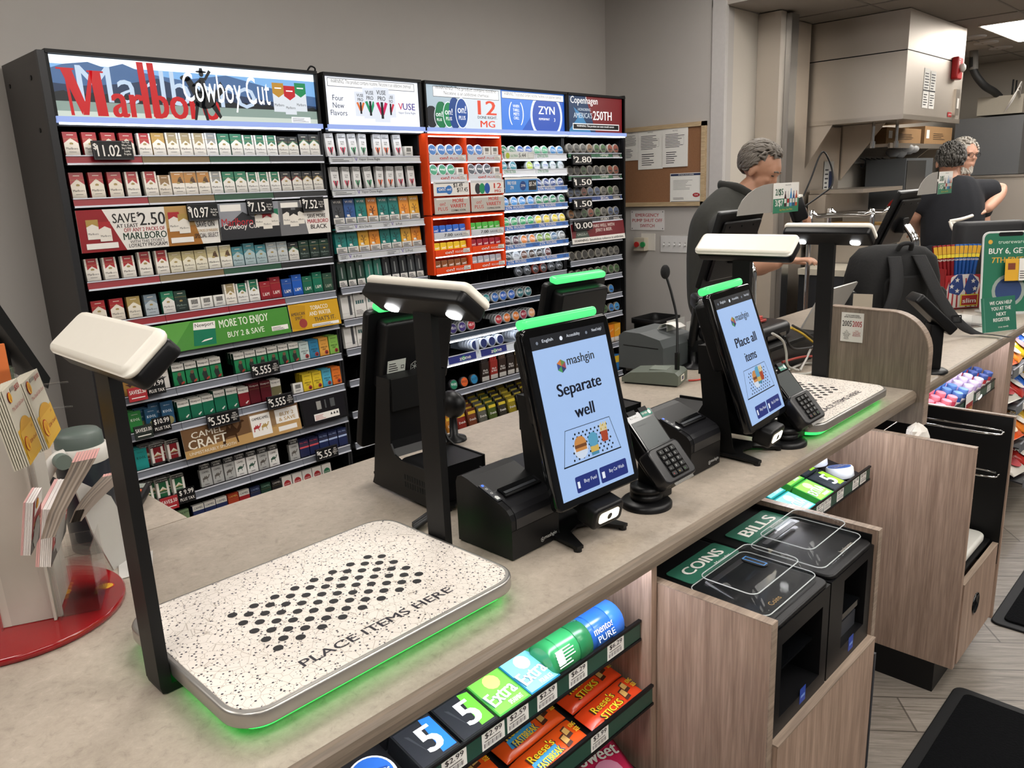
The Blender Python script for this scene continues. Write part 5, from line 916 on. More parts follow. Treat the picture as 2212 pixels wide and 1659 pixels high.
for i, (c, nm) in enumerate((('b3521f', 'red-orange'), ('b3301f', 'red'), ('d87f1f', 'orange'), ('d89a2a', 'amber'))):
    g = G(); F = FR(0, -.0002, 0); g.box((-.035, 0, 0), (.035, .06, .13), C(c, .35)); g.rect(-.035, 0, .035, .035, C('cfc9c0'), F, .0004); g.text('SWISHER', .011, C('e9d9a0'), F, 0, .08, .0004, w=.055, bold=.02, rot=20, res=1)
    obj('cigar_box', g, None, '%s cigar carton, %s from the left at the foot of the snuff cabinet' % (nm, ORD[i]), 'cigar pack', 'orange cartons in the snuff cabinet', loc=(4.36+.075*i, DY+.02, .456))
for i in range(4):
    obj('cigar_box', G().box((-.03, 0, 0), (.03, .05, .12), C('2a6fae')).rect(-.03, .06, .03, .11, C('d8b02a'), FR(0, -.0003, 0), .0004), None, 'blue and yellow carton, %s from the left on the lowest snuff shelf' % ORD[i], 'cigar pack', 'blue cartons in the snuff cabinet', loc=(4.36+.07*i, DY+.02, .236))
obj('sign_cable', G().tube([(2.19, DY+.03, 2.142), (2.205, DY+.02, 2.165), (2.235, DY+.03, 2.16), (2.25, DY+.06, 2.142)], .004, BLK, 6), None, 'thin black cable looping between the two left header boxes', 'cable')
# ================================================================ counters
EDGE = wood_mat('counter_edge_band', '75685a', '8a7c6d', 0, .4); CZ = .92
def worktop(name, lab, x0, x1, y0, y1, parts=True):
    t = thing(name, lab, 'counter', ((x0+x1)/2, y0+.1, 0))
    obj('worktop', G().box((x0, y0+.012, .882), (x1, y1, CZ), LAM), t)
    prof = [(y0+.013, CZ), (y0+.006, CZ-.003), (y0+.001, CZ-.010), (y0, CZ-.02), (y0+.003, .884), (y0+.013, .878)]
    obj('front_edge', G(Matrix(((0, 0, 1, x0), (1, 0, 0, 0), (0, 1, 0, 0), (0, 0, 0, 1)))).prism(prof[::-1], 0, x1-x0, EDGE), t); return t
t = worktop('checkout_counter', 'long stone-patterned counter with the two white scanning trays', -1.2, 2.54, .755, 1.608)
obj('body_panel', G().box((-1.2, 1.12, .08), (2.52, 1.56, .880), WOODG), t); obj('kick_board', G().box((-1.2, 1.14, 0), (2.5, 1.5, .08), BLKM), t)
obj('left_front_panel', G().box((-1.2, .80, 0), (.43, .82, .876), WOODG), t)
t = thing('side_counter', 'short stone-patterned counter wing under the navy tumbler at the left', 'counter', (-.2, 2.1, 0)); obj('worktop', G().box((-1.2, 1.611, .882), (.626, 2.75, CZ), LAM), t); obj('body_panel', G().box((-1.2, 1.65, 0), (.59, 2.72, .88), WOODG), t)
t = worktop('register_counter', 'stone-patterned register counter on the far side of the rounded wood divider', 2.585, 5.6, .755, 1.70)
obj('worktop_joint', G().box((2.541, 1.045, .882), (2.584, 1.70, CZ-.0005), LAM), t)
obj('body_panel', G().box((2.6, 1.15, .0), (5.6, 1.66, .880), WOODG), t)
t = thing('divider_panel', 'grey wood divider panel with a rounded top corner between the two counters', 'divider', (2.56, 1.0, 0))
P = [(.735, .81), (1.04, .81), (1.04, 1.160), (.90, 1.157)]+[(.855-.12*sin(rad(a)), 1.037+.12*cos(rad(a))) for a in range(0, 91, 10)]
MYZ = lambda x: Matrix(((0, 0, 1, x), (1, 0, 0, 0), (0, 1, 0, 0), (0, 0, 0, 1)))
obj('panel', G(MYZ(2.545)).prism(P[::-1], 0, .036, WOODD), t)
n = len(P); g = G(MYZ(2.544)); Q = [(1.04, 1.160), (.90, 1.157)]+P[4:]+[(.735, .81)]
for i in range(len(Q)-1):
    a, b = Vector(Q[i]), Vector(Q[i+1]); d = (b-a).normalized(); nn = Vector((-d.y, d.x))*-.003
    g.prism([tuple(a), tuple(b), tuple(b+nn), tuple(a+nn)], 0, .038, WOODGH)
obj('edge_band', g, t)
sg = G(Matrix(((0, 0, -1, 2.544), (-1, 0, 0, 1.0), (0, 1, 0, 1.0), (0, 0, 0, 1))))
A_ = PX(1819, 674, 2.544); B_ = PX(1867, 824-1, 2.544); y0s, z1s = A_.y, A_.z; w_ = A_.y-PX(1867, 678, 2.544).y; h_ = z1s-PX(1816, 736, 2.544).z
sg = G(Matrix(((0, 0, -1, 2.5435), (-1, 0, 0, y0s), (0, 1, 0, z1s-h_), (0, 0, 0, 1)))); sg.box((0, 0, -.001), (w_, h_, .001), C('d2d0c8'))
sg.text('IF YOU WERE BORN\nAFTER TODAYS DATE IN', h_*.045, IK, None, w_/2, h_*.83, .0015, w=w_*.75, bold=.02)
for k, (c, tx_) in enumerate(((IK, "YOU\nCAN'T BUY\nTOBACCO, VAPOR\nOR NICOTINE\nPOUCHES\nPRODUCTS"), (RD, "YOU\nCAN'T BUY\nALCOHOL\nPRODUCTS"))):
    sg.text('2005', h_*.2, c, None, w_*(.27+.46*k), h_*.53, .0015, w=w_*.42, bold=.02); sg.text(tx_, h_*.042, c, None, w_*(.27+.46*k), h_*(.08 if k == 0 else .2), .0015, w=w_*.36, bold=.02)
obj('age_sign', sg, None, 'white born after 2005 age notice on the grey wood divider', 'sign')
# ---- goods under the counter
GRN = C('1f4a3a', .35); STRIP = C('24483c', .35)
def snack_unit(name, lab, x0, x1, lips, post=True, sides=(1, 1)):
    t = thing(name, lab, 'snack shelf', ((x0+x1)/2, 1.0, 0)); sh = []
    obj('back_panel', G().box((x0, 1.10, .0), (x1, 1.115, .875), mat('brown_gloss_panel', '3a2e2a', .2)), t)
    for k, x in enumerate((x0, x1-.018)):
        if sides[k]: obj('side_panel', G().box((x, .80, 0), (x+.018, 1.10, .876), WOODG), t)
    for yl, zl in lips:
        M = T(0, yl, zl-.036) @ RX(13)
        s = obj('shelf', G(M).box((x0+.02, .006, -.004), (x1-.02, min(.27, (1.09-yl)/cos(rad(13))), .001), SHELF), t)
        obj('shelf_lip', G(T(0, yl, zl-.036)).box((x0+.02, -.004, -.006), (x1-.02, .0, .036), BLKG).box((x0+.02, -.008, -.008), (x1-.02, -.004, -.003), BLK).box((x0+.02, -.008, .033), (x1-.02, -.001, .038), BLK), s)
        obj('price_channel', G(T(0, yl, zl-.036)).box((x0+.022, -.006, -.002), (x1-.022, -.004, .030), STRIP), s, 'green price channel'); sh.append(s)
    obj('light_strip', G().box((x0+.03, .80, .868), (x1-.03, .825, .876), mat('snack_led', 'f4f6ff', .4, emit=26, var=0)), t, 'white light strip under the counter')
    return t, sh
def shelf_tag(x, yl, zl, txt, lab, w=.052):
    g = G(FR(x, yl-.0065, zl-.037)).box((-w/2, 0, -.0006), (w/2, .031, .0002), PAPER); g.text(txt, .010, IK, None, 0, .019, .0006, w=w*.75, bold=.02)
    for i in range(14): g.rect(-w*.42+i*.003, .004, -w*.42+i*.003+.0008+.0008*(i % 3 == 0), .012, IK, z=.0005)
    g.rect(-w*.4, .0145, w*.3, .016, IK, z=.0005); return obj('price_label', g, None, lab, 'price label')
yl1 = .83; zl1 = PY(1340, 1365, yl1).z; lx = lambda x, y: PY(640+x/2.836, 1220+y/2.836, yl1).x
yl2 = .80; zl2 = PY(1349, 1523, yl2).z; yl3 = .77; zl3 = zl2-.2
sn1, sh1 = snack_unit('snack_shelf_unit', 'lit snack shelves under the checkout counter left of the coin machines', .44, 1.195, [(yl1, zl1), (yl2, zl2), (yl3, zl3)])
for x, y, tx_, nm in ((950, 1170, '$2.99', 'reading 2.99 under the round mint tin'), (1190, 1010, '$2.99', 'reading 2.99 under the black and green gum'), (1340, 890, '$2.59', 'reading 2.59 under the green gum box'), (1520, 770, '$2.59', 'reading 2.59 under the pale blue gum box'), (1710, 630, '$6.29', 'reading 6.29 under the green bottles'), (1940, 470, '$6.29', 'reading 6.29 under the blue bottles')):
    shelf_tag(lx(x, y), yl1, zl1, tx_, 'white shelf label '+nm)
def slope(yl, zl, x, up, lift=.002, rz=0): # a spot on a tilted snack shelf, up metres behind its lip
    a = rad(13); return (x, yl+up*cos(a)-lift*sin(a), zl-.036+up*sin(a)+lift*cos(a)), (a, 0, rad(rz))
def put(name, me, lab, cat, yl, zl, x, up, rz=0, lift=.002, grp=None, rot=None):
    l, r = slope(yl, zl, x, up, lift, rz); o = obj(name, me, None, lab, cat, grp, loc=l); o.rotation_euler = rot or r; return o
def gum(w, d, h, base, top, word, ink='f4f4f4', side=None):
    g = G(); g.box((-w/2, 0, 0), (w/2, d, h), C(base, .25)); F = FR(0, -.0002, 0); Mt = T(0, 0, h)
    if top: g.poly([(-w*.46, d*.05), (w*.46, d*.05), (w*.46, d*.95), (-w*.46, d*.95)], C(top, .25), Mt, .0004)
    if word == '5':
        g.poly([(-w*.3, d*.8), (-w*.1, d*.2), (-w*.22, d*.75)], C('35383c', .2), Mt, .0008); g.poly([(w*.1, d*.1), (w*.46, d*.1), (w*.46, d*.9), (w*.2, d*.95)], C(side, .2), Mt, .0006); g.text('5', d*.62, C('e6eaee', .3), Mt, w*.1, d*.2, .001, bold=.06, res=3); g.text('5', h*.5, C('d8dce0'), F, -w*.3, h*.2, .0005, bold=.03); g.poly([(w*.1, h*.1), (w*.4, h*.1), (w*.4, h*.85), (w*.2, h*.85)], C(side, .2), F, .0004)
    elif word:
        g.poly(circ(d*.18, 12, w*.05, d*.74), C(side or 'bfe0a0'), Mt, .0006); g.text(word, d*.34, C('2d6a4a' if base[0] == '3' else '23607a', .3), Mt, 0, d*.25, .0008, w=w*.86, bold=.10, rot=6, res=3); g.text(word, d*.34, C(ink, .3), Mt, 0, d*.25, .0014, w=w*.8, bold=.05, rot=6, res=3); g.text('SPEARMINT' if base[0] == '3' else 'POLAR ICE', d*.11, C(ink), Mt, w*.15, d*.09, .001, w=w*.4, bold=.02); g.text(word, h*.4, C(ink), F, 0, h*.3, .0005, w=w*.4, bold=.03)
    return g.mesh('gum_box')
mints = G(); mints.lathe([(.037, 0), (.04, .003), (.04, .030), (.037, .034)], C('e8edf2', .3), n=32); mints.poly(circ(.034, 28), C('2a5fb0', .3), z=.0344); mints.poly([(-.03, -.012), (.03, -.012), (.025, .012), (-.025, .012)], C('1d3f86', .3), z=.0348); mints.text('ICE BREAKERS', .011, WH, None, 0, -.002, .0354, w=.056, bold=.03); mints.text('MINTS coolmint', .007, WH, None, 0, -.016, .0354, w=.044, bold=.02); MINTM = mints.mesh('mint_tin')
put('mint_tin', MINTM, 'round white mint tin with blue lid at the left end of the shelf', 'mint tin', yl1, zl1, lx(560, 1290), .045, rz=-25)
b1 = gum(.078, .085, .036, '17191c', '24262b', '5', side='2a6fd0'); b2 = gum(.078, .085, .036, '17191c', '24262b', '5', side='5fae3a'); b3 = gum(.076, .09, .036, '3f8f3a', '6fbf4a', 'Extra', side='d8e070'); b4 = gum(.076, .09, .036, '1f6f8f', '7fd0ec', 'Extra', side='e8f6ff')
for k in range(2):
    z_ = .002+.037*0
    put('gum_box', b1, 'black gum box with a silver 5 and blue flash'+(' behind the front one' if k else ' beside the round mint tin'), 'gum box', yl1, zl1, lx(880, 1110), .003+.09*k); put('gum_box', b2, 'black gum box with a silver 5 and green flash'+(' behind the front one' if k else ''), 'gum box', yl1, zl1, lx(1120, 935), .003+.09*k)
    put('gum_box', b3, 'green gum box with white script'+(' behind the front green box' if k else ' between the black and pale blue boxes'), 'gum box', yl1, zl1, lx(1332, 780), .003+.095*k); put('gum_box', b4, 'pale blue gum box with white script'+(' behind the front pale blue box' if k else ' beside the green bottles'), 'gum box', yl1, zl1, lx(1520, 660), .003+.095*k)
def bottle(c, cap, word, clear='dfe8ea'):
    g = G(RY(90)); g.lathe([(.028, -.05), (.036, -.046), (.037, -.01), (.0372, .03), (.034, .044)], C(c, .2), n=24); g.lathe([(.0385, .018), (.0395, .022), (.0395, .052), (.036, .056), (.001, .057)], C(cap, .25), n=24); g.lathe([(.0376, -.03), (.0378, -.029), (.0378, .01), (.0376, .011)], C(c, .2), n=24, cap=False)
    g.M = I4; Mf = RX(52)
    if word: g.text(word, .015, WH, Mf, -.006, -.002, .0385, w=.056, bold=.03); g.text('PURE', .012, C('cfe4f4'), Mf, -.004, -.018, .0385, w=.05)
    else: lines(g, Mf, -.045, .012, -.016, .018, 6, WH, .0385); g.rect(-.044, -.012, -.026, .012, PAPER, Mf, .0384)
    return g.mesh('gum_bottle')
bg_, bb_ = bottle('2f8a52', '1f6a40', ''), bottle('2a62b8', '2f6fd0', 'mentos')
X1, X2 = lx(1700, 545), lx(1900, 430)
for me, nm, x in ((bg_, 'green', X1), (bb_, 'blue', X2)):
    for k, (u, l, w_) in enumerate(((.045, .04, 'front'), (.115, .04, 'rear'))):
        put('gum_bottle', me, '%s %s gum bottle lying on the top snack shelf' % (w_, nm), 'gum bottle', yl1, zl1, x, u, lift=l)
def bar(w, d, h, base, title, ink, fill=None, end='KING\nSIZE', blue=None):
    g = G(); R_ = []
    for f, (sx, sy, sz) in ((-.5, (1, .98, .06)), (-.46, (1, 1, .5)), (-.38, (1, 1, .9)), (.38, (1, 1, .9)), (.46, (1, 1, .5)), (.5, (1, .98, .06))):
        R_.append([(f*w, y*d/2*sy, h*.5+z*h/2*sz) for y, z in ((-1, 0), (-.9, .75), (-.4, 1), (.4, 1), (.9, .75), (1, 0), (.8, -1), (-.8, -1))])
    g.loft(R_, C(base, .22)); Mt = T(0, 0, h*.97)
    if blue: g.poly([(-w*.36, -d*.3), (w*.05, -d*.3), (w*.08, d*.05), (-w*.33, d*.05)], C(blue), Mt, .0004)
    a, b = title
    g.text(a, d*.26, C('4a2412'), Mt, -w*.12, d*.02, .0008, w=w*.44, bold=.09, rot=3); g.text(a, d*.26, C(ink), Mt, -w*.12, d*.02, .0013, w=w*.40, bold=.03, rot=3); g.text(b, d*.24, C('4a2412' if not blue else '1f3f6a'), Mt, -w*.1, -d*.32, .0008, w=w*.42, bold=.1, rot=3); g.text(b, d*.24, C(ink), Mt, -w*.1, -d*.32, .0013, w=w*.38, bold=.04, rot=3)
    for k in range(2): g.poly([(w*(.16+.09*k), -d*.32+d*.2*k), (w*(.26+.09*k), -d*.28+d*.2*k), (w*(.25+.09*k), d*.14+d*.16*k), (w*(.17+.09*k), d*.10+d*.16*k)], C('4a2616'), Mt, .0008); g.poly([(w*(.17+.09*k), -d*.2+d*.2*k), (w*(.25+.09*k), -d*.17+d*.2*k), (w*(.245+.09*k), d*.08+d*.16*k), (w*(.175+.09*k), d*.05+d*.16*k)], C('c9a05a'), Mt, .0012)
    g.text(end, d*.15, C('e8c22a'), Mt, w*.43, -d*.1, .001, w=w*.09, bold=.03); return g.mesh('candy_bar')
stk = bar(.165, .062, .022, 'd8431c', ("Reese's", 'STICKS'), 'f0d02a'); fst = bar(.165, .062, .022, 'd8521c', ("Reese's", 'FASTBREAK'), 'f0d02a', blue='3f9ad0')
l2 = lambda x, y: PY(640+x/2.836, 1220+y/2.836, yl2).x
for k in range(4): put('candy_bar', stk, 'orange king size stick candy bar, %s from the lip under the gum' % ORD[k], 'candy bar', yl2, zl2, 1.085, .036+.064*k, lift=.003, rz=2)
for k in range(4): put('candy_bar', fst, 'orange candy bar with a blue panel, %s from the lip' % ORD[k], 'candy bar', yl2, zl2, .905, .036+.064*k, lift=.003, rz=2)
for k in range(4): put('candy_bar', fst, 'orange candy bar with a blue panel, %s from the lip in the left column' % ORD[k], 'candy bar', yl2, zl2, .725, .036+.064*k, lift=.003, rz=-2)
for k, (x, p) in enumerate(((1.0, '$3.99'), (.8, '$3.99'))): shelf_tag(x, yl2, zl2, p, 'white shelf label reading 3.99 under the %s orange candy bars' % ['right', 'left'][k])
def bag(w, h, t_, base, word, ink='f4f0ea', art=None):
    g = G(); R_ = []
    for f, sx, sz in ((-.5, 1, .05), (-.45, .98, .12), (-.38, .96, .6), (0, .94, 1), (.38, .96, .6), (.45, .98, .12), (.5, 1, .05)):
        R_.append([(x*w/2*sx, f*h, t_*.5+z*t_/2*sz) for x, z in ((-1, 0), (-.75, .7), (0, 1), (.75, .7), (1, 0), (.75, -.7), (0, -1), (-.75, -.7))])
    g.loft(R_, C(base, .22)); Mt = T(0, 0, t_)
    if art: g.poly(circ(w*.24, 14, 0, -h*.12), C(art), Mt, .001)
    g.text(word, h*.2, C(ink), Mt, 0, h*.08, .0018, w=w*.7, bold=.05); return g
pink = bag(.13, .16, .03, 'd8305f', 'Sweet', art='f0a0c0').mesh('candy_bag')
for k in range(3): put('candy_bag', pink, 'pink candy bag, %s from the right on the lowest snack shelf' % ORD[k], 'candy bag', yl3, zl3, 1.10-.14*k, .10, lift=.006, rz=-18)
t = obj('cord', G().tube([PY(1337, 1395, .9), PY(1330, 1440, .93), PY(1318, 1470, .95), PY(1325, 1420, 1.02)], .0025, BLK, 6), None, 'thin black wire hanging under the green price channel at the bottle end', 'cable')
# ---- coin and bill station
ZT = .81; CX0, CX1 = 1.197, 1.722; FY = .56
t = thing('coin_station', 'grey wood cabinet holding the coin and bill machines in front of the counter', 'cabinet', (1.46, .8, 0))
for x in (CX0, CX1-.02): obj('side_panel', G().box((x, FY, 0), (x+.02, 1.10, ZT-.002), WOODG).box((x-.0005, FY-.0005, ZT-.002), (x+.0205, 1.10, ZT), WOODGH).box((x-.0005, FY-.002, 0), (x+.0205, FY, ZT), WOODGH), t)
obj('inner_lining', G().box((CX1-.024, FY+.012, .02), (CX1-.0205, 1.0, ZT-.012), BLKM).box((CX0+.0205, FY+.10, ZT-.04), (CX1-.025, .90, ZT-.038), BLKM), t)
zd = PY(1661, 1631, FY-.008).z
obj('door', G().box((CX0+.022, FY-.012, .1), (CX1-.022, FY+.006, zd), WOODG).box((CX0+.021, FY-.013, zd), (CX1-.021, FY+.007, zd+.004), WOODGH), t)
obj('shelf', G().box((CX0+.022, FY+.007, zd-.02), (CX1-.022, .98, zd-.002), WOODG), t); obj('hinge', G().box((CX1-.021, FY-.014, .2), (CX1-.012, FY-.002, zd-.04), DKG), t); obj('kick_board', G().box((CX0+.02, FY+.05, 0), (CX1-.02, FY+.07, .1), BLKM), t)
zm = .79; MYm = {}
def machine(name, lab, x0, x1, word, sub, foot, sq, cov, coin):
    t = thing(name, lab, 'coin machine' if coin else 'bill machine', ((x0+x1)/2, .7, zd)); z0 = zd+.002
    y1 = .90; xi0, xi1 = x0+.028, x1-.028
    g = G(); g.box((x0, FY+.10, z0), (x1, y1, zm-.004), BLKM); obj('body', g, t)
    g = G(); ft = .03
    if coin:
        Fm = T(x0, FY+.004, z0) @ RX(90) ; w, h = x1-x0, zm-.012-z0
        for a in ((0, 0, w, h*.16), (0, h*.84, w, h), (0, h*.16, w*.13, h*.84), (w*.87, h*.16, w, h*.84)): g.box((x0+a[0], FY+.004, z0+a[1]), (x0+a[2], FY+.099, z0+a[3]), BLK)
        obj('front_frame', g, t); obj('cup_recess', G().box((x0+w*.13, FY+.07, z0+h*.16), (x1-w*.13, FY+.099, z0+h*.84), BLKG).box((x0+w*.13, FY+.02, z0+h*.5), (x1-w*.13, FY+.07, z0+h*.52), BLKG), t)
    else:
        w, h = x1-x0, zm-.012-z0
        for a in ((0, 0, w, h*.2), (0, h*.9, w, h), (0, h*.2, w*.3, h*.9), (w*.86, h*.2, w, h*.9)): g.box((x0+a[0], FY+.004, z0+a[1]), (x0+a[2], FY+.099, z0+a[3]), BLK)
        obj('front_frame', g, t); obj('note_slot', G().box((x0+w*.3, FY+.075, z0+h*.2), (x1-w*.14, FY+.099, z0+h*.9), BLKG), t)
        obj('note_tray', G().box((x0+w*.34, FY+.012, z0+h*.44), (x1-w*.18, FY+.07, z0+h*.5), BLKG).box((x0+w*.34, FY+.02, z0+h*.2), (x1-w*.18, FY+.07, z0+h*.36), DKG), t)
    obj('sticker', G(FR(x0+w*.5, FY+.0035, z0+.016)).rect(0, 0, .026, .034, C('1f3f9a')).rect(.004, .012, .022, .018, C('6f8fd0'), z=.0006), t, 'small blue sticker')
    gl = G(); gl.slab(w-.006, FY*0+.335-.0, .02, 0, .01, .004, BLK, T((x0+x1)/2, FY+.172, zm-.012)); obj('top_plate', gl, t)
    q = [PZ(a, b, zm) for a, b in sq]; c = (q[0]+q[1]+q[2]+q[3])/4; sw = ((q[1]-q[0]).length+(q[2]-q[3]).length)/2; sd = ((q[3]-q[0]).length+(q[2]-q[1]).length)/2
    gs = G(T(c.x, c.y, zm-.0015)); gs.slab(sw, sd, .008, 0, .002, .0005, C('2f6b57'), n=3); gs.text(word, sd*.42, PAPER, None, 0, -sd*.17, .0026, w=sw*.72, bold=.05, res=3); gs.text(foot, sd*.12, PAPER, None, sw*.2, -sd*.40, .0026, w=sw*.3); obj('name_plate', gs, t, 'green plate reading '+word)
    a0, b0, a1, b1 = cov; M = T((a0+a1)/2, (b0+b1)/2, zm-.001); cw, cd = a1-a0, b1-b0; gc = G(M); CL = mat('clear_cover', '3a3e42', .04, alpha=.10, coat=1)
    gc.slab(cw, cd, .02, 0, .008, .003, CL); L_ = [rrect(cw-.03, cd-.03, .02, 4)]; 
    rr = lambda w2, d2, z, cy: [(x, y+cy, z) for x, y in rrect(w2, d2, .018, 4)]
    gc.loft([rr(cw-.02, cd-.02, .008, 0), rr(cw-.03, cd-.05, .034, .008), rr(cw-.06, cd-.10, .046, .012)], CL); obj('clear_cover', gc, t, 'clear plastic cover')
    ge = G(M); 
    for z, w2, d2, cy in ((.008, cw-.004, cd-.004, 0), (.035, cw-.03, cd-.05, .008)): pr = [(x, y+cy, z) for x, y in rrect(w2, d2, .018, 4)]; ge.tube(pr+[pr[0]], .0012, mat('cover_edge', 'e8eef0', .1, alpha=.55), 5, sub=1)
    obj('cover_edge', ge, t)
    gm = G(M)
    if coin: gm.slab(.022, .055, .011, .048, .052, .001, BLK, RZ(0)); gm.frame(-.0075, -.024, .0075, .024, .0025, C('3f7fc0'), z=.0526); gm.text('Coins', .012, GD, None, -cw*.2, -cd*.42, .0085, w=.04)
    else: gm.text('banknotes', .010, C('a8a49a'), None, cw*.1, -cd*.49, .0085, w=.06)
    gm.slab(cw*.7, .012, .005, .0075, .0095, .0005, C('2c2c2f'), T(0, cd*.36, 0)); obj('marking', gm, t); return t
u = lambda x, y: (1340+x/2.769, 1060+y/2.769)
machine('coin_machine', 'black coin machine with a green COINS plate, left one in the wood station', CX0+.024, 1.462, 'COINS', '', 'Monedas', [u(440, 565), u(715, 350), u(545, 315), u(270, 500)][0:1]+[u(715, 350), u(545, 315), u(270, 500)], (1.232, .585, 1.455, .755), True)
machine('bill_machine', 'black bill machine with a green BILLS plate, right one in the wood station', 1.468, CX1-.028, 'BILLS', '', 'Billetes', [u(810, 330), u(1010, 155), u(850, 115), u(625, 265)], (1.475, .585, 1.69, .755), False)
# ---- snacks between the two cabinets
yl4 = .83; v3 = lambda x, y: (1640+x/3.0717, 620+y/3.0717); zl4 = PY(*v3(650, 1240), yl4).z
sn2, sh2 = snack_unit('snack_shelf_unit', 'lit gum and mint shelves between the coin station and the waste cabinet', 1.725, 2.41, [(yl4, zl4), (yl4-.01, zl4-.2)], sides=(0, 0))
for x, y, p, nm in ((678, 1230, '$3.99', '3.99 at the waste cabinet end'), (628, 1270, '$2.99', '2.99 next to the 3.99 label'), (525, 1345, '$2.99', '2.99 in the middle of that shelf'), (440, 1405, '$1.59', '1.59 right of the coin station'), (390, 1440, '$2.59', '2.59 nearest the coin station')):
    shelf_tag(PY(*v3(x, y), yl4).x, yl4, zl4, p, 'white shelf label reading '+nm, w=.045)
b5 = gum(.085, .085, .036, '2a9a9a', '8fdcd4', 'EXTRA', side='e8fff6'); b6 = gum(.085, .085, .036, '3fa03f', '8fd05a', 'EXTRA', side='e0f0a0'); b7 = gum(.085, .085, .036, '20262c', '2f353c', '5', side='8fc03a')
for me, nm, px in ((b5, 'turquoise', (1745, 1085)), (b6, 'lime green', (1785, 1060)), (b7, 'dark', (1815, 1035))):
    for k in range(2): put('gum_box', me, '%s gum box on the shelf between the cabinets%s' % (nm, ', rear one' if k else ''), 'gum box', yl4, zl4, PY(*px, yl4).x, .003+.09*k)
for k, dx in enumerate((0, .085)): put('mint_tin', MINTM, '%s round blue mint tin beside the waste cabinet' % ['front', 'rear'][k], 'mint tin', yl4, zl4, 2.30, .05+dx, rz=160)
for k in range(3): put('candy_bar', stk, 'orange candy bar, %s in the row below the turquoise gum' % ORD[k], 'candy bar', yl4-.01, zl4-.2, 1.88+.17*k, .04, lift=.003)
obj('cord', G().tube([(2.2, .9, zl4-.02), (2.19, .88, zl4-.08), (2.17, .9, zl4-.15)], .0025, BLK, 6), None, 'thin black wire below the price channel beside the waste cabinet', 'cable')
# ---- waste cabinet
WX0, WX1 = 2.415, 2.825; WY = .55
t = thing('waste_cabinet', 'grey wood waste cabinet with an open black interior in front of the counter', 'cabinet', (2.62, .8, 0))
obj('side_panel', G().box((WX0, WY, .10), (WX0+.02, 1.10, ZT-.002), WOODG).box((WX0-.0005, WY-.001, ZT-.002), (WX0+.0205, 1.10, ZT), WOODGH), t)
obj('side_panel', G().box((WX1-.016, WY-.01, .10), (WX1, 1.10, ZT-.002), WOODG).box((WX1-.0165, WY-.011, ZT-.002), (WX1+.0005, 1.10, ZT), WOODGH).box((WX1-.017, WY-.006, .3), (WX1-.0162, 1.10, ZT-.004), BLKM), t)
zdr = PY(2078, 1260, WY+.004).z
obj('back_panel', G().box((WX0+.02, 1.08, .1), (WX1-.018, 1.10, ZT-.004), BLKM), t); obj('shelf', G().box((WX0+.021, WY+.02, zdr-.004), (WX1-.018, 1.07, zdr+.004), BLKM), t)
d = obj('drawer', G().box((WX0+.022, WY-.004, .11), (WX1-.018, WY+.012, zdr-.008), WOODG).box((WX0+.0215, WY-.0045, zdr-.008), (WX1-.0175, WY+.0125, zdr-.004), WOODGH), t)
c_ = PY(2107, 1302, WY-.005); obj('grommet', G(T(c_.x, WY-.004, c_.z) @ RX(90)).lathe([(.034, 0), (.034, .004), (.028, .005), (.027, .001), (.001, .001)], BLKG, n=24), d, 'round black pull hole')
obj('floor_panel', G().box((WX0+.02, WY+.012, .10), (WX1-.018, 1.07, .115), WOODG), t); obj('kick_board', G().box((WX0, .60, 0), (WX1, 1.08, .0995), BLKM), t)
t = thing('wire_rack', 'chrome wire bag rack hanging in the open waste cabinet', 'wire rack', (2.62, .8, .78)); zr = .775
for k, zz in enumerate((zr, zr-.14)):
    obj('loop', G().tube([(WX0+.03, .95, zz), (WX0+.03, .60, zz), (WX0+.05, .565, zz), (WX0+.075, .60, zz), (WX0+.08, .9, zz)], .0032, CHROME, 8, sub=4), t); obj('loop', G().tube([(WX1-.13, .95, zz), (WX1-.13, .60, zz), (WX1-.10, .555, zz), (WX1-.07, .60, zz), (WX1-.07, .95, zz)], .0032, CHROME, 8, sub=4), t)
obj('cross_wire', G().tube([(WX0+.03, .92, zr+.004), (WX1-.07, .92, zr+.004)], .003, CHROME, 8, sub=1).tube([(WX0+.03, .84, zr+.004), (WX1-.07, .84, zr+.004)], .003, CHROME, 8, sub=1), t)
rnd = random.Random(9); cb = mat('white_bag_film', 'd5d0c8', .45, var=.05)
def crumple(M, s, seed):
    r = random.Random(seed); g = G(M); n = 14; R_ = []
    for f in (0, .2, .45, .7, .9, 1.0):
        w = {0: .75, .2: 1, .45: .95, .7: .75, .9: .45, 1.0: .12}[f]; R_.append([(s*w*cos(2*pi*i/n)*r.uniform(.75, 1.15), s*.8*w*sin(2*pi*i/n)*r.uniform(.7, 1.1), s*1.5*f*r.uniform(.95, 1.05)) for i in range(n)])
    g.loft(R_, cb, smooth=False); return g
p = PZ(2005, 955, .78); obj('plastic_bag', crumple(T(p.x-.02, p.y+.03, .772), .045, 4), None, 'crumpled white plastic bag caught on the chrome wire rack', 'plastic bag')
p = PZ(2090, 1165, zdr+.02); obj('plastic_bag', crumple(T(2.50, .70, zdr+.032), .05, 8), None, 'crumpled white bag lying on the white bin lid inside the waste cabinet', 'plastic bag')
obj('bin_lid', G(T(2.635, .77, zdr+.006)).slab(.31, .38, .03, 0, .026, .008, C('d5d3cc', .35)), None, 'white plastic bin lid inside the waste cabinet above the drawer', 'bin lid')
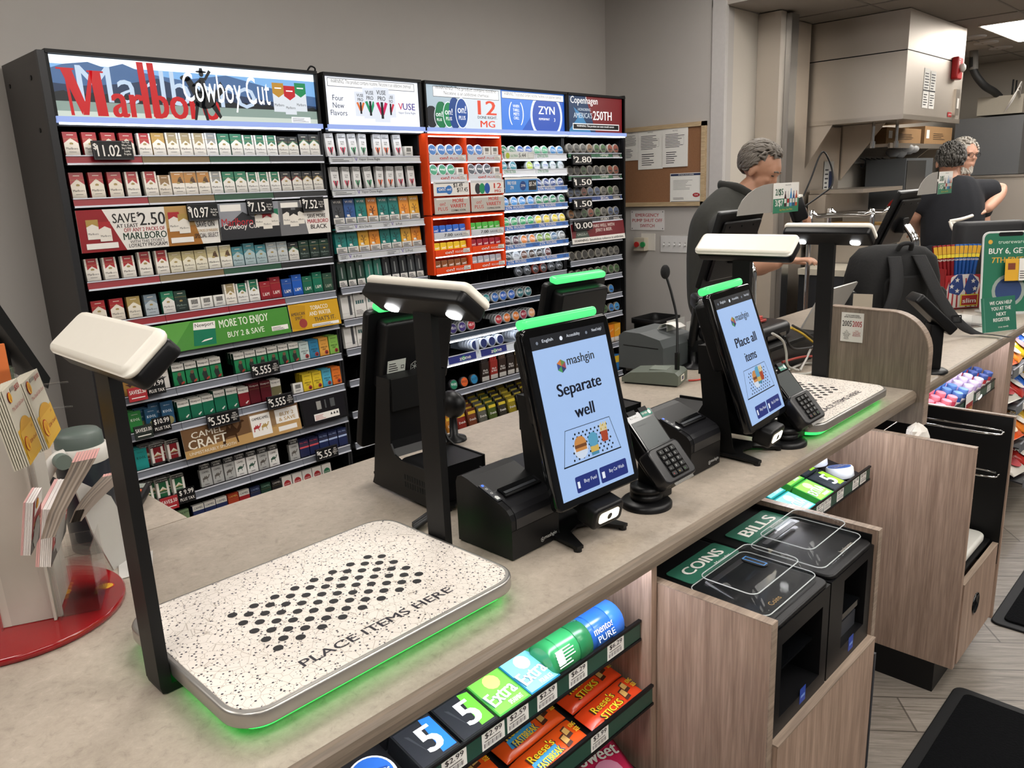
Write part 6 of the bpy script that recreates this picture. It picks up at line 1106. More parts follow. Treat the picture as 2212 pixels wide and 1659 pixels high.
# ---- snack shelves of the register counter
yl5 = .83; y5 = lambda x, y: (1960+x/4.365, 700+y/4.365)
za = PY(*y5(830, 500), yl5).z; zb5 = za-.19
X_ = lambda px, y=yl5: PY(*px, y).x
sn3, sh3 = snack_unit('snack_shelf_unit', 'lit candy shelves under the register counter beyond the waste cabinet', 2.84, X_(y5(790, 520))+.06, [(yl5, za), (yl5-.01, zb5)], sides=(0, 0))
xe = X_(y5(790, 520))+.06
for i, c in enumerate(((755, 575), (655, 630), (440, 770))): shelf_tag(X_(y5(*c)), yl5, za, '$1.49', 'white shelf label reading 1.49, %s of three from the wood post' % ORD[i], w=.05)
def tube_candy(c, lid):
    g = G(); g.lathe([(.017, 0), (.018, .004), (.018, .06), (.0165, .064)], C(c, .25), n=14); g.lathe([(.0185, .060), (.0185, .075), (.017, .077)], C(lid, .3), n=14); g.lathe([(.0183, .02), (.0183, .042)], C('e0d4d0'), n=14, cap=False); return g.mesh('candy_tube')
tc_ = [('b3283f', 'd8505a', 'red'), ('c23a55', 'e07a8a', 'pink'), ('2f4f9a', '5a7fc0', 'blue'), ('b9a0d0', 'd8c8e4', 'lilac'), ('a8323a', '3a4f8a', 'red blue')]
tm_ = {c[2]: tube_candy(c[0], c[1]) for c in tc_}; nx = 13
for i in range(nx):
    kind = tc_[(i*5//nx+ (i % 2)*0) % 5][2]
    for k in range(5):
        o = put('candy_tube', tm_[kind], '%s candy tube in the upright rows under the register counter' % kind, 'candy tube', yl5, za, 2.88+(xe-2.98)*i/(nx-1), .022+.042*k, grp=kind+' candy tubes', lift=.002)
p = PY(*y5(555, 735), yl5); obj('promo_card', G(FR(p.x, yl5-.012, p.z-.09)).box((-.05, 0, -.001), (.05, .13, 0), WH).rect(-.046, .006, .046, .09, C('8e1f22'), z=.0004).text('2 FOR\n2 FOR', .018, C('d8c06a'), None, 0, .03, .001, w=.07, bold=.03), None, 'red and white two-for promotion card hanging from the candy shelf lip', 'sign')
for k in range(2): put('candy_tin', tube_candy('d8d4cc', '6a3a3a'), '%s small white tin with a brown lid below the promotion card' % ['left', 'right'][k], 'candy tin', yl5-.01, zb5, X_(y5(640+50*k, 790)), .03)
obj('cord', G().tube([PY(*y5(740, 640), .85), PY(*y5(700, 660), .83), PY(*y5(690, 690), .82), PY(*y5(650, 720), .83), PY(*y5(620, 700), .86)], .004, WH, 6), None, 'white cable looped under the register counter candy shelf', 'cable')
struct_x = X_(y5(900, 500), .80)
t = thing('shelf_post', 'grey wood upright between the candy shelves and the snack bags', 'post', (xe+.03, .85, 0)); obj('post', G().box((xe+.004, .79, 0), (xe+.10, 1.10, .876), WOODG), t)
t = thing('snack_rack', 'shelves of bagged snacks at the right under the register counter', 'snack shelf', (xe+.8, .8, 0))
obj('back_panel', G().box((xe+.11, 1.10, 0), (5.6, 1.12, .876), BLKM), t); obj('light_strip', G().box((xe+.14, .79, .866), (5.5, .81, .874), mat('snack_led', 'f4f6ff')), t)
RKZ = (.69, .53, .36, .20); 
for k, zz in enumerate(RKZ):
    yq = .79-.03*k; s = obj('shelf', G(T(0, yq, zz) @ RX(8)).box((xe+.11, 0, -.006), (5.6, .29, 0), SHELF), t); obj('price_channel', G().box((xe+.11, yq-.008, zz-.02), (5.6, yq-.001, zz+.02), C('6a6d70')), s); 
    for i in range(6): obj('price_label', G().box((xe+.2+.26*i, yq-.010, zz-.015), (xe+.26+.26*i, yq-.008, zz+.015), PAPER), s)
cols = [('d8521c', 'red-orange', 'f0e0c0'), ('2a5fb8', 'blue', 'f0e8e0'), ('d87a2a', 'orange', 'f4ece0'), ('c9c4ba', 'white', 'b02a34'), ('d8b02a', 'yellow', '7a2a1a'), ('b3302a', 'red', 'f0e8e0')]
bm_ = {}
for k, zz in enumerate(RKZ):
    yq = .79-.03*k
    for i in range(9):
        c = cols[(i*2+k*3+(i//3)) % 6]; key = c[1]
        if key not in bm_: bm_[key] = bag(.16, .15, .05, c[0], {'blue': 'Ritz', 'white': 'Rice', 'yellow': 'Nutter', 'red': 'Cheez', 'orange': 'Bites', 'red-orange': 'Gripz'}[key], c[2], art=c[2]).mesh('snack_bag')
        o = obj('snack_bag', bm_[key], None, '%s snack bag, %s along the %s shelf of the snack rack' % (key, ORD[i], ['top', 'second', 'third', 'bottom'][k]), 'snack bag', 'snack bags on the rack', loc=(xe+.20+.165*i, yq+.10, zz+.03)); o.rotation_euler = (rad(24+6*((i*7) % 3)), 0, rad(((i*37) % 21)-10))
# ---- floor mats
MATF = mat('black_mat_pile', '07080a', .95, var=.6, scale=140, bump=.8, spec=.1); MATR = mat('black_rubber_edge', '0c0d0f', .6, spec=.3)
def fmat(x0, x1, y0, y1, lab):
    t = thing('floor_mat', lab, 'floor mat', ((x0+x1)/2, (y0+y1)/2, 0)); obj('rubber_border', G().slab(x1-x0, y1-y0, .03, .0005, .008, .004, MATR, T((x0+x1)/2, (y0+y1)/2, 0), both=False), t); obj('pile', G().slab(x1-x0-.07, y1-y0-.07, .02, .008, .015, .003, MATF, T((x0+x1)/2, (y0+y1)/2, 0), both=False), t)
fmat(1.2, 2.49, -.6, .553, 'black floor mat in the bottom right corner before the coin station'); fmat(2.96, 3.88, -.8, .575, 'black floor mat beside the waste cabinet'); fmat(3.97, 5.6, -.8, .62, 'black floor mat farthest along the register counter')
# ================================================================ self checkout equipment
DOTM = C('1b1a1c', .6); GLOW = mat('green_led_glow', '2cf055', .4, emit=3, var=0); LAMPW = mat('white_scan_lamp', 'ffffff', .3, emit=14, var=0)
def make_tray():
    x0, x1, y0, y1, zt = .345, .845, .825, 1.20, .965; cx, cy = (x0+x1)/2, (y0+y1)/2; w, d = x1-x0, y1-y0
    t = thing('scanning_tray', 'white speckled scanning tray nearest to the camera, beside the card rack', 'scanning tray', (cx, cy, CZ))
    M = T(cx, cy, 0)
    obj('rim', G(M).slab(w, d, .05, zt-.024, zt-.001, .004, ALU, n=8), t, 'silver metal rim')
    obj('under_base', G(M).slab(w-.06, d-.06, .03, CZ+.003, zt-.024, .003, BLKM), t)
    pr = rrect(w-.036, d-.036, .034, 6); obj('glow_strip', G(M).tube([(x, y, zt-.031) for x, y in pr]+[(pr[0][0], pr[0][1], zt-.031)], .0045, GLOW, 6, sub=1), t, 'green light strip under the rim')
    for sx in (-1, 1):
        for sy in (-1, 1): obj('foot', G(M).cyl(.012, CZ, CZ+.004, BLK, T(sx*(w/2-.06), sy*(d/2-.06), 0), n=12), t)
    g = G(M); g.slab(w-.016, d-.016, .044, zt-.003, zt, .001, TRAY, n=8, both=False)
    X0, X1, Y0, Y1 = .462-cx, .730-cx, .937-cy, 1.072-cy; px_ = (X1-X0)/7.5; py_ = (Y1-Y0)/8
    for j in range(9):
        for i in range(8): g.poly(circ(.0074, 16, X0+px_*(i+.5*(j % 2)), Y0+py_*j), DOTM, z=zt+.0005)
    g.text('PLACE ITEMS HERE', .0185, C('2a2730', .6), None, .596-cx, .868-cy, zt+.0005, w=.268, bold=.015, res=4); obj('tray_top', g, t, 'white speckled top with black dots')
    for s, xp in ((-1, x0-.010), (1, x1+.010)):
        yc = 1.045; p = obj('post', G().box((xp-.008, yc-.024, CZ+.012), (xp+.008, yc+.024, 1.40), BLKM).prism([(xp-.008, CZ+.014), (xp-.006, CZ+.004), (xp, CZ+.0015), (xp-s*.075, CZ+.0015), (xp-s*.075, CZ+.012), (xp-s*.0, CZ+.014)] if s < 0 else [(xp+.008, CZ+.014), (xp, CZ+.014), (xp-.075, CZ+.012), (xp-.075, CZ+.0015), (xp, CZ+.0015), (xp+.006, CZ+.004)], -yc-.024, -yc+.024, BLKM, RX(90)), t, 'black upright post')
        o = Vector((xp+s*.0035, yc-.005, 1.4175)); H = axes(o, (-s*.77, 0, .64), (0, -s, 0)) 
        # outer shell faces away from the tray and up
        hd = obj('camera_head', G(H).slab(.064, .262, .010, -.038, -.013, .006, BLK, n=4), p, 'black camera bar over the tray')
        obj('shell', G(H).slab(.070, .268, .014, -.016, .002, .009, WHT, n=5), p, 'white diffuser shell')
        for k in (-1, 1): obj('lamp', G(H).slab(.020, .030, .009, -.0415, -.0375, .0015, LAMPW, T(-.012, k*.082, 0), n=5), p, 'small bright scan lamp')
    return t
tray1 = make_tray()
dup(tray1, (1.54, -.046, 0), 'white speckled scanning tray beside the rounded wood divider')
SCR = LIT('a2c0ec', .88)
def hexlogo(g, x, y, r, M, z, cols=None, line=None):
    for k in range(6):
        a0, a1 = rad(90+60*k), rad(150+60*k); c = line or cols[k % len(cols)]
        if line: 
            p0 = Vector((r*cos(a0), r*sin(a0))); p1 = Vector((r*cos(a1), r*sin(a1))); g.poly([(x+p0.x, y+p0.y), (x+p1.x, y+p1.y), (x+.9*p1.x, y+.9*p1.y), (x+.9*p0.x, y+.9*p0.y)], c, M, z)
            n = Vector((-sin(a0), cos(a0)))*r*.05; g.poly([(x+n.x, y+n.y), (x-n.x, y-n.y), (x+p0.x*.7-n.x, y+p0.y*.7-n.y), (x+p0.x*.7+n.x, y+p0.y*.7+n.y)], c, M, z)
        else: g.poly([(x, y), (x+r*cos(a0), y+r*sin(a0)), (x+r*cos(a1), y+r*sin(a1))], c, M, z)
def ui(g, M, msg, apart):
    w, h = .200, .302; ink = LIT('1a2440', .25); z = .0006
    g.rect(-w/2, 0, w/2, h-.024, SCR, M, z); g.rect(-w/2, h-.024, w/2, h, LIT('0d1420', .5), M, z); wt = LIT('dfe6f0', .9)
    for x, s in ((-.062, 'English'), (.006, 'Accessibility'), (.072, 'Need help?')): g.text(s, .0058, wt, M, x+.004, h-.0145, z*2, w=.028 if x != .006 else .036)
    g.poly(circ(.004, 12, -.023, h-.012), wt, M, z*2); g.poly(circ(.003, 10, -.085, h-.012), LIT('8a94a4', .6), M, z*2); g.poly(circ(.003, 10, .046, h-.012), LIT('8a94a4', .6), M, z*2)
    hexlogo(g, -.036, .240, .0125, M, z*2, [LIT(c, .8) for c in ('d07a3a', '3a4f8a', '4a9a5a', '2a3a6a', 'a04a5a', '6a8a4a')]); g.text('mashgin', .0175, LIT('3a3f47', .3), M, .017, .2335, z*2, w=.074, bold=.02, res=3)
    a, b = msg; g.text(a, .0235, ink, M, 0, .179, z*2, w=.118, bold=.045, res=4); g.text(b, .0235, ink, M, 0, .140, z*2, w=.052 if len(b) < 5 else .062, bold=.045, res=4)
    T_ = [(-.082, .058), (.078, .058), (.062, .124), (-.062, .124)]; cc = LIT('16202c', .2)
    def rim(p, t_):
        for i in range(4):
            q0, q1 = Vector(p[i]), Vector(p[(i+1) % 4]); n = (q1-q0).normalized(); n = Vector((-n.y, n.x))*t_*(2.2 if i == 0 else 1); g.poly([tuple(q0), tuple(q1), tuple(q1+n), tuple(q0+n)], cc, M, z*2)
    rim(T_, .0011)
    for j in range(8):
        for i in range(9):
            f = 1-.16*j/7; g.poly(circ(.0022, 8, (-.052+.013*i+.0065*(j % 2))*f, .066+.0066*j), cc, M, z*2)
    B = (-.030, .092) if apart else (-.012, .100); c1, c2 = LIT('c98a4a', .8), LIT('7a4a2a', .7)
    g.poly(circ(.019, 18, B[0], B[1]-.008), LIT('c8d4e4', .9), M, z*3); g.poly([(B[0]+.016*cos(a*pi/10), B[1]+.015*sin(a*pi/10)) for a in range(11)], c1, M, z*4); g.rect(B[0]-.016, B[1]-.006, B[0]+.016, B[1], c2, M, z*4); g.rect(B[0]-.015, B[1]-.012, B[0]+.015, B[1]-.006, c1, M, z*4)
    U = (.004, .072) if apart else (.004, .088); g.poly([(U[0]-.010, U[1]-.008), (U[0]+.010, U[1]-.008), (U[0]+.012, U[1]+.02), (U[0]-.012, U[1]+.02)], LIT('4a8aa8', .8), M, z*5); g.rect(U[0]-.011, U[1]-.002, U[0]+.011, U[1]+.009, LIT('d0b05a', .8), M, z*6); g.poly(circ(.0135, 16, U[0], U[1]+.021), LIT('5aa0c0', .8), M, z*6)
    R_ = (.036, .094) if apart else (.020, .098); g.poly([(R_[0]-.008, R_[1]-.012), (R_[0]+.008, R_[1]-.012), (R_[0]+.010, R_[1]+.008), (R_[0]-.010, R_[1]+.008)], LIT('a8442a', .8), M, z*7)
    for k in range(6): g.rect(R_[0]-.009+.0033*k, R_[1]+.008, R_[0]-.0068+.0033*k, R_[1]+.021+.003*(k % 2), LIT('e0c05a', .9), M, z*7)
    for x, bw, s in ((-.030, .062, 'Buy Fuel'), (.045, .078, 'Buy Car Wash')): g.poly(rrect(bw, .030, .003, 3, x, .0215), LIT('2a3a8a', .6), M, z*2); g.text(s, .0068, wt, M, x+.008, .019, z*3, w=bw*.55); g.rect(x-bw*.44, .015, x-bw*.34, .027, wt, M, z*3)
def make_kiosk(name, lab, K, msg=None, apart=True, sx0=-.055, sx1=.10, scan=True, base=(0, 0, 0), tilt=(.082, .323)):
    t = thing(name, lab, 'checkout kiosk', base)
    obj('foot_plate', G(K).prism([(.073, -.002), (.058, -.004), (.030, .055), (.0, .066), (-.030, .055), (-.058, -.004), (-.073, -.002), (-.060, .12), (-.085, .30), (-.07, .31), (0, .25), (.07, .31), (.085, .30), (.060, .12)][::-1], .006, .012, BLKM), t)
    for x, y in ((.065, .004), (-.065, .004), (.078, .298), (-.078, .298)): obj('foot', G(K).cyl(.008, 0, .006, BLK, T(x, y, 0), n=10), t)
    P = [(.070, .030), (.062, .014), (.075, .012), (.29, .012), (.29, .095), (.185, .095), (.163, .103), (.150, .125), (.165, .272), (.115, .272)]
    My = lambda x: Matrix(((0, 0, 1, x), (1, 0, 0, 0), (0, 1, 0, 0), (0, 0, 0, 1)))
    for x in (sx0, sx1-.004): 
        o = obj('side_plate', G(K).prism(P[::-1], 0, .004, BLKM, My(x)), t)
        for r in range(2):
            g = G(K)
            for i in range(9): g.box((x-.0006, .195+.009*i, .038+.017*r), (x+.0046, .199+.009*i, .050+.017*r), mat('vent_dark', '050506', .9))
            obj('vent', g, o)
    g = G(K); xa, xb = sx0+.004, sx1-.004
    bs = [(xa, .013), (xb, .013), (xb, .075)]+[(xb-.02+.02*cos(rad(a)), .073+.02*sin(rad(a))) for a in range(15, 91, 15)]+[(xa, .093)]
    g.prism([(x, -z) for x, z in bs][::-1], .17, .288, BLK, RX(-90)); obj('base_box', g, t)
    g = G(K); g.loft([[(xa, y-.004, z), (xb, y-.004, z), (xb, y+.003, z), (xa, y+.003, z)] for y, z in ((.16, .096), (.148, .112), (.145, .13), (.155, .268))], BLK, smooth=False); g.box((xa, .112, .20), (xb, .165, .270), BLKM); obj('upright', g, t)
    S = K @ axes((0, 0, .090), (1, 0, 0), (0, *tilt)); h = .335
    obj('screen_body', G(S).slab(.232, h, .012, -.020, 0, .004, BLKG if msg else BLK, T(0, h/2, 0), n=4), t, 'black screen body')
    obj('rear_housing', G(S).slab(.185, .165, .012, -.058, -.019, .008, BLK, T(0, h-.098, 0), n=4).slab(.15, .30, .008, -.032, -.018, .004, BLKM, T(0, h/2, 0), n=3), t)
    gv = G(S @ T(0, h-.020, -.052) @ RX(-62)); 
    for j in range(4):
        for i in range(22): gv.poly(circ(.0024, 6, -.074+.007*i+.0035*(j % 2), .004+.006*j-.012), mat('vent_dark', '050506', .9), z=.0045)
    obj('vent_holes', gv, t)
    gl = G(S @ RY(180)); wt = C('b9bcb8'); g_ = gl; g_.rect(-.082, h-.135, -.034, h-.105, C('c4c8c0'), z=.0585); lines(gl, None, -.078, -.052, h-.131, h-.109, 4, IK, .059); g_.frame(-.046, h-.128, -.038, h-.120, .0014, IK, z=.059); obj('rear_label', g_, t); gl = G(S @ RY(180))
    hexlogo(gl, -.008, h-.130, .013, None, .0586, line=wt); gl.text('mashgin', .008, wt, None, -.008, h-.160, .0586, w=.04); gl.text('Designed by Mashgin in California', .003, wt, None, -.005, h-.170, .0586, w=.075); obj('rear_print', gl, t)
    obj('light_bar', G(S).slab(.196, .018, .008, -.034, -.006, .006, GREEN, T(0, h+.009, 0), n=4), t, 'glowing green light bar')
    if msg:
        g = G(S @ T(0, .016, 0)); ui(g, None, msg, apart); obj('display', g, t, 'lit blue display')
    if scan:
        Sc = K @ T(0, .022, .066) @ RX(14); s = obj('scanner', G(Sc).slab(.085, .046, .012, -.005, .04, .006, BLK, RX(90), n=4).box((-.03, .0, -.01), (.03, .04, .02), BLKM), t)
        obj('scan_window', G(Sc).slab(.056, .022, .007, .0395, .041, .0004, mat('warm_scan_light', 'fff0cf', .3, emit=6, var=0), RX(90), n=4).poly(circ(.007, 14, 0, 0), BLKG, RX(90), .042), s, 'bright yellow-white scan window')
    return t
K1 = T(1.097, .857, CZ) @ RZ(-3)
kiosk1 = make_kiosk('self_checkout_kiosk', 'checkout kiosk whose lit screen says separate well', K1, ('Separate', 'well'), True, base=(1.097, .95, CZ))
K2 = T(1.712, .826, CZ) @ RZ(5)
kiosk2 = make_kiosk('self_checkout_kiosk', 'checkout kiosk whose lit screen says place all items', K2, ('Place all', 'items'), False, base=(1.70, .92, CZ), tilt=(.115, .320))
op1 = make_kiosk('operator_kiosk', 'black kiosk turned away from the camera behind the nearer printer', T(1.105, 1.488, CZ+.0) @ RZ(180-4), None, sx0=-.035, sx1=.115, scan=False, base=(1.115, 1.35, CZ))
dup(op1, (.545, -.03, 0), 'black kiosk turned away from the camera, behind the screen reading separate well', rz=0)
def make_printer():
    x, y = .923, .926; t = thing('receipt_printer', 'black receipt printer between the near post and the separate well screen', 'receipt printer', (x+.064, y+.07, CZ))
    P = [(0, .003), (0, .078), (.004, .089), (.012, .097), (.030, .105), (.112, .134), (.128, .137), (.140, .133), (.145, .122), (.145, .003)]
    My = T(x, y, CZ) @ Matrix(((0, 0, 1, 0), (1, 0, 0, 0), (0, 1, 0, 0), (0, 0, 0, 1)))
    obj('body', G(My).prism(P[::-1], 0, .128, BLK), t)
    Q = [(-.0012, .060), (-.0012, .079), (.003, .0905), (.0115, .0985), (.030, .1065), (.060, .117), (.060, .112), (.01, .085), (.002, .06)]
    obj('lid', G(My).prism(Q[::-1], .012, .127, mat('black_plastic_lid', '1c1c1f', .3, var=.1)), t)
    L_ = T(x, y, CZ) @ axes((.064, .030, .1068), (1, 0, 0), (0, .082, .029))
    obj('paper_slot', G(L_).box((-.040, .008, -.002), (.052, .030, .0035), BLKG).box((-.036, .012, .0034), (.048, .018, .0040), DKG), t); obj('cutter_bar', G(L_).box((-.042, .004, -.001), (.054, .009, .005), BLK), t)
    g = G(L_); g.box((-.062, .005, -.001), (-.050, .058, .0008), DKG); obj('button_strip', g, t); obj('power_lamp', G(L_).poly(circ(.0028, 12, -.056, .053), LIT('2f5fff', 2.5), z=.0014), t, 'blue power light')
    g = G(L_); wt = C('d0d2d0')
    for yy in (.042, .028): g.frame(-.0582, yy-.0022, -.0538, yy+.0022, .0008, wt, z=.0014)
    g.poly([(-.060, .008), (-.052, .008), (-.052, .016), (-.056, .019), (-.060, .016)], wt, z=.0014); obj('button_icons', g, t)
    g = G(FR(x, y-.0006, CZ)); hexlogo(g, .080, .016, .005, None, .0004, line=wt); g.text('mashgin', .0075, wt, None, .103, .0125, .0004, w=.034); g.box((0.0, .058, -.001), (.128, .0592, .0005), BLKM); obj('logo', g, t)
    for dx in (.012, .116):
        for dy in (.012, .133): obj('foot', G(T(x+dx, y+dy, CZ)).cyl(.006, 0, .004, BLK, n=8), t)
    return t
pr1 = make_printer(); dup(pr1, (.554, -.027, 0), 'black receipt printer between the card terminal and the place all items screen')
def make_terminal():
    cx, cy = 1.292, .892; t = thing('card_terminal', 'black card terminal on a round swivel base right of the separate well screen', 'card terminal', (cx, cy, CZ)); B = T(cx, cy, CZ)
    obj('base', G(B).lathe([(.054, 0), (.054, .008), (.048, .014), (.02, .016)], BLK, n=32), t)
    obj('swivel', G(B).lathe([(.03, .014), (.034, .018), (.034, .028), (.028, .030), (.034, .032), (.034, .044), (.02, .046)], BLK, n=28), t)
    obj('bracket', G(B @ T(.028, -.002, .014)).slab(.052, .056, .006, 0, .075, .003, BLKM), t)
    D = axes((1.333, .833, .975), (1, .02, 0), (0, .112, .128)); h, w = .172, .098
    obj('body', G(D).slab(w, h, .012, -.034, 0, .006, BLK, T(0, h/2, 0), n=4), t); obj('side_guard', G(D).slab(w+.016, .085, .014, -.022, .010, .005, mat('black_plastic_lid', '1c1c1f', .3), T(0, .044, 0), n=4), t)
    obj('screen_frame', G(D).slab(w-.004, .092, .006, -.002, .004, .001, BLKG, T(0, .124, 0), n=3), t); obj('screen', G(D).rect(-.042, .084, .042, .150, LIT('4c5c5c', .10), z=.0046).text('Welcome to Shell', .0036, LIT('2a3636', .3), None, -.015, .138, .005, w=.03), t, 'dim grey-green screen')
    g = G(D); g.rect(.004, .154, .042, .168, C('1f7a68'), z=.0048); g.text('TAP HERE', .0045, WH, None, .016, .159, .0053, w=.02, bold=.02); g.poly(circ(.005, 12, .034, .161), WH, z=.0053); g.text('Verifone', .0055, WH, None, -.022, .158, .0053, w=.026); obj('label_strip', g, t)
    for xx in (-.024, .018): obj('clip', G(D).box((xx-.014, .166, -.01), (xx+.014, .176, .006), BLKM), t)
    obj('keypad', G(D).slab(.066, .066, .006, .0100, .0108, .0003, BLKG, T(0, .044, 0), n=3), t); ks = '123456789*0#XBO'
    for r in range(5):
        for c_ in range(3):
            s = ks[r*3+c_]; s = {'X': 'x', 'B': '<', 'O': 'o'}.get(s, s); kc = {12: 'd0483a', 13: 'd8b43a', 14: '5aa04a'}.get(r*3+c_, 'c9c9c6')
            X, Y = -.021+.021*c_, .069-.0125*r
            obj('key', G(D).slab(.0165, .0092, .002, .0106, .0128, .0006, BLK, T(X, Y, 0), n=2).text(s, .0048, C(kc), None, X-.003, Y-.002, .0132, bold=.02), t)
    obj('reader_edge', G(D).box((-.036, -.004, -.004), (.036, .002, .008), mat('terminal_steel', '8e8c88', .25, .9)), t, 'bright metal reader edge'); return t
te1 = make_terminal(); te2 = dup(te1, (.545, -.045, 0), 'black card terminal at the corner of the far scanning tray', rz=0)
pts = [PZ(893, 1143, CZ+.008), PZ(912, 1130, CZ+.014), PZ(932, 1115, CZ+.014), PZ(955, 1098, CZ+.010)]
g = G()
for k in range(4): g.tube([p+Vector((.004*k, .005*k, .002*(k % 2))) for p in pts], .0052, C('161618', .5), 7)
obj('cable_bundle', g, None, 'flat bundle of black cables on the counter behind the near tray', 'cable')
p = PZ(986, 955, CZ); t = thing('handheld_scanner', 'rounded black scanner stand mostly hidden behind the near right post', 'scanner', (p.x+.03, p.y+.02, CZ))
B = T(p.x+.01, p.y+.02, CZ); obj('stand', G(B).lathe([(.035, 0), (.033, .008), (.012, .014), (.010, .07)], BLK, n=20), t); obj('head', G(B).ball((0, 0, .10), (.03, .045, .038), BLK), t)
# ================================================================ card rack and loose things on the near counter
def PP(px, py, o, n):
    d = sight(px, py); c = Vector((0, 0, CAM_H)); t = (Vector(o)-c).dot(n)/d.dot(n); return c+d*t
E1 = Vector((.906, -.423, 0)); E2 = Vector((.423, .906, 0)); UP = Vector((0, 0, 1))
KC = Vector((.299, 1.333, .933)); RED = mat('rack_red_acrylic', '8e1016', .15, var=.03, coat=.3)
t = thing('gift_card_rack', 'rotating gift card rack on a red disc at the left edge', 'card rack', (.27, 1.40, CZ))
obj('disc', G(T(.26, 1.425, CZ)).lathe([(.150, .0), (.160, .002), (.160, .010), (.158, .012)], RED, n=48).lathe([(.08, -.0), (.08, .001)], BLKM), t, 'red base disc')
def fan(M, s, z):  # scallop shell emblem
    g = G(M); out = [(s*1.1*cos(rad(a)), s*1.0*sin(rad(a))+s*.1) for a in range(-15, 196, 15)]+[(-s*.45, -s*.62), (s*.45, -s*.62)]
    g.poly([(x*1.14, y*1.12) for x, y in out], C('b8181e'), z=z); g.poly(out, C('e8b52a'), z=z+.0003)
    for a in (40, 65, 90, 115, 140): n = Vector((-sin(rad(a)), cos(rad(a))))*s*.03; e = Vector((s*.95*cos(rad(a)), s*.1+s*.9*sin(rad(a)))); g.poly([(n.x, -s*.5+n.y), (-n.x, -s*.5-n.y), (e.x-n.x, e.y-n.y), (e.x+n.x, e.y+n.y)], C('b8181e'), z=z+.0006)
    return g
for k, (px, py) in enumerate(((226, 1268), (137, 1282))):
    p = PZ(px, py, CZ+.0125); obj('emblem', fan(T(p.x, p.y, CZ+.0122) @ RZ(-20+30*k), .0125, .0002), t, 'yellow and red scallop emblem')
Lp = .085; zt_ = PP(28, 845, KC, E2).z
Mp = axes(tuple(KC-E1*Lp), tuple(E1), (0, 0, 1)); hp = zt_-KC.z
CREAM = C('b9b3a9', .5)
obj('white_panel', G(Mp).box((0, 0, -.012), (Lp, hp, -.010), CREAM).box((0, 0, -.012), (.002, hp, .003), ACR).box((Lp-.002, 0, -.012), (Lp, hp, .006), ACR).poly([(.0, 0), (.012, 0), (.004, hp), (0, hp)], C('c9c3b8'), z=-.0095), t, 'tall white back board')
Mq = axes(tuple(KC), tuple(E2), (0, 0, 1))   # the face with the cards: x runs back, z looks out
obj('card_panel', G(Mq).box((0, 0, -.012), (.13, hp, -.008), CREAM), t)
g = G(Mq)
for x in (.0, .055, .11): g.box((x, .003, .0), (x+.0015, .10, .055), ACR)
g.box((.0, .003, .055), (.1115, .11, .0565), ACR).box((.0, .003, .0), (.1115, .005, .055), ACR); obj('clear_pocket', g, t, 'clear acrylic brochure pocket')
for k, zz in enumerate((zt_-.045, zt_-.005)): obj('peg', G().tube([tuple(KC+E2*(.05)+Vector((0, 0, zz-KC.z))-E2.cross(UP)*0), tuple(KC+E2*.05+Vector((0, 0, zz-KC.z))+Vector((.09, -.042, 0))*.6)], .0018, ACR, 6, sub=1), t)
NOUT = Vector((.906, -.423, 0))
def hang(pts, off):  # a card whose top edge is at one depth and whose foot swings outwards, level across
    P0, P1 = [PP(x, y, KC+NOUT*off, NOUT) for x, y in pts[:2]]
    o = min((PP(*pts[3], KC+NOUT*(off+k*.003-.03), NOUT) for k in range(60)), key=lambda q: abs((q-P0).dot(E2)))
    yd = P0-o; w = abs((P1-P0).dot(E2)); return o, E2*w, yd, w, yd.length
def card_stack(pts, off, n, amt, lab, w=None):
    o, xd, yd, W_, H_ = hang(pts, off)
    M = axes(tuple(o), tuple(xd), tuple(yd))
    g = G(M)
    for k in range(n): g.box((0, -.0004*k, -.0026*k-.0016), (W_, H_-.0004*k, -.0026*k), C('c6bfae', .45))
    g.rect(.0, 0, W_, H_*.46, C('d9a92c', .4), z=.0004); g.poly([(W_*.5+W_*.42*cos(a*pi/12), H_*.34+H_*.22*sin(a*pi/12)) for a in range(24)], C('c9962a', .4), z=.0007); g.rect(W_*.06, H_*.06, W_*.94, H_*.42, C('d6a838', .35), z=.001)
    g.text(amt, H_*.07, C('9e1b1e'), None, W_*.75, H_*.88, .0012, w=W_*.3, bold=.02); g.text('The Shell Gift Card', H_*.05, C('9e1b1e'), None, W_*.5, H_*.70, .0012, w=W_*.8); g.text('Gift Card', H_*.05, C('9e1b1e'), None, W_*.66, H_*.2, .0014, w=W_*.5); g.text(amt, H_*.035, C('9e1b1e'), None, W_*.8, H_*.35, .0014); g.rect(W_*.35, H_*.92, W_*.6, H_*.97, C('8f8a80'), z=.0008)
    o_ = obj('gift_card', g, None, lab, 'gift card'); f = fan(M @ T(W_*.18, H_*.86, 0), W_*.09, .0012); f2 = fan(M @ T(W_*.24, H_*.22, 0), W_*.12, .0016); obj('emblem', f, o_); obj('emblem', f2, o_)
card_stack(((49, 827), (81, 799), (133, 934), (105, 970)), .050, 9, '$100', 'thick stack of cream and gold hundred dollar gift cards hanging on the rack')
card_stack(((5, 846), (38, 832), (93, 973), (65, 1006)), .058, 7, '$50', 'stack of fifty dollar gift cards in front of the hundred dollar ones')
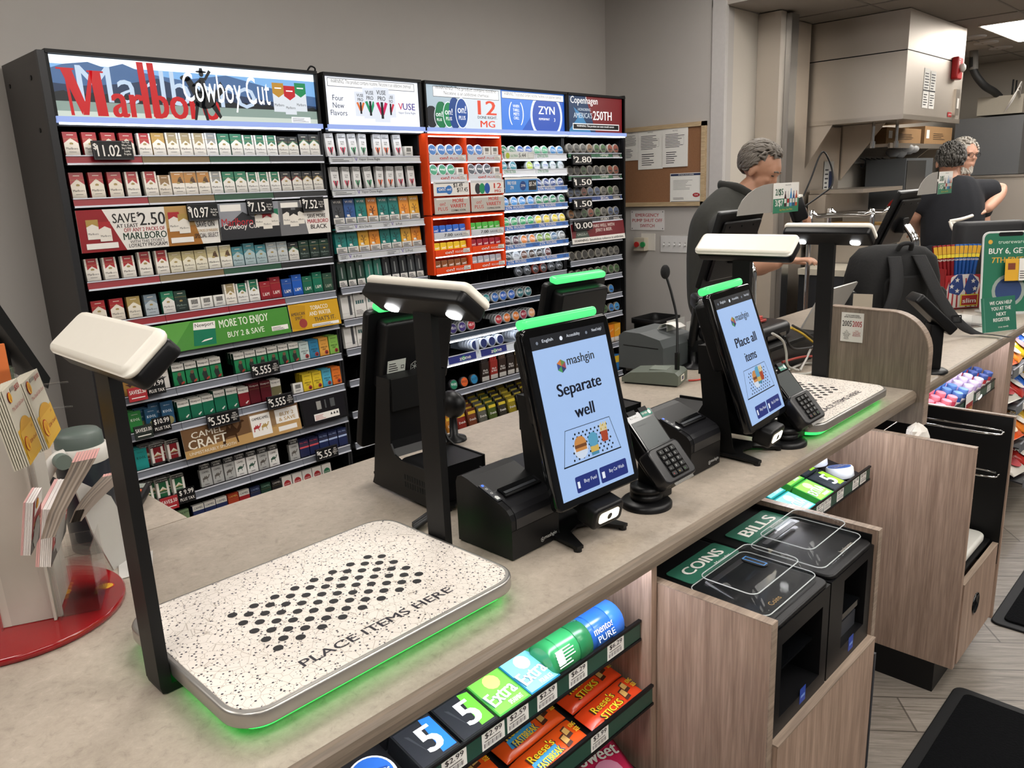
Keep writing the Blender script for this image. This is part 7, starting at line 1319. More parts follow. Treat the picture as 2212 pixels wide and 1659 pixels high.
def brochure(pts, off, th, kind, lab):
    o, xd, yd, W_, H_ = hang(pts, off); g = G(axes(tuple(o), tuple(xd), tuple(yd)))
    n = 8
    for k in range(n): g.box((.0005*(k % 2), 0, -th*(k+1)/n+.0003), (W_-.0004*(k % 3), H_-.0006*(k % 2), -th*k/n), C('e0d8d4' if k < 6 else 'd9a8a4', .5))
    if kind: 
        g.rect(0, 0, W_, H_, C('8f1a20'), z=.0004); g.poly([(W_*.15, H_*.68), (W_, H_*.74), (W_, H_), (W_*.15, H_)], WH, z=.0007); g.rect(0, 0, W_, H_*.28, C('2a2526'), z=.0006); g.text('Get More', H_*.06, C('e0b85a'), None, W_*.5, H_*.50, .001, w=W_*.75); g.text('Performance', H_*.06, WH, None, W_*.5, H_*.40, .001, w=W_*.85); lines(g, None, W_*.1, W_*.8, H_*.2, H_*.32, 4, WH, .001); g.poly(circ(W_*.35, 16, W_*.5, H_*.05+W_*.3), C('8d8a86'), z=.0012)
    else: g.rect(0, 0, W_, H_, C('5a4a3c'), z=.0004); g.poly(circ(W_*.38, 16, W_*.55, H_*.4), C('a89878'), z=.0007); g.poly(circ(W_*.25, 16, W_*.55, H_*.4), C('3a3028'), z=.001)
    o_ = obj('brochure', g, None, lab, 'brochure')
    if kind: obj('emblem', fan(axes(tuple(o), tuple(xd), tuple(yd)) @ T(W_*.38, H_*.86, 0), W_*.12, .0012), o_)
brochure(((118, 1099), (154, 1058), (143, 1192), (110, 1225)), .040, .020, 1, 'stack of red and white brochures in the front clear pocket of the card rack')
brochure(((70, 1090), (90, 1062), (84, 1180), (66, 1200)), .036, .012, 1, 'narrow red brochures behind the white back board of the card rack')
def fanned(px0, px1, lab, seed):
    a = PP(*px0, KC+NOUT*.045+E2*0, NOUT); b = PP(*px1, KC+NOUT*.045, NOUT); g = G(); rnd = random.Random(seed)
    for k in range(8):
        top = b+NOUT*(.004*k)+E2*(.001*k); low = a+NOUT*(.0018*k); u = E2*.052; R_ = []
        for f in (0, .3, .6, .85, 1): c = low.lerp(top, f)+NOUT*(.022*sin(f*pi*.5)*f); R_.append([tuple(c), tuple(c+u), tuple(c+u+NOUT*.0034), tuple(c+NOUT*.0034)])
        g.loft(R_, C(['6a5c50', '7d7064', '5a5048', '83766a', '6f6256', '8d8074', '5e5248', '75685c'][k], .4), smooth=False); tp = [(q[0], q[1], q[2]+.0004) for q in R_[-1]]; g.add(tp, [(0, 1, 2, 3)], C('d9a29c'))
    obj('brochure', g, None, lab, 'brochure')
fanned((88, 1165), (118, 1005), 'curling brown brochures with pink tops behind the red ones', 2); fanned((150, 1130), (186, 1050), 'fanned brochures with pink tops leaning out of the rear clear pocket', 5)
# tumbler, sign holder, phone-like reader, dark monitor at the edge
p = Vector((.447, 1.615, CZ)); t = thing('tumbler', 'navy insulated tumbler with a white swing handle behind the card rack', 'tumbler', tuple(p)); B = T(*p) @ Matrix.Scale(.89, 4)
obj('body', G(B).lathe([(.046, 0), (.050, .004), (.054, .20), (.054, .205)], C('1b222e', .35), n=32), t); obj('collar', G(B).lathe([(.0545, .203), (.0555, .206), (.054, .235), (.050, .238)], C('cfcbc4'), n=32), t)
obj('lid', G(B).lathe([(.048, .236), (.047, .262), (.040, .270), (.001, .271)], C('55605a'), n=32), t)
obj('handle', G(B).tube([(-.040, -.035, .232), (-.062, -.035, .226), (-.085, -.034, .195), (-.105, -.032, .165)], (.014, .012), C('cfcbc4'), 10).cyl(.016, .0, .022, C('6a766e'), T(-.055, -.05, .228) @ RX(90), n=16), t, 'white swing handle')
def poly3(pts, th, m, name, lab, cat, art=None):
    a, b, c = [Vector(q) for q in pts[:3]]; n = (b-a).cross(c-a).normalized()*th; k = len(pts); vs = [tuple(q) for q in pts]+[tuple(Vector(q)-n) for q in pts]
    g = G(); g.add(vs, [tuple(range(k)), tuple(range(2*k-1, k-1, -1))]+[(i, k+i, k+(i+1) % k, (i+1) % k) for i in range(k)], m); return obj(name, g, None, lab, cat)
q = [PZ(258, 1250, CZ+.002), PZ(300, 1237, CZ+.002)]; q0 = q[0]; yv = Vector((.5, .86, 0))
D_ = lambda px, py, b=.18: PP(px, py, q0+Vector((-.02, .03, 0)), Vector((.55, -.835, 0)))
poly3([D_(200, 1150), D_(258, 1252), D_(293, 1240), D_(284, 1150), D_(240, 1072), D_(150, 1030), D_(165, 1062)], .003, C('bcb8b4', .4), 'sign_holder', 'bent white metal sign holder standing behind the card rack', 'sign holder')
poly3([PZ(258, 1252, CZ+.001), PZ(330, 1232, CZ+.001), PZ(330, 1190, CZ+.001), PZ(255, 1205, CZ+.001)], -.001, C('c9c6c2', .4), 'paper_sheet', 'white sheet lying on the counter between card rack and tray', 'paper')
t = thing('desk_calculator', 'small black calculator with teal and orange keys lying behind the sign holder', 'calculator', (.56, 1.84, CZ)); B = T(.575, 1.80, CZ+.002) @ RZ(-32)
obj('case', G(B).slab(.075, .13, .01, 0, .022, .004, BLK, n=3), t)
for r in range(4):
    for c_ in range(4): obj('key', G(B).box((-.030+.016*c_, -.05+.016*r, .022), (-.018+.016*c_, -.038+.016*r, .0245), C(['2a8a8a', '8a8e92', '8a8e92', 'd0603a'][c_] if r > 1 else '7a7e82')), t)
obj('display', G(B).rect(-.03, .025, .03, .055, C('8a948c', .2), z=.0224), t)
obj('paper_sheet', G(T(.52, 1.93, CZ+.0005) @ RZ(-20)).box((-.07, -.1, 0), (.07, .1, .001), PAPER), None, 'white paper lying behind the calculator and navy tumbler', 'paper')
t = thing('edge_monitor', 'black tilted monitor cut off by the left edge of the photo above the gift cards', 'monitor', (.15, 2.0, CZ))
pm = [PY(-60, 640, 1.95), PY(0, 705, 1.95), PY(62, 795, 1.95), PY(30, 830, 1.95), PY(-60, 830, 1.95)]
a_ = PY(0, 707, 2.0); b_ = PY(63, 797, 2.0); dd = (b_-a_); nrm = Vector((dd.z, 0, -dd.x)).normalized(); A0 = a_-dd*1.2
g = G(); pr_ = [(A0.x, A0.z), (b_.x, b_.z), (b_.x+nrm.x*.018, b_.z+nrm.z*.018) if False else (b_.x-.008, b_.z-.022), (A0.x-.02, A0.z-.012)]
g.prism([(x, -z) for x, z in pr_], 1.85, 2.15, BLKM, RX(-90)); obj('body', g, t); obj('stand', G().box((A0.x+.01, 1.97, CZ), (A0.x+.05, 2.03, A0.z), BLKM).box((A0.x-.06, 1.9, CZ), (A0.x+.12, 2.1, CZ+.012), BLKM), t)
t = thing('card_holder', 'clear holder with orange cards at the left edge above the gift cards', 'card holder', (.14, 1.55, CZ)); h0 = PY(-30, 860, 1.52); h1 = PY(24, 790, 1.52)
obj('holder', G().box((h0.x, 1.50, h0.z), (h1.x, 1.503, h1.z), ACR).box((h0.x, 1.503, h0.z), (h1.x, 1.53, h0.z+.003), ACR).box((h1.x-.002, 1.50, h0.z), (h1.x, 1.53, h1.z), ACR), t); obj('card', G().box((h0.x, 1.508, h0.z+.003), (h1.x-.006, 1.514, PY(10, 740, 1.52).z), C('d8743a')), t); obj('pole', G().box((h0.x+.0, 1.515, CZ), (h0.x+.012, 1.527, h0.z+.01), ACR), t)
# ================================================================ staff side of the far counter
a = PZ(1343, 828, CZ); b = PZ(1465, 838, CZ); c = PZ(1489, 822, CZ); ax = (b-a); Lm = ax.length; wm = (c-b).length
t = thing('paging_microphone', 'grey-green desk paging microphone on a thin black gooseneck', 'microphone', tuple(b))
M = axes(tuple(a), tuple(ax), tuple(c-b))
P = [(0, .006), (0, .022), (.03, .040), (Lm-.05, .050), (Lm-.012, .048), (Lm, .038), (Lm, .006)]
obj('base', G(M @ RX(90)).prism(P, -wm, 0, mat('mic_base_grey', '5c6259', .45)), t); obj('foot_strip', G(M).box((.008, .006, 0), (Lm-.008, wm-.006, .006), BLK), t)
obj('label', G(M).box((Lm-.0005, wm*.3, .014), (Lm+.0008, wm*.62, .034), WHT).box((Lm+.0006, wm*.38, .018), (Lm+.0012, wm*.54, .03), NAVY), t); obj('button_panel', G(M).box((Lm*.45, wm*.25, .044), (Lm*.75, wm*.8, .0505), C('737a70')), t)
nb = b.lerp(c, .5)-ax*.12+Vector((0, 0, .045)); top = PD(1437, 590, (nb-Vector((0, 0, CAM_H))).dot(CF))
m1 = PD(1462, 690, (nb-Vector((0, 0, CAM_H))).dot(CF)); m2 = PD(1452, 640, (nb-Vector((0, 0, CAM_H))).dot(CF)); nb2 = nb+Vector((0, 0, .06))
obj('neck', G().tube([nb, nb2], .0085, BLK, 10, sub=1).tube([nb2, m1, m2, PD(1445, 615, (nb-Vector((0, 0, CAM_H))).dot(CF)), top], .0042, BLK, 8), t); obj('foam_head', G().ball(tuple(top+Vector((0, 0, .004))), (.016, .016, .024), mat('foam_black', '151516', .95, var=.4, scale=300, bump=.6)), t)
def boxat(px0, px1, depth_y, zt, m, g=None):  # a box whose front lower edge runs between two counter points
    a = PZ(*px0, CZ); b = PZ(*px1, CZ); g = g or G(); g.slab(b.x-a.x, depth_y, .006, CZ+.002, zt, .004, m, T((a.x+b.x)/2, a.y+depth_y/2, 0), n=3); return g, a, b
t = thing('office_printer', 'grey receipt printer with a curled paper strip behind the microphone', 'receipt printer', (2.4, 1.55, CZ))
ap = PZ(1432, 808, CZ); B = T(ap.x, ap.y, CZ); P = [(0, .002), (0, .09), (.015, .118), (.10, .135), (.17, .135), (.19, .12), (.19, .002)]
obj('body', G(B @ Matrix(((0, 0, 1, 0), (1, 0, 0, 0), (0, 1, 0, 0), (0, 0, 0, 1)))).prism(P[::-1], 0, .20, C('4b4f50', .5)), t); obj('lid_line', G(B).box((-.0006, .02, .085), (.2006, .17, .088), BLKM), t)
obj('paper', G(B).loft([[(.10+.0*i, .06+y, z), (.16, .06+y, z), (.16, .06+y+.001, z+.001), (.10, .06+y+.001, z+.001)] for i, (y, z) in enumerate(((.03, .136), (.02, .150), (.0, .158), (-.03, .156), (-.05, .146)))], PAPER), t, 'curled white receipt paper')
p = PZ(1445, 800, CZ); yq = 1.572
def flyer(px0, px1, word, lab):
    a = PY(*px0, yq); b = PY(*px1, yq); g = G(FR(a.x, yq, b.z)); w, h = b.x-a.x, a.z-b.z; g.box((0, 0, -.002), (w, h, 0), mat('frosted_sleeve', 'b5b3ae', .3)); g.rect(w*.12, h*.15, w*.95, h*.55, PAPER, z=.0005); g.text(word, h*.16, C('1f5a3a'), None, w*.52, h*.34, .001, w=w*.7, bold=.03); g.text('HAND BREADED', h*.06, C('c99a3a'), None, w*.5, h*.55, .001, w=w*.6); obj('flyer', g, None, lab, 'flyer')
flyer((1441, 694), (1478, 752), 'CHICKEN', 'menu flyer reading chicken behind the grey printer'); flyer((1483, 696), (1532, 750), 'JUMBO', 'menu flyer reading jumbo behind the grey printer')
for y_ in (0,):
    a = PY(1441, 694, yq); b = PY(1532, 752, yq); g = G().box((a.x-.005, yq+.004, CZ+.001), (b.x+.01, yq+.05, CZ+.012), ACR).box((a.x-.005, yq+.002, CZ+.002), (b.x+.01, yq+.004, b.z+.03), ACR)
    obj('flyer_stand', g, None, 'clear stand holding the chicken and jumbo flyers', 'holder')
obj('cable', G().tube([PZ(1487, 822, CZ+.004), PZ(1510, 820, CZ+.004), PZ(1540, 812, CZ+.004)], .003, C('b03024'), 6), None, 'red cable running right from the microphone base', 'cable')
# register boxes behind the far tray
a = PZ(1696, 799, CZ); b = PZ(1765, 769, CZ); zt1 = PY(1766, 716, a.y).z
t = thing('cash_drawer', 'black steel box with cables on top behind the far tray', 'cash drawer', ((a.x+b.x)/2, a.y+.2, CZ)); x0_ = a.x-.13
obj('case', G().slab(b.x-x0_, .38, .006, CZ+.001, zt1, .003, BLKM, T((b.x+x0_)/2, a.y+.19, 0), n=3), t); obj('front', G().box((x0_+.01, a.y-.004, CZ+.012), (b.x-.01, a.y+.002, zt1-.012), BLK), t)
t = thing('router_hub', 'rounded black hub with cables on top of the black steel box', 'hub', (x0_+.1, a.y+.15, zt1)); zz = zt1+.002
obj('shell', G(T(x0_+.13, a.y+.16, zz)).slab(.30, .24, .05, 0, .055, .022, BLK, n=6), t); obj('port_strip', G().box((x0_+.06, a.y+.035, zz+.008), (x0_+.2, a.y+.041, zz+.026), BLKG), t)
obj('card_tray', G(T(x0_+.13, a.y+.15, zz+.058)).slab(.11, .10, .008, 0, .008, .002, C('a02a20', .35)).slab(.085, .08, .006, .008, .02, .002, C('b8433a', .35)), None, 'small red tray on top of the rounded black hub', 'tray')
cab = [('bdbab4', [(1668, 720), (1690, 735), (1698, 760), (1702, 790), (1725, 800)], 'grey cable hanging down in front of the black steel box'), ('bdbab4', [(1778, 742), (1755, 750), (1742, 775), (1728, 800)], 'grey cable looping from the post down to the counter'), ('b9b6b0', [(1700, 800), (1740, 785), (1768, 790), (1750, 806), (1710, 808)], 'coiled grey cable lying on the counter behind the far tray'), ('c9a52a', [(1709, 708), (1735, 722), (1760, 742), (1780, 752)], 'yellow network cable running from the hub to the far post'), ('161618', [(1712, 703), (1745, 722), (1772, 745), (1780, 768)], 'black network cable beside the yellow one'), ('161618', [(1696, 726), (1712, 752), (1745, 752), (1780, 745)], 'black adapter cable across the front of the steel box'), ('a83a30', [(1690, 782), (1740, 770), (1790, 772)], 'red cable along the foot of the black steel box')]
for c_, pts, lab in cab:
    obj('cable', G().tube([PY(x, y, a.y-.02-.006*i) if PY(x, y, a.y-.02).z > CZ+.01 else PZ(x, y, CZ+.006) for i, (x, y) in enumerate(pts)], .0042, C(c_), 7), None, lab, 'cable')
# laptop
lb = PZ(1767, 731, CZ+.01); lt = PY(1720, 645, lb.y-.12)
t = thing('laptop', 'open silver laptop seen from behind next to the far tray post', 'laptop', tuple(lb)); ML = axes(tuple(lb), (1, .0, 0), tuple(lt-lb)); wl = .33; hl = (lt-lb).length
ML = Matrix(((1, 0, 0, lb.x), (0, 1, 0, lb.y), (0, 0, 1, lb.z), (0, 0, 0, 1)))
v = lt-lb; yd = Vector((0, v.y, v.z)); ML = axes((lb.x+v.x*.55, lb.y, lb.z), (1, 0, 0), tuple(yd)); hl = yd.length
obj('lid', G(ML).slab(wl, hl, .012, -.003, .004, .002, mat('laptop_silver', 'bdbbb6', .35, .4), T(wl/2, hl/2, 0), n=4).poly(circ(.021, 20, wl*.50, hl*.5), BLKG, z=.0046).text('hp', .018, WHT, None, wl*.50, hl*.47, .0052, bold=.01), t); obj('keyboard_base', G().slab(wl, .23, .012, CZ+.001, CZ+.012, .002, mat('laptop_silver', 'bdbbb6', .35, .4), T(lb.x+v.x*.55+wl/2, lb.y+.115, 0), n=4), t)
# point of sale monitors, seen from behind
def pos(px_tl, wM, yt, lean, hM, lab, chrome):
    A = PY(*px_tl, yt); t = thing('register_monitor', lab, 'register monitor', (A.x+wM/2, yt+.05, CZ))
    bt = Vector((A.x, yt+lean, A.z-hM)); M = axes(tuple(bt), (1, 0, 0), tuple(A-bt)); hh = (A-bt).length
    obj('screen_body', G(M).slab(wM, hh, .008, -.022, 0, .006, BLKM, T(wM/2, hh/2, 0), n=3).slab(wM-.05, hh-.06, .01, -.001, .014, .008, BLK, T(wM/2, hh/2, 0), n=3), t); obj('top_strip', G(M).box((.0, hh-.001, -.02), (wM, hh+.003, -.004), C('77797b')), t)
    for x in (.06, .15, .24): obj('screw_hole', G(M).poly(circ(.004, 8, x, hh-.05), BLKG, z=.0145 if .03 < x < wM-.03 else .001), t)
    mid = M @ Vector((wM/2, hh*.45, .012))
    obj('mount', G(T(mid.x, mid.y, mid.z)).slab(.07, .07, .01, -.01, .03, .004, BLK, RX(90)), t)
    for dx in (-.018, .018):
        obj('chrome_pole', G().tube([(mid.x+dx, mid.y-.03, mid.z), (mid.x+dx, mid.y-.07, mid.z-.06), (mid.x+dx, mid.y-.075, mid.z-.13), (mid.x+dx, mid.y-.075, CZ+.01)], .012, CHROME, 12), t, 'chrome pole')
    obj('base', G(T(mid.x, mid.y-.06, CZ)).slab(.18, .2, .02, .001, .014, .004, BLK), t)
    return A, M, hh
A1, M1, h1 = pos((1560, 462), .33, 1.48, .09, .28, 'black register monitor seen from behind beside the man in the dark polo', 1)
A2, M2, h2 = pos((1948, 417), .30, 1.24, .11, .26, 'black register monitor seen from behind above the backpack', 1)
def drink_sign(pts, y, lab):
    P = [PY(px, py, y) for px, py in pts]; w = P[1].x-P[0].x; h = P[0].z-P[3].z; t = thing('drink_sign', lab, 'sign', tuple(P[3])); g = G(FR(P[3].x, y, P[3].z)); g.box((0, 0, -.001), (w, h, 0), PAPER); g.rect(0, 0, w, h*.48, C('2f7a5c'), z=.0004)
    g.text("2/$5", h*.22, C('1f5a44'), None, w*.22, h*.56, .001, w=w*.3, bold=.03); g.text("3/$7", h*.22, PAPER, None, w*.22, h*.2, .001, w=w*.3, bold=.03); g.text('Buy More, Save More', h*.07, C('d8b03a'), None, w*.5, h*.05, .001, w=w*.5); g.text('true north', h*.06, IK, None, w*.55, h*.9, .001, w=w*.22)
    for k, c in enumerate(('3a1a20', 'c9c4c0', '3f8ac0', '2a3f7a', 'b3481f')):
        x = w*(.46+.11*k); hh = h*(.52 if k != 2 else .6); g.poly([(x-w*.04, h*.2), (x+w*.04, h*.2), (x+w*.04, h*.2+hh*.6), (x+w*.012, h*.2+hh*.85), (x+w*.012, h*.2+hh), (x-w*.012, h*.2+hh), (x-w*.012, h*.2+hh*.85), (x-w*.04, h*.2+hh*.6)], C(c), z=.0008); g.rect(x-w*.04, h*.32, x+w*.04, h*.46, C('d8d4d0' if k != 1 else 'b02a30'), z=.001)
    obj('front_card', g, t); q = [tuple(P[0]), tuple(P[3])]
    arc = [(P[0].x-.002, P[0].z)]+[(P[0].x-w*1.25*sin(rad(a)), P[0].z-h*.95*(1-cos(rad(a)))) for a in range(15, 91, 15)]+[(P[0].x-.002, P[0].z-h*.95)]
    gb = G(); gb.prism([(x, -z) for x, z in arc], y+.004, y+.006, C('96928c', .5), RX(-90)); obj('back_card', gb, t, 'grey curved back of the card'); return t
drink_sign(((1673, 396), (1728, 388), (1722, 452), (1669, 462)), A1.y-.03, 'green and white drink offer card on the monitor beside the man in the dark polo'); drink_sign(((2029, 371), (2059, 367), (2053, 412), (2025, 420)), A2.y-.03, 'smaller green and white drink offer card on the monitor above the backpack')
# black device with looping cable above the first monitor
p = PD(1722, 452, 3.25); t = thing('scanner_cradle', 'black hand scanner on a tall looping cable beside the drink offer card', 'scanner', tuple(p)); B = T(*p) @ RZ(-45) @ RY(-20)
obj('body', G(B).slab(.06, .05, .012, -.05, .05, .012, BLK, n=4), t); obj('paper_strip', G(B).box((-.03, -.026, .045), (.03, .02, .052), PAPER), t); obj('grip', G(B).slab(.045, .045, .012, -.13, -.045, .01, BLK, T(-.02, .0, 0), n=4), t)
obj('cable', G().tube([tuple(PD(1735, 424, 3.22)), tuple(PD(1752, 385, 3.22)), tuple(PD(1770, 338, 3.22)), tuple(PD(1782, 330, 3.22)), tuple(PD(1797, 365, 3.23)), tuple(PD(1797, 400, 3.23)), tuple(PD(1775, 420, 3.23)), tuple(PD(1740, 445, 3.22))], .0035, BLK, 7), t, 'thin black looping cable')
p = PZ(1512, 700, 1.05); p = PD(1512, 650, 2.75); t = thing('gun_scanner', 'black and silver hand scanner left of the place all items screen', 'scanner', tuple(p)); B = T(*p) @ RZ(-40) @ RX(8)
obj('head', G(B).slab(.058, .05, .014, -.03, .05, .012, BLK, RX(90), n=4), t); obj('trim', G(B).slab(.05, .042, .012, .045, .052, .003, mat('scanner_silver', '77777a', .25, .6), RX(90), n=4), t); obj('grip', G(B).tube([(0, .01, -.015), (.0, .03, -.07), (0, .05, -.18)], (.018, .016), BLK, 10), t); obj('stand', G().lathe([(.05, 0), (.05, .008), (.012, .014), (.011, p.z-.19-CZ)], BLK, T(p.x+.03, p.y+.04, CZ), n=20), t)
# backpack
p = Vector((3.40, 1.20, CZ)); t = thing('backpack', 'black fabric backpack standing on the register counter behind the wood divider', 'backpack', tuple(p)); FAB = mat('black_nylon', '0b0b0c', .85, var=.25, scale=90, bump=.25); FAB2 = mat('black_webbing', '111113', .75, var=.2, scale=200, bump=.3)
B = T(3.47, 1.17, CZ+.002) @ RZ(-38) @ Matrix.Diagonal((.97, 1, .86, 1))
rr = lambda w, d, z, dy=0, r=.06: [(x, y+dy, z) for x, y in rrect(w, d, r, 6)]
obj('main_bag', G(B).loft([rr(.34, .17, 0, 0, .05), rr(.37, .20, .03), rr(.38, .21, .15), rr(.37, .20, .27), rr(.34, .18, .36), rr(.27, .13, .405, .01, .05), rr(.15, .06, .42, .01, .02)], FAB), t)
obj('side_pocket', G(B).loft([rr(.05, .13, .01, 0, .02), rr(.07, .15, .08, 0, .03), rr(.06, .14, .19, 0, .03), rr(.03, .1, .21, 0, .01)], FAB, M=T(-.20, 0, 0)), t); obj('side_pocket', G(B).loft([rr(.05, .13, .01, 0, .02), rr(.07, .15, .08, 0, .03), rr(.06, .14, .19, 0, .03), rr(.03, .1, .21, 0, .01)], FAB, M=T(.20, 0, 0)), t)
def strap(pts, w, m=FAB2): 
    P = [Vector(q) for q in pts]; R_ = []
    Q = []
    for i in range(len(P)-1):
        for j in range(5):
            f = j/5; a, b, c, d = P[max(i-1, 0)], P[i], P[i+1], P[min(i+2, len(P)-1)]; Q.append(.5*((2*b)+(c-a)*f+(2*a-5*b+4*c-d)*f*f+(3*b-a-3*c+d)*f**3))
    Q.append(P[-1]); W2 = w/2
    for q in Q: R_.append([(q.x-W2, q.y-.006, q.z), (q.x-W2*.8, q.y-.011, q.z), (q.x+W2*.8, q.y-.011, q.z), (q.x+W2, q.y-.006, q.z), (q.x+W2*.8, q.y+.003, q.z), (q.x-W2*.8, q.y+.003, q.z)])
    return G(B).loft(R_, m)
obj('shoulder_strap', strap([(-.055, -.085, .375), (-.065, -.125, .30), (-.085, -.15, .20), (-.12, -.15, .10), (-.15, -.12, .03)], .062), t); obj('shoulder_strap', strap([(.055, -.085, .375), (.07, -.125, .30), (.10, -.16, .20), (.15, -.19, .10), (.21, -.21, .035), (.25, -.22, .012)], .062), t)
obj('buckle', G(B).frame(-.022, -.018, .022, .018, .006, BLK, T(.165, -.205, .085) @ RX(80), .004), t); obj('webbing_tail', strap([(.25, -.22, .012), (.29, -.25, .012), (.33, -.30, .008)], .026), t); obj('grab_handle', G(B).tube([(-.03, -.07, .40), (-.02, -.085, .43), (.02, -.085, .43), (.03, -.07, .40)], .010, FAB2, 8), t); obj('back_pad', G(B).slab(.20, .25, .04, .095, .112, .01, FAB, T(0, 0, .16) @ RX(90), n=5), t)
# paper goods on the register counter
def at(px, py, z=CZ): return PZ(px, py, z)
a = at(2123, 721); b = at(2196, 712); u = (b-a); wS = u.length; t = thing('register_sign', 'green tent sign telling customers to use the next register', 'sign', tuple(a)); hS = PP(2120, 648, a, Vector((-u.y, u.x, 0))).z-CZ
M = axes(tuple(a+Vector((0, 0, .002))), tuple(u), (-.12*u.y*-1, -.12*u.x*-1*-1, 1)); M = axes(tuple(a+Vector((0, 0, .002))), tuple(u), tuple(Vector((0, 0, 1))+Vector((-u.y, u.x, 0)).normalized()*.18))
g = G(M); g.box((0, 0, -.002), (wS, hS, 0), C('2c6a55', .4)); g.rect(.012, .0, .0135, hS, C('7fb09c'), z=.0005)
for k, s in enumerate(('WE CAN HELP', 'YOU AT THE', 'NEXT', 'REGISTER')): g.text(s, hS*.105, PAPER, None, wS*.56, hS*(.78-.165*k), .001, w=wS*(.66, .58, .28, .48)[k], bold=.03)
g.text('true north', hS*.055, PAPER, None, wS*.60, hS*.1, .001, w=wS*.3); obj('front_panel', g, t); nb_ = Vector((-u.y, u.x, 0)).normalized()
poly3b = [a+Vector((0, 0, .001)), b+Vector((0, 0, .001)), b+nb_*.1+Vector((0, 0, .001)), a+nb_*.1+Vector((0, 0, .001))]
gb = G(); gb.add([tuple(q) for q in poly3b]+[tuple(q+Vector((0, 0, .001))) for q in poly3b], [(0, 1, 2, 3), (7, 6, 5, 4), (0, 4, 5, 1), (1, 5, 6, 2), (2, 6, 7, 3), (3, 7, 4, 0)], PAPER); obj('base_flap', gb, t)
p = at(2085, 690); obj('paper_sheet', G(T(p.x, p.y, CZ+.0005) @ RZ(-20)).box((-.11, -.15, 0), (.11, .15, .002), PAPER), None, 'white printed papers lying between backpack and green tent sign', 'paper')
p = at(2096, 705); t = thing('plastic_box', 'clear square plastic box behind the green tent sign', 'box', (p.x, p.y, CZ)); g = G(T(p.x+.02, p.y+.02, CZ+.004) @ RZ(-15))
for bx in ((-.05, -.05, .05, -.047), (-.05, .047, .05, .05), (-.05, -.047, -.047, .047), (.047, -.047, .05, .047)): g.box((bx[0], bx[1], 0), (bx[2], bx[3], .05), ACR)
g.box((-.05, -.05, 0), (.05, .05, .002), ACR); obj('walls', g, t)
p = PX(1952, 664, 2.60); g = G(T(2.66, .95, CZ+.001) @ RZ(10)); g.box((-.0, 0, 0), (.0015, .06, .27), C('b5aa98', .5)); obj('card', g, None, 'thin pale card standing edge-on behind the wood divider', 'card')
# payment terminal by the divider, second one at the edge
def pad(x, y, rz, lab, z2=.21):
    t = thing('card_terminal', lab, 'card terminal', (x, y, CZ)); B = T(x, y, CZ) @ RZ(rz)
    obj('base', G(B).lathe([(.052, 0), (.052, .006), (.042, .012), (.02, .014)], BLK, n=28), t); obj('pole', G(B).slab(.05, .045, .008, .012, z2-.06, .004, BLK), t); D = B @ axes((0, -.055, z2-.075), (1, 0, 0), (0, .105, .10)); obj('body', G(D).slab(.095, .17, .012, -.03, .004, .006, BLK, T(0, .085, 0), n=4), t)
    obj('screen', G(D).rect(-.038, .09, .038, .155, LIT('46584e', .25), z=.0046), t)
    for r in range(4):
        for c_ in range(3): obj('key', G(D).slab(.016, .010, .002, .003, .0055, .0006, DKG, T(-.022+.022*c_, .022+.015*r, 0), n=2), t)
    return t
q = at(2018, 808); pad(q.x+.03, q.y+.02, 40, 'black card terminal on a stand just behind the rounded wood divider', z2=.225); q = PZ(2195, 668, CZ); pad(q.x+.14, q.y-.03, -20, 'black card terminal with a greenish screen at the right edge', z2=.26)
# jerky stick display and phone-shaped sign
p = at(2090, 669); JX, JY = p.x, p.y+.02; t = thing('jerky_display', 'red counter display box holding meat sticks behind the backpack', 'counter display', (JX, JY, CZ)); B = T(JX, JY, CZ+.001) @ RZ(-40) @ Matrix.Scale(.74, 4)
obj('box', G(B).box((-.13, .02, 0), (.13, .025, .22), C('a31c22')).box((-.13, .02, 0), (-.125, .16, .26), C('a31c22')).box((.125, .02, 0), (.13, .16, .2), C('a31c22')).box((-.13, .155, 0), (.13, .16, .30), C('a31c22')).box((-.13, .02, 0), (.13, .16, .004), C('a31c22')), t)
F = B @ T(0, .012, .01) @ RX(90); g = G(F)
S_ = [(-.115, 0), (-.125, .08), (-.105, .16), (-.085, .20), (-.05, .215), (.05, .215), (.095, .19), (.11, .14), (.10, .08), (.105, 0)]
g.prism(S_[::-1], -.006, 0, C('dcd6d0'))
for k in range(7):
    if k != 3: g.poly([(-.112+.033*k, .002), (-.100+.033*k, .002), (-.094+.027*k, .19), (-.103+.027*k, .19)], C('a3222a'), z=.0006)
g.poly([(-.10, .10), (-.105, .15), (-.05, .215), (-.02, .215), (-.0, .12), (-.03, .08)], C('27407f'), z=.001); g.poly([(.09, .10), (.10, .16), (.05, .215), (.03, .215), (.0, .12), (.03, .08)], C('27407f'), z=.001)
def star(x, y, r): return [(x+(r if i % 2 == 0 else r*.42)*sin(i*pi/5), y+(r if i % 2 == 0 else r*.42)*cos(i*pi/5)) for i in range(10)]
for x, y in ((-.085, .14), (-.05, .18), (-.045, .11), (.06, .17), (.075, .12)): g.poly(star(x, y, .018), WH, z=.0016)
obj('stripe_panel', g, t, 'red and white striped panel with blue lapels and stars'); g = G(F); g.box((-.02, .01, .004), (.10, .085, .007), C('d8c83a')); g.rect(-.014, .016, .094, .079, C('a31c22'), z=.0075); g.text('slim', .030, WH, None, .04, .030, .008, w=.09, bold=.04); obj('name_plate', g, t)
cl = [('8e1f24', 'red')]*5+[('2458a3', 'blue')]*6
stm = {}
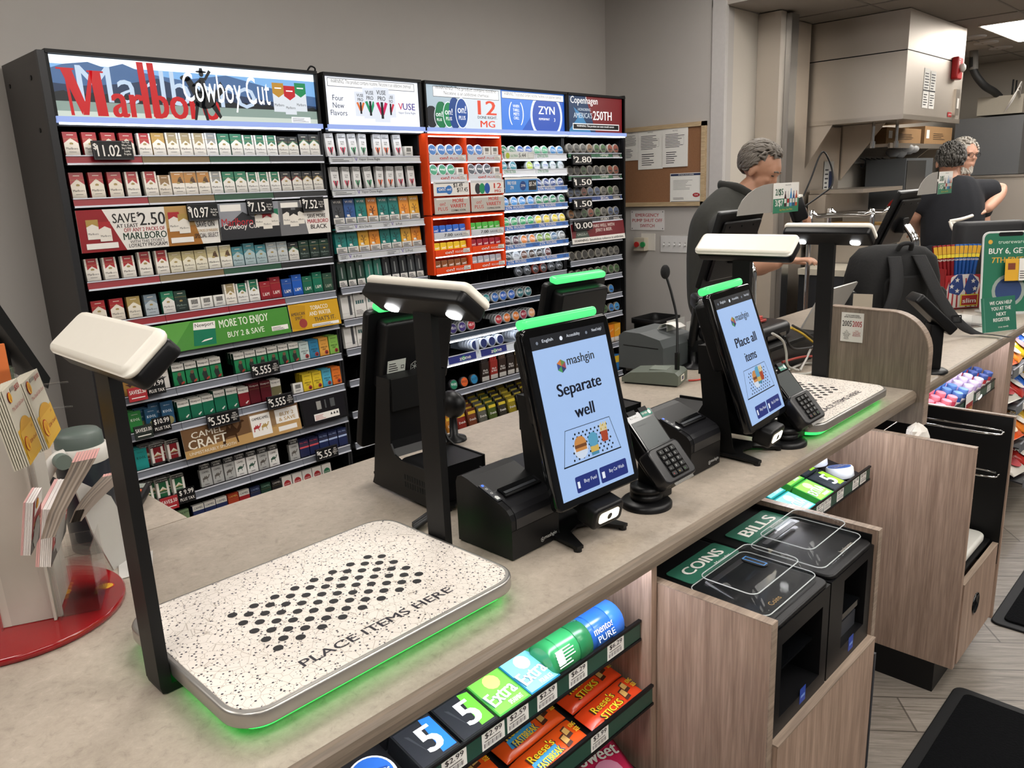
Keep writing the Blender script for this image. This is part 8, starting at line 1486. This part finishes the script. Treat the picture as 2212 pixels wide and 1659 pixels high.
for i, (c, nm) in enumerate(cl):
    if nm not in stm:
        g = G(); R_ = [[(x, y, z) for x, y in ((-w, 0), (0, -d), (w, 0), (0, d))] for w, d, z in ((.017, .001, 0), (.016, .008, .02), (.016, .008, .30), (.017, .001, .32))]; g.loft(R_, C(c, .25)); F_ = FR(0, -.0085, 0); g.rect(-.013, .26, .013, .31, C('d8a52a'), F_); g.rect(-.013, .235, .013, .258, C('e8d03a'), F_, .0003); g.text('SLIM', .012, WH, F_, 0, .215, .0004, w=.024, bold=.03); g.rect(-.013, .02, .013, .09, C('c9b52a'), F_); stm[nm] = g.mesh('meat_stick')
    q = B @ Vector((-.105+.021*i, .10, .09)); o = obj('meat_stick', stm[nm], None, '%s meat stick, %s from the left in the red counter display' % (nm, ORD[i if i < 5 else i-5]), 'meat stick', 'meat sticks in the display', loc=tuple(q)); o.scale = (.74, .74, .74); o.rotation_euler = (rad(-4), rad((i-5)*1.8), rad(-40))
p = at(2150, 690); t = thing('rewards_sign', 'tall phone-shaped green rewards sign at the right edge', 'sign', (4.16, .90, CZ)); B = T(4.17, .885, CZ+.001) @ RZ(-48); F = B @ RX(84); w, h = .25, .375; g = G(F @ T(0, h/2, 0)); g.slab(w, h, .03, -.006, 0, .002, C('cfcfce', .3), n=6); obj('card', g, t)
g = G(F); g.poly(rrect(w-.016, h-.016, .024, 5, 0, h/2), C('1f6a4f'), z=.0006); g.poly(rrect(.11, .018, .008, 3, 0, h-.014), BLK, z=.001); g.text('truerewards', .017, C('cfe0d0'), None, .01, h*.85, .001, w=.13); g.text('BUY 6, GET', .026, PAPER, None, -.01, h*.72, .001, w=.17, bold=.03); g.text('7TH FREE', .026, C('d8a53a'), None, -.01, h*.62, .001, w=.14, bold=.03); g.poly(circ(.075, 20, .0, h*.28), C('8f9a92'), z=.0008); g.poly(circ(.06, 20, .0, h*.28), C('2a3f6a'), z=.001); g.poly(circ(.010, 14, -.09, h*.875), C('d8a53a'), z=.001); obj('print', g, t); obj('base', G(B).box((-.1, -.03, 0), (.1, .09, .006), C('c9c9c6')), t)
g = G(F @ T(-.03, h*.40, .02)); g.box((0, 0, 0), (.06, .10, .001), C('d8a52a')); g.rect(.012, .05, .045, .08, C('7a3a24'), z=.0014); g.box((.062, 0, 0), (.12, .10, .001), PAPER); lines(g, None, .066, .115, .01, .05, 4, IK, .0014); obj('offer_card', g, None, 'small yellow and white offer card clipped in front of the rewards sign', 'card')
obj('speaker_back', G(T(4.52, 1.08, CZ)).slab(.34, .10, .04, .0, .40, .02, C('17171a', .6), RZ(-45), n=5), None, 'tall black chair-like back panel behind the jerky display', 'panel')
p = at(1845, 640); t = thing('drink_tumbler', 'dark tumbler with a clear lid left of the backpack', 'tumbler', (3.15, 1.42, CZ)); q = PD(1841, 640, 3.3); B = T(q.x, q.y, CZ); zq = q.z-CZ
obj('body', G(B).lathe([(.036, 0), (.044, zq-.03), (.046, zq)], C('1a1c20', .3), n=24), t); obj('lid', G(B).lathe([(.047, zq), (.047, zq+.025), (.040, zq+.028)], mat('smoked_lid', 'b8b8b6', .15, alpha=.6), n=24), t)
# ================================================================ the three men behind the counter
def bake(name, verts, edges, radii, sub=2, root=0):
    me = bpy.data.meshes.new(name); me.from_pydata(verts, edges, []); o = bpy.data.objects.new(name, me); COL.objects.link(o)
    bpy.context.view_layer.objects.active = o
    md = o.modifiers.new('s', 'SKIN'); sv = me.skin_vertices[0].data
    for i, r in enumerate(radii): sv[i].radius = r if isinstance(r, tuple) else (r, r); sv[i].use_root = (i == root)
    md.use_smooth_shade = True; sm = o.modifiers.new('u', 'SUBSURF'); sm.levels = sub; sm.render_levels = sub
    dg = bpy.context.evaluated_depsgraph_get(); out = bpy.data.meshes.new_from_object(o.evaluated_get(dg)); bpy.data.objects.remove(o); return out
def me_geo(me): return [tuple(v.co) for v in me.vertices], [tuple(p.vertices) for p in me.polygons]
def fuse(g, name, vox, smooth=3):  # union of everything in g as one continuous surface
    o = bpy.data.objects.new(name, g.mesh(name)); COL.objects.link(o); m = o.modifiers.new('r', 'REMESH'); m.mode = 'VOXEL'; m.voxel_size = vox; m.use_smooth_shade = True
    s = o.modifiers.new('k', 'SMOOTH'); s.iterations = smooth; s.factor = .5
    dg = bpy.context.evaluated_depsgraph_get(); out = bpy.data.meshes.new_from_object(o.evaluated_get(dg)); bpy.data.objects.remove(o)
    out.materials.clear(); out.materials.append(g.mats[0]); out.polygons.foreach_set('material_index', [0]*len(out.polygons)); return out
def head_geo(g, M, m, beard=0):  # local frame: x forward, y left, z up; origin between the ears
    g.ball((-.012, 0, .035), (.098, .078, .088), m, 20, 14, M); g.ball((.035, 0, -.035), (.055, .058, .075), m, 16, 12, M); g.ball((.052, 0, -.082), (.032, .034, .026), m, 14, 10, M); g.ball((.062, 0, .03), (.03, .055, .05), m, 14, 10, M)
    g.loft([[(.088+x, y, z) for x, y, z in q] for q in ([(-.02, -.012, .018), (-.02, .012, .018), (.0, .006, .024), (.0, -.006, .024)], [(-.02, -.016, -.012), (-.02, .016, -.012), (.020, .010, -.006), (.020, -.010, -.006)], [(-.02, -.016, -.026), (-.02, .016, -.026), (.008, .010, -.026), (.008, -.010, -.026)])], m, M=M)
    for s in (-1, 1):
        g.ball((-.005, s*.078, -.005), (.018, .010, .031), m, 10, 8, M); g.ball((.066, s*.030, -.012), (.022, .022, .018), m, 10, 8, M); g.ball((.083, s*.024, .034), (.014, .024, .008), m, 10, 6, M)
    g.ball((.083, 0, -.048), (.012, .024, .007), m, 10, 6, M); g.ball((.080, 0, -.060), (.013, .021, .008), m, 10, 6, M)
def hair(M, m, keep, n, ln, wave, r=.007, seed=1):
    rnd = random.Random(seed); g = G(M); g.ball((-.016, 0, .040), (.099, .080, .089), m, 22, 14)
    g.f = [f for f in g.f]; bad = set()
    inv = M.inverted(); keepf = []; 
    for f, mm, ss in zip(g.f, g.m, g.sm):
        c = inv @ (sum((Vector(g.v[i]) for i in f), Vector())/len(f))
        if keep(c): keepf.append((f, mm, ss))
    g.f = [k[0] for k in keepf]; g.m = [k[1] for k in keepf]; g.sm = [k[2] for k in keepf]
    k = 0
    while k < n:
        th = rnd.uniform(0, 2*pi); ph = math.acos(rnd.uniform(-.55, 1)); d = Vector((sin(ph)*cos(th), sin(ph)*sin(th), cos(ph))); p = Vector((-.016+.099*d.x, .081*d.y, .040+.090*d.z))
        if not keep(p): continue
        k += 1; dirn = Vector((-.6, d.y*.4, -.75 if d.z < .5 else -.2)); dirn = (dirn-d*dirn.dot(d)).normalized(); w = d.cross(dirn); pts = []; L_ = ln*rnd.uniform(.7, 1.3)*(.45 if p.x > .0 else 1); a = rnd.uniform(0, 6)
        for j in range(5):
            f = j/4; q = p+dirn*L_*f; e = Vector(((q.x+.016)/.099, q.y/.081, (q.z-.040)/.090)); ee = e.normalized()*(1.02+.10*sin(f*pi)+.03*rnd.random()); pts.append(Vector((ee.x*.099-.016, ee.y*.081, ee.z*.090+.040)) + w*wave*sin(a+f*5))
        g.tube(pts, (r*rnd.uniform(.8, 1.2), .0015), m, 5, sub=2)
    return g
def hand_chains(wrist, d, n, s=1.0, curl=.5, thumb=1):  # finger chains fused into the body: d along the hand, n the palm normal
    d = Vector(d).normalized(); n = Vector(n); n = (n-d*n.dot(d)).normalized(); sd = d.cross(n)*thumb; W_ = Vector(wrist); out = []
    out.append(([W_, W_+d*.05, W_+d*.085], [(.026, .016), (.034, .015), (.034, .013)]))
    for k, (o, L_) in enumerate(((.030, .070), (.010, .078), (-.010, .073), (-.029, .056))):
        b = W_+d*.078+sd*o*.95; e = d+sd*o*2.2; e.normalize(); c = curl*(1+.12*k); q1 = b+e*L_*.45; e2 = (e*cos(c)+n*sin(c)).normalized(); q2 = q1+e2*L_*.32; e3 = (e*cos(c*2)+n*sin(c*2)).normalized(); q3 = q2+e3*L_*.25; out.append(([W_+d*.045+sd*o*.8, b, q1, q2, q3], [.010, .0098, .009, .0085, .0075]))
    t0 = W_+d*.022+sd*.022; t1 = t0+(d*.5+sd*.75+n*.25).normalized()*.036; t2 = t1+(d*.85+sd*.35+n*.3).normalized()*.03; t3 = t2+(d*.95+n*.25).normalized()*.024; out.append(([W_+d*.012, t0, t1, t2, t3], [.014, .0135, .012, .0105, .009])); return out
SKIN = mat('skin', 'b98a70', .5, var=.05, scale=30); SKIN2 = mat('skin_pink', 'c0917a', .5, var=.05, scale=30)
def figure(name, lab, base, chains, headM, skin, vox=.007):
    t = thing(name, lab, 'person', base); g = G()
    for v, r in chains:
        me = bake('c', [tuple(q) for q in v], [(i, i+1) for i in range(len(v)-1)], r, 2); vs, fs = me_geo(me); g.add(vs, fs, skin); bpy.data.meshes.remove(me)
    head_geo(g, headM, skin); b = obj('body', fuse(g, 'body', vox), t); return t
def cloth(t, name, branches, m, vox=.012, lab=None, extra=None):
    g = G()
    for v, r in branches:
        me = bake('c', [tuple(q) for q in v], [(i, i+1) for i in range(len(v)-1)], r, 2); vs, fs = me_geo(me); g.add(vs, fs, m); bpy.data.meshes.remove(me)
    return obj(name, fuse(g, name, vox, 4), t, lab)
def hframe(o, fwd, roll=0): 
    f = Vector(fwd).normalized(); l = Vector((0, 0, 1)).cross(f).normalized(); u = f.cross(l); return Matrix(((f.x, l.x, u.x, o[0]), (f.y, l.y, u.y, o[1]), (f.z, l.z, u.z, o[2]), (0, 0, 0, 1)))
V = Vector; d1 = 3.85
# --- man at the register: stands behind the counter, faces the shop floor, looks down
hd = PD(1640, 368, d1); Fw = V((.50, -.866, 0)); Lw = V((.866, .5, 0))   # forward, his left
hM = hframe(hd, V((.13, -.99, 0))*.82+V((0, 0, -.50)))
pel = PD(1552, 712, d1+.05); pel.z = .90; nk = hd-Fw*.055+V((0, 0, -.10)); ch = PD(1562, 520, d1+.02); wa = PD(1553, 610, d1+.03)
shR = ch+V((0, 0, .075))-Lw*.20+Fw*.02; shL = ch+V((0, 0, .075))+Lw*.20+Fw*.02; elR = PD(1590, 590, d1-.22); wrR = PD(1690, 565, d1-.45); elL = shL+Fw*.16+V((0, 0, -.25)); wrL = PD(1738, 505, d1-.40)
hpR = pel-Lw*.10; hpL = pel+Lw*.10; ft = lambda h, s: V((h.x, h.y, .05))
dR = (PD(1742, 560, d1-.50)-wrR).normalized(); dL = (PD(1738, 462, d1-.40)-wrL).normalized()
sk = [([pel, wa, ch, ch+V((0, 0, .11)), nk, hd+V((0, 0, -.03))], [(.14, .10), (.14, .105), (.155, .115), (.10, .08), .058, .055]), ([ch+V((0, 0, .06)), shR, elR, wrR], [.08, .062, .045, .030]), ([ch+V((0, 0, .06)), shL, elL, wrL], [.08, .062, .045, .030]), ([pel, hpR, V((hpR.x, hpR.y, .5)), ft(hpR, 0)], [.11, .09, .06, .045]), ([pel, hpL, V((hpL.x, hpL.y, .5)), ft(hpL, 0)], [.11, .09, .06, .045])]
sk += hand_chains(wrR, dR, V((0, 0, -1)), 1, .55, 1)+hand_chains(wrL, dL, -Fw, 1, .7, -1)
m1_ = figure('person', 'grey-haired man in a dark polo shirt looking down at the register', (pel.x, pel.y, 0), sk, hM, SKIN)
cloth(m1_, 'polo_shirt', [([pel+V((0, 0, -.06)), wa, ch, ch+V((0, 0, .10)), PD(1582, 440, d1), PD(1594, 408, d1)], [(.165, .13), (.172, .135), (.195, .15), (.175, .135), (.125, .105), (.092, .085)]), ([ch+V((0, 0, .05)), shR, shR.lerp(elR, .55), shR.lerp(elR, .82)], [.10, .088, .076, .074]), ([ch+V((0, 0, .05)), shL, shL.lerp(elL, .55), shL.lerp(elL, .82)], [.10, .088, .076, .074])], mat('dark_polo_cloth', '33332f', .9, var=.12, scale=50, bump=.15), lab='dark grey-green polo shirt')
cn = PD(1596, 404, d1)
cloth(m1_, 'collar', [([cn-Fw*.085+Lw*.05+V((0, 0, .015)), cn-Fw*.09-Lw*.02+V((0, 0, .012)), cn-Fw*.01-Lw*.092, cn+Fw*.07-Lw*.075+V((0, 0, -.05)), cn+Fw*.11-Lw*.04+V((0, 0, -.10))], [(.016, .026)]*5)], mat('dark_polo_collar', '2c2c29', .9), .006)
cloth(m1_, 'jeans', [([pel+V((0, 0, .02)), hpR, V((hpR.x, hpR.y, .5)), V((hpR.x, hpR.y, .08))], [(.15, .12), .115, .085, .07]), ([pel+V((0, 0, .02)), hpL, V((hpL.x, hpL.y, .5)), V((hpL.x, hpL.y, .08))], [(.15, .12), .115, .085, .07])], mat('blue_denim', '4f6482', .85, var=.15, scale=90, bump=.2))
for s, h in ((-1, hpR), (1, hpL)): obj('shoe', G(T(h.x, h.y, 0) @ RZ(-60)).slab(.27, .10, .045, .0, .07, .03, BLK, T(.05, 0, 0)), m1_)
GREYH = mat('grey_hair', '6b645c', .6, var=.35, scale=60); 
hk = lambda p: (p.z > .05+.9*max(0, p.x)+(.03 if abs(p.y) > .05 and p.x > .015 else 0) and p.x < .066) or (p.x < .005 and p.z > -.06 and not (abs(p.y) > .06 and p.x > -.03 and p.z < .03)) or (p.x < -.02 and p.z > -.10)
obj('hair', hair(hM, GREYH, hk, 460, .080, .008, .0085, 3), m1_, 'wavy grey hair')
obj('eyebrow', G(hM).tube([(.082, -.044, .036), (.091, -.028, .041), (.092, -.012, .038)], .004, GREYH, 6).tube([(.082, .044, .036), (.091, .028, .041), (.092, .012, .038)], .004, GREYH, 6), m1_)
obj('eye', G(hM).ball((.076, -.029, .016), (.012, .014, .006), mat('eye_dark', '3a2c24', .4), 10, 6), m1_); obj('eye', G(hM).ball((.076, .029, .016), (.012, .014, .006), mat('eye_dark', '3a2c24', .4), 10, 6), m1_)
# --- man in navy seen from behind, right hand on his hip
d2 = 5.3; hd = PD(2052, 352, d2); Fw = V((.90, .43, 0)); Lw = V((-.43, .90, 0)); hM = hframe(hd, Fw+V((0, 0, -.05))); nk = hd-Fw*.02+V((0, 0, -.125)); ch = PD(2058, 440, d2); pel = PD(2050, 540, d2); wa = PD(2056, 500, d2)
shR = PD(2108, 418, d2-.02); shL = PD(2008, 420, d2+.02); elR = PD(2176, 402, d2+.0)+V((0, 0, -.02)); elR = PD(2170, 408, d2); wrR = PD(2128, 456, d2-.12); elL = PD(1972, 470, d2+.1); wrL = PD(1985, 500, d2+.32)
sk = [([pel, wa, ch, nk+V((0, 0, -.03)), nk, hd+V((0, 0, -.03))], [(.16, .12), (.16, .12), (.17, .12), (.09, .08), .066, .06]), ([ch+V((0, 0, .07)), shR, elR, wrR], [.09, .075, .052, .034]), ([ch+V((0, 0, .07)), shL, elL, wrL], [.09, .075, .05, .034]), ([pel, pel-Lw*.1, V((pel.x-Lw.x*.11, pel.y-Lw.y*.11, .5)), V((pel.x-Lw.x*.11, pel.y-Lw.y*.11, .05))], [.12, .1, .065, .05]), ([pel, pel+Lw*.1, V((pel.x+Lw.x*.11, pel.y+Lw.y*.11, .5)), V((pel.x+Lw.x*.11, pel.y+Lw.y*.11, .05))], [.12, .1, .065, .05])]
hx = PD(2098, 468, d2-.14); sk += hand_chains(wrR, hx-wrR, V((.5, .6, -.5)), 1, .5, -1)+hand_chains(wrL, Fw+V((0, 0, -.3)), V((0, 0, -1)), 1, .5, 1)
m2_ = figure('person', 'man in a navy shirt with a white apron string seen from behind, hand on hip', (pel.x, pel.y, 0), sk, hM, SKIN2)
NV = mat('navy_cotton', '0a0c14', .9, var=.12, scale=50, bump=.15)
cloth(m2_, 'shirt', [([pel+V((0, 0, -.10)), wa, ch, ch+V((0, 0, .10)), nk+V((0, 0, -.05)), nk+V((0, 0, -.02))], [(.20, .16), (.205, .165), (.22, .17), (.17, .135), (.10, .095), (.085, .085)]), ([ch+V((0, 0, .06)), shR, shR.lerp(elR, .5), shR.lerp(elR, .74)], [.12, .105, .088, .086]), ([ch+V((0, 0, .06)), shL, shL.lerp(elL, .55), shL.lerp(elL, .82)], [.12, .105, .088, .08])], NV, lab='navy short sleeved shirt')
a = nk+V((0, 0, .005)); obj('collar', G().tube([tuple(a-Lw*.083), tuple(a-Fw*.06-Lw*.06), tuple(a-Fw*.088), tuple(a-Fw*.06+Lw*.06), tuple(a+Lw*.083)], .018, C('d8d4cc', .8), 8), m2_, 'white collar band')
cloth(m2_, 'trousers', [([pel, pel-Lw*.1+V((0, 0, -.05)), V((pel.x-Lw.x*.11, pel.y-Lw.y*.11, .5)), V((pel.x-Lw.x*.11, pel.y-Lw.y*.11, .08))], [(.18, .14), .13, .09, .075]), ([pel, pel+Lw*.1+V((0, 0, -.05)), V((pel.x+Lw.x*.11, pel.y+Lw.y*.11, .5)), V((pel.x+Lw.x*.11, pel.y+Lw.y*.11, .08))], [(.18, .14), .13, .09, .075])], NV)
for s in (-1, 1): obj('shoe', G(T(pel.x+s*Lw.x*.11, pel.y+s*Lw.y*.11, 0) @ RZ(25)).slab(.28, .10, .045, .0, .07, .03, BLK, T(.05, 0, 0)), m2_)
kn = PD(2052, 478, d2-.24); APR = C('d8d3ca', .8)
obj('apron_string', G().tube([tuple(PD(2100, 466, d2-.2)), tuple(PD(2078, 473, d2-.25)), tuple(kn)], .011, APR, 8).tube([tuple(kn), tuple(PD(2066, 484, d2-.25)), tuple(PD(2072, 491, d2-.24)), tuple(PD(2058, 487, d2-.25))], .010, APR, 8).tube([tuple(kn), tuple(PD(2056, 490, d2-.25)), tuple(PD(2062, 500, d2-.24))], .010, APR, 8), m2_, 'white apron string tied in a bow')
DKH = mat('dark_grey_hair', '45423e', .7, var=.4, scale=60); hk2 = lambda p: (p.z > .035 and p.x < .06) or (p.x < .0 and p.z > -.045 and not (abs(p.y) > .066 and p.x > -.035 and p.z < .03))
obj('hair', hair(hM, DKH, hk2, 380, .028, .002, .006, 5), m2_, 'short dark grey hair')
# --- third man mostly hidden behind him
d3 = 5.95; hd = PD(2083, 338, d3); Fw = V((-.75, .25, 0)).normalized(); Fw = V((-.55, -.83, 0)); Lw = V((0, 0, 1)).cross(Fw); hM = hframe(hd, Fw+V((0, 0, -.08))); nk = hd-Fw*.02+V((0, 0, -.125)); ch = nk+V((0, 0, -.22)); pel = V((ch.x, ch.y, .92))
sk = [([pel, ch, nk+V((0, 0, -.03)), nk, hd+V((0, 0, -.03))], [(.15, .11), (.16, .12), (.09, .08), .06, .056]), ([ch+V((0, 0, .10)), ch+V((0, 0, .10))+Lw*.2, ch+Lw*.25+V((0, 0, -.18)), ch+Lw*.2+Fw*.12+V((0, 0, -.36))], [.09, .07, .05, .034]), ([ch+V((0, 0, .10)), ch+V((0, 0, .10))-Lw*.2, ch-Lw*.25+V((0, 0, -.18)), ch-Lw*.2+Fw*.12+V((0, 0, -.36))], [.09, .07, .05, .034]), ([pel, pel+Lw*.1, V((pel.x+Lw.x*.11, pel.y+Lw.y*.11, .5)), V((pel.x+Lw.x*.11, pel.y+Lw.y*.11, .05))], [.12, .1, .065, .05]), ([pel, pel-Lw*.1, V((pel.x-Lw.x*.11, pel.y-Lw.y*.11, .5)), V((pel.x-Lw.x*.11, pel.y-Lw.y*.11, .05))], [.12, .1, .065, .05])]
for s in (1, -1): w_ = ch+Lw*.2*s+Fw*.12+V((0, 0, -.36)); sk += hand_chains(w_, Fw*.4+V((0, 0, -1)), -Lw*s, 1, .4, s)
m3_ = figure('person', 'white-haired bearded man with glasses, half hidden behind the man in navy', (pel.x, pel.y, 0), sk, hM, SKIN2)
BK = mat('black_cotton', '121315', .9, var=.12, scale=50)
cloth(m3_, 'shirt', [([pel, ch, ch+V((0, 0, .12)), nk+V((0, 0, -.03))], [(.18, .14), (.19, .14), (.14, .11), (.07, .07)]), ([ch+V((0, 0, .10)), ch+V((0, 0, .10))+Lw*.2, ch+Lw*.24+V((0, 0, -.14))], [.11, .09, .075]), ([ch+V((0, 0, .10)), ch+V((0, 0, .10))-Lw*.2, ch-Lw*.24+V((0, 0, -.14))], [.11, .09, .075])], BK)
cloth(m3_, 'trousers', [([pel, V((pel.x+Lw.x*.11, pel.y+Lw.y*.11, .6)), V((pel.x+Lw.x*.11, pel.y+Lw.y*.11, .08))], [(.17, .14), .1, .075]), ([pel, V((pel.x-Lw.x*.11, pel.y-Lw.y*.11, .6)), V((pel.x-Lw.x*.11, pel.y-Lw.y*.11, .08))], [(.17, .14), .1, .075])], BK)
for s in (-1, 1): obj('shoe', G(T(pel.x+s*Lw.x*.11, pel.y+s*Lw.y*.11, 0) @ RZ(-124)).slab(.28, .10, .045, .0, .07, .03, BLK, T(.05, 0, 0)), m3_)
WHH = mat('white_hair', 'b5aea4', .6, var=.2, scale=60); obj('hair', hair(hM, WHH, hk2, 300, .05, .006, .007, 8), m3_, 'white hair')
g = G(hM); rnd = random.Random(2)
for k in range(120): y = rnd.uniform(-.045, .045); z = rnd.uniform(-.10, -.05); x = .075-abs(y)*.75; g.tube([(x, y, z), (x+.012, y, z-.012), (x+.010, y*1.02, z-.028)], (.006, .002), WHH, 5, sub=2)
obj('beard', g, m3_, 'white beard')
for y in (-.03, .03): obj('eye', G(hM).ball((.078, y, .016), (.011, .012, .007), mat('eye_dark', '3a2c24', .4), 10, 6), m3_)
gg = G(hM)
for s in (-1, 1): gg.tube([(.100, s*.030+.022*cos(a*pi/6), .016+.017*sin(a*pi/6)) for a in range(13)], .0016, BLK, 5, sub=1); gg.tube([(.098, s*.052, .02), (.02, s*.082, .018)], .0016, BLK, 5, sub=1)
gg.tube([(.100, -.008, .02), (.100, .008, .02)], .0016, BLK, 5, sub=1); obj('glasses', gg, m3_)
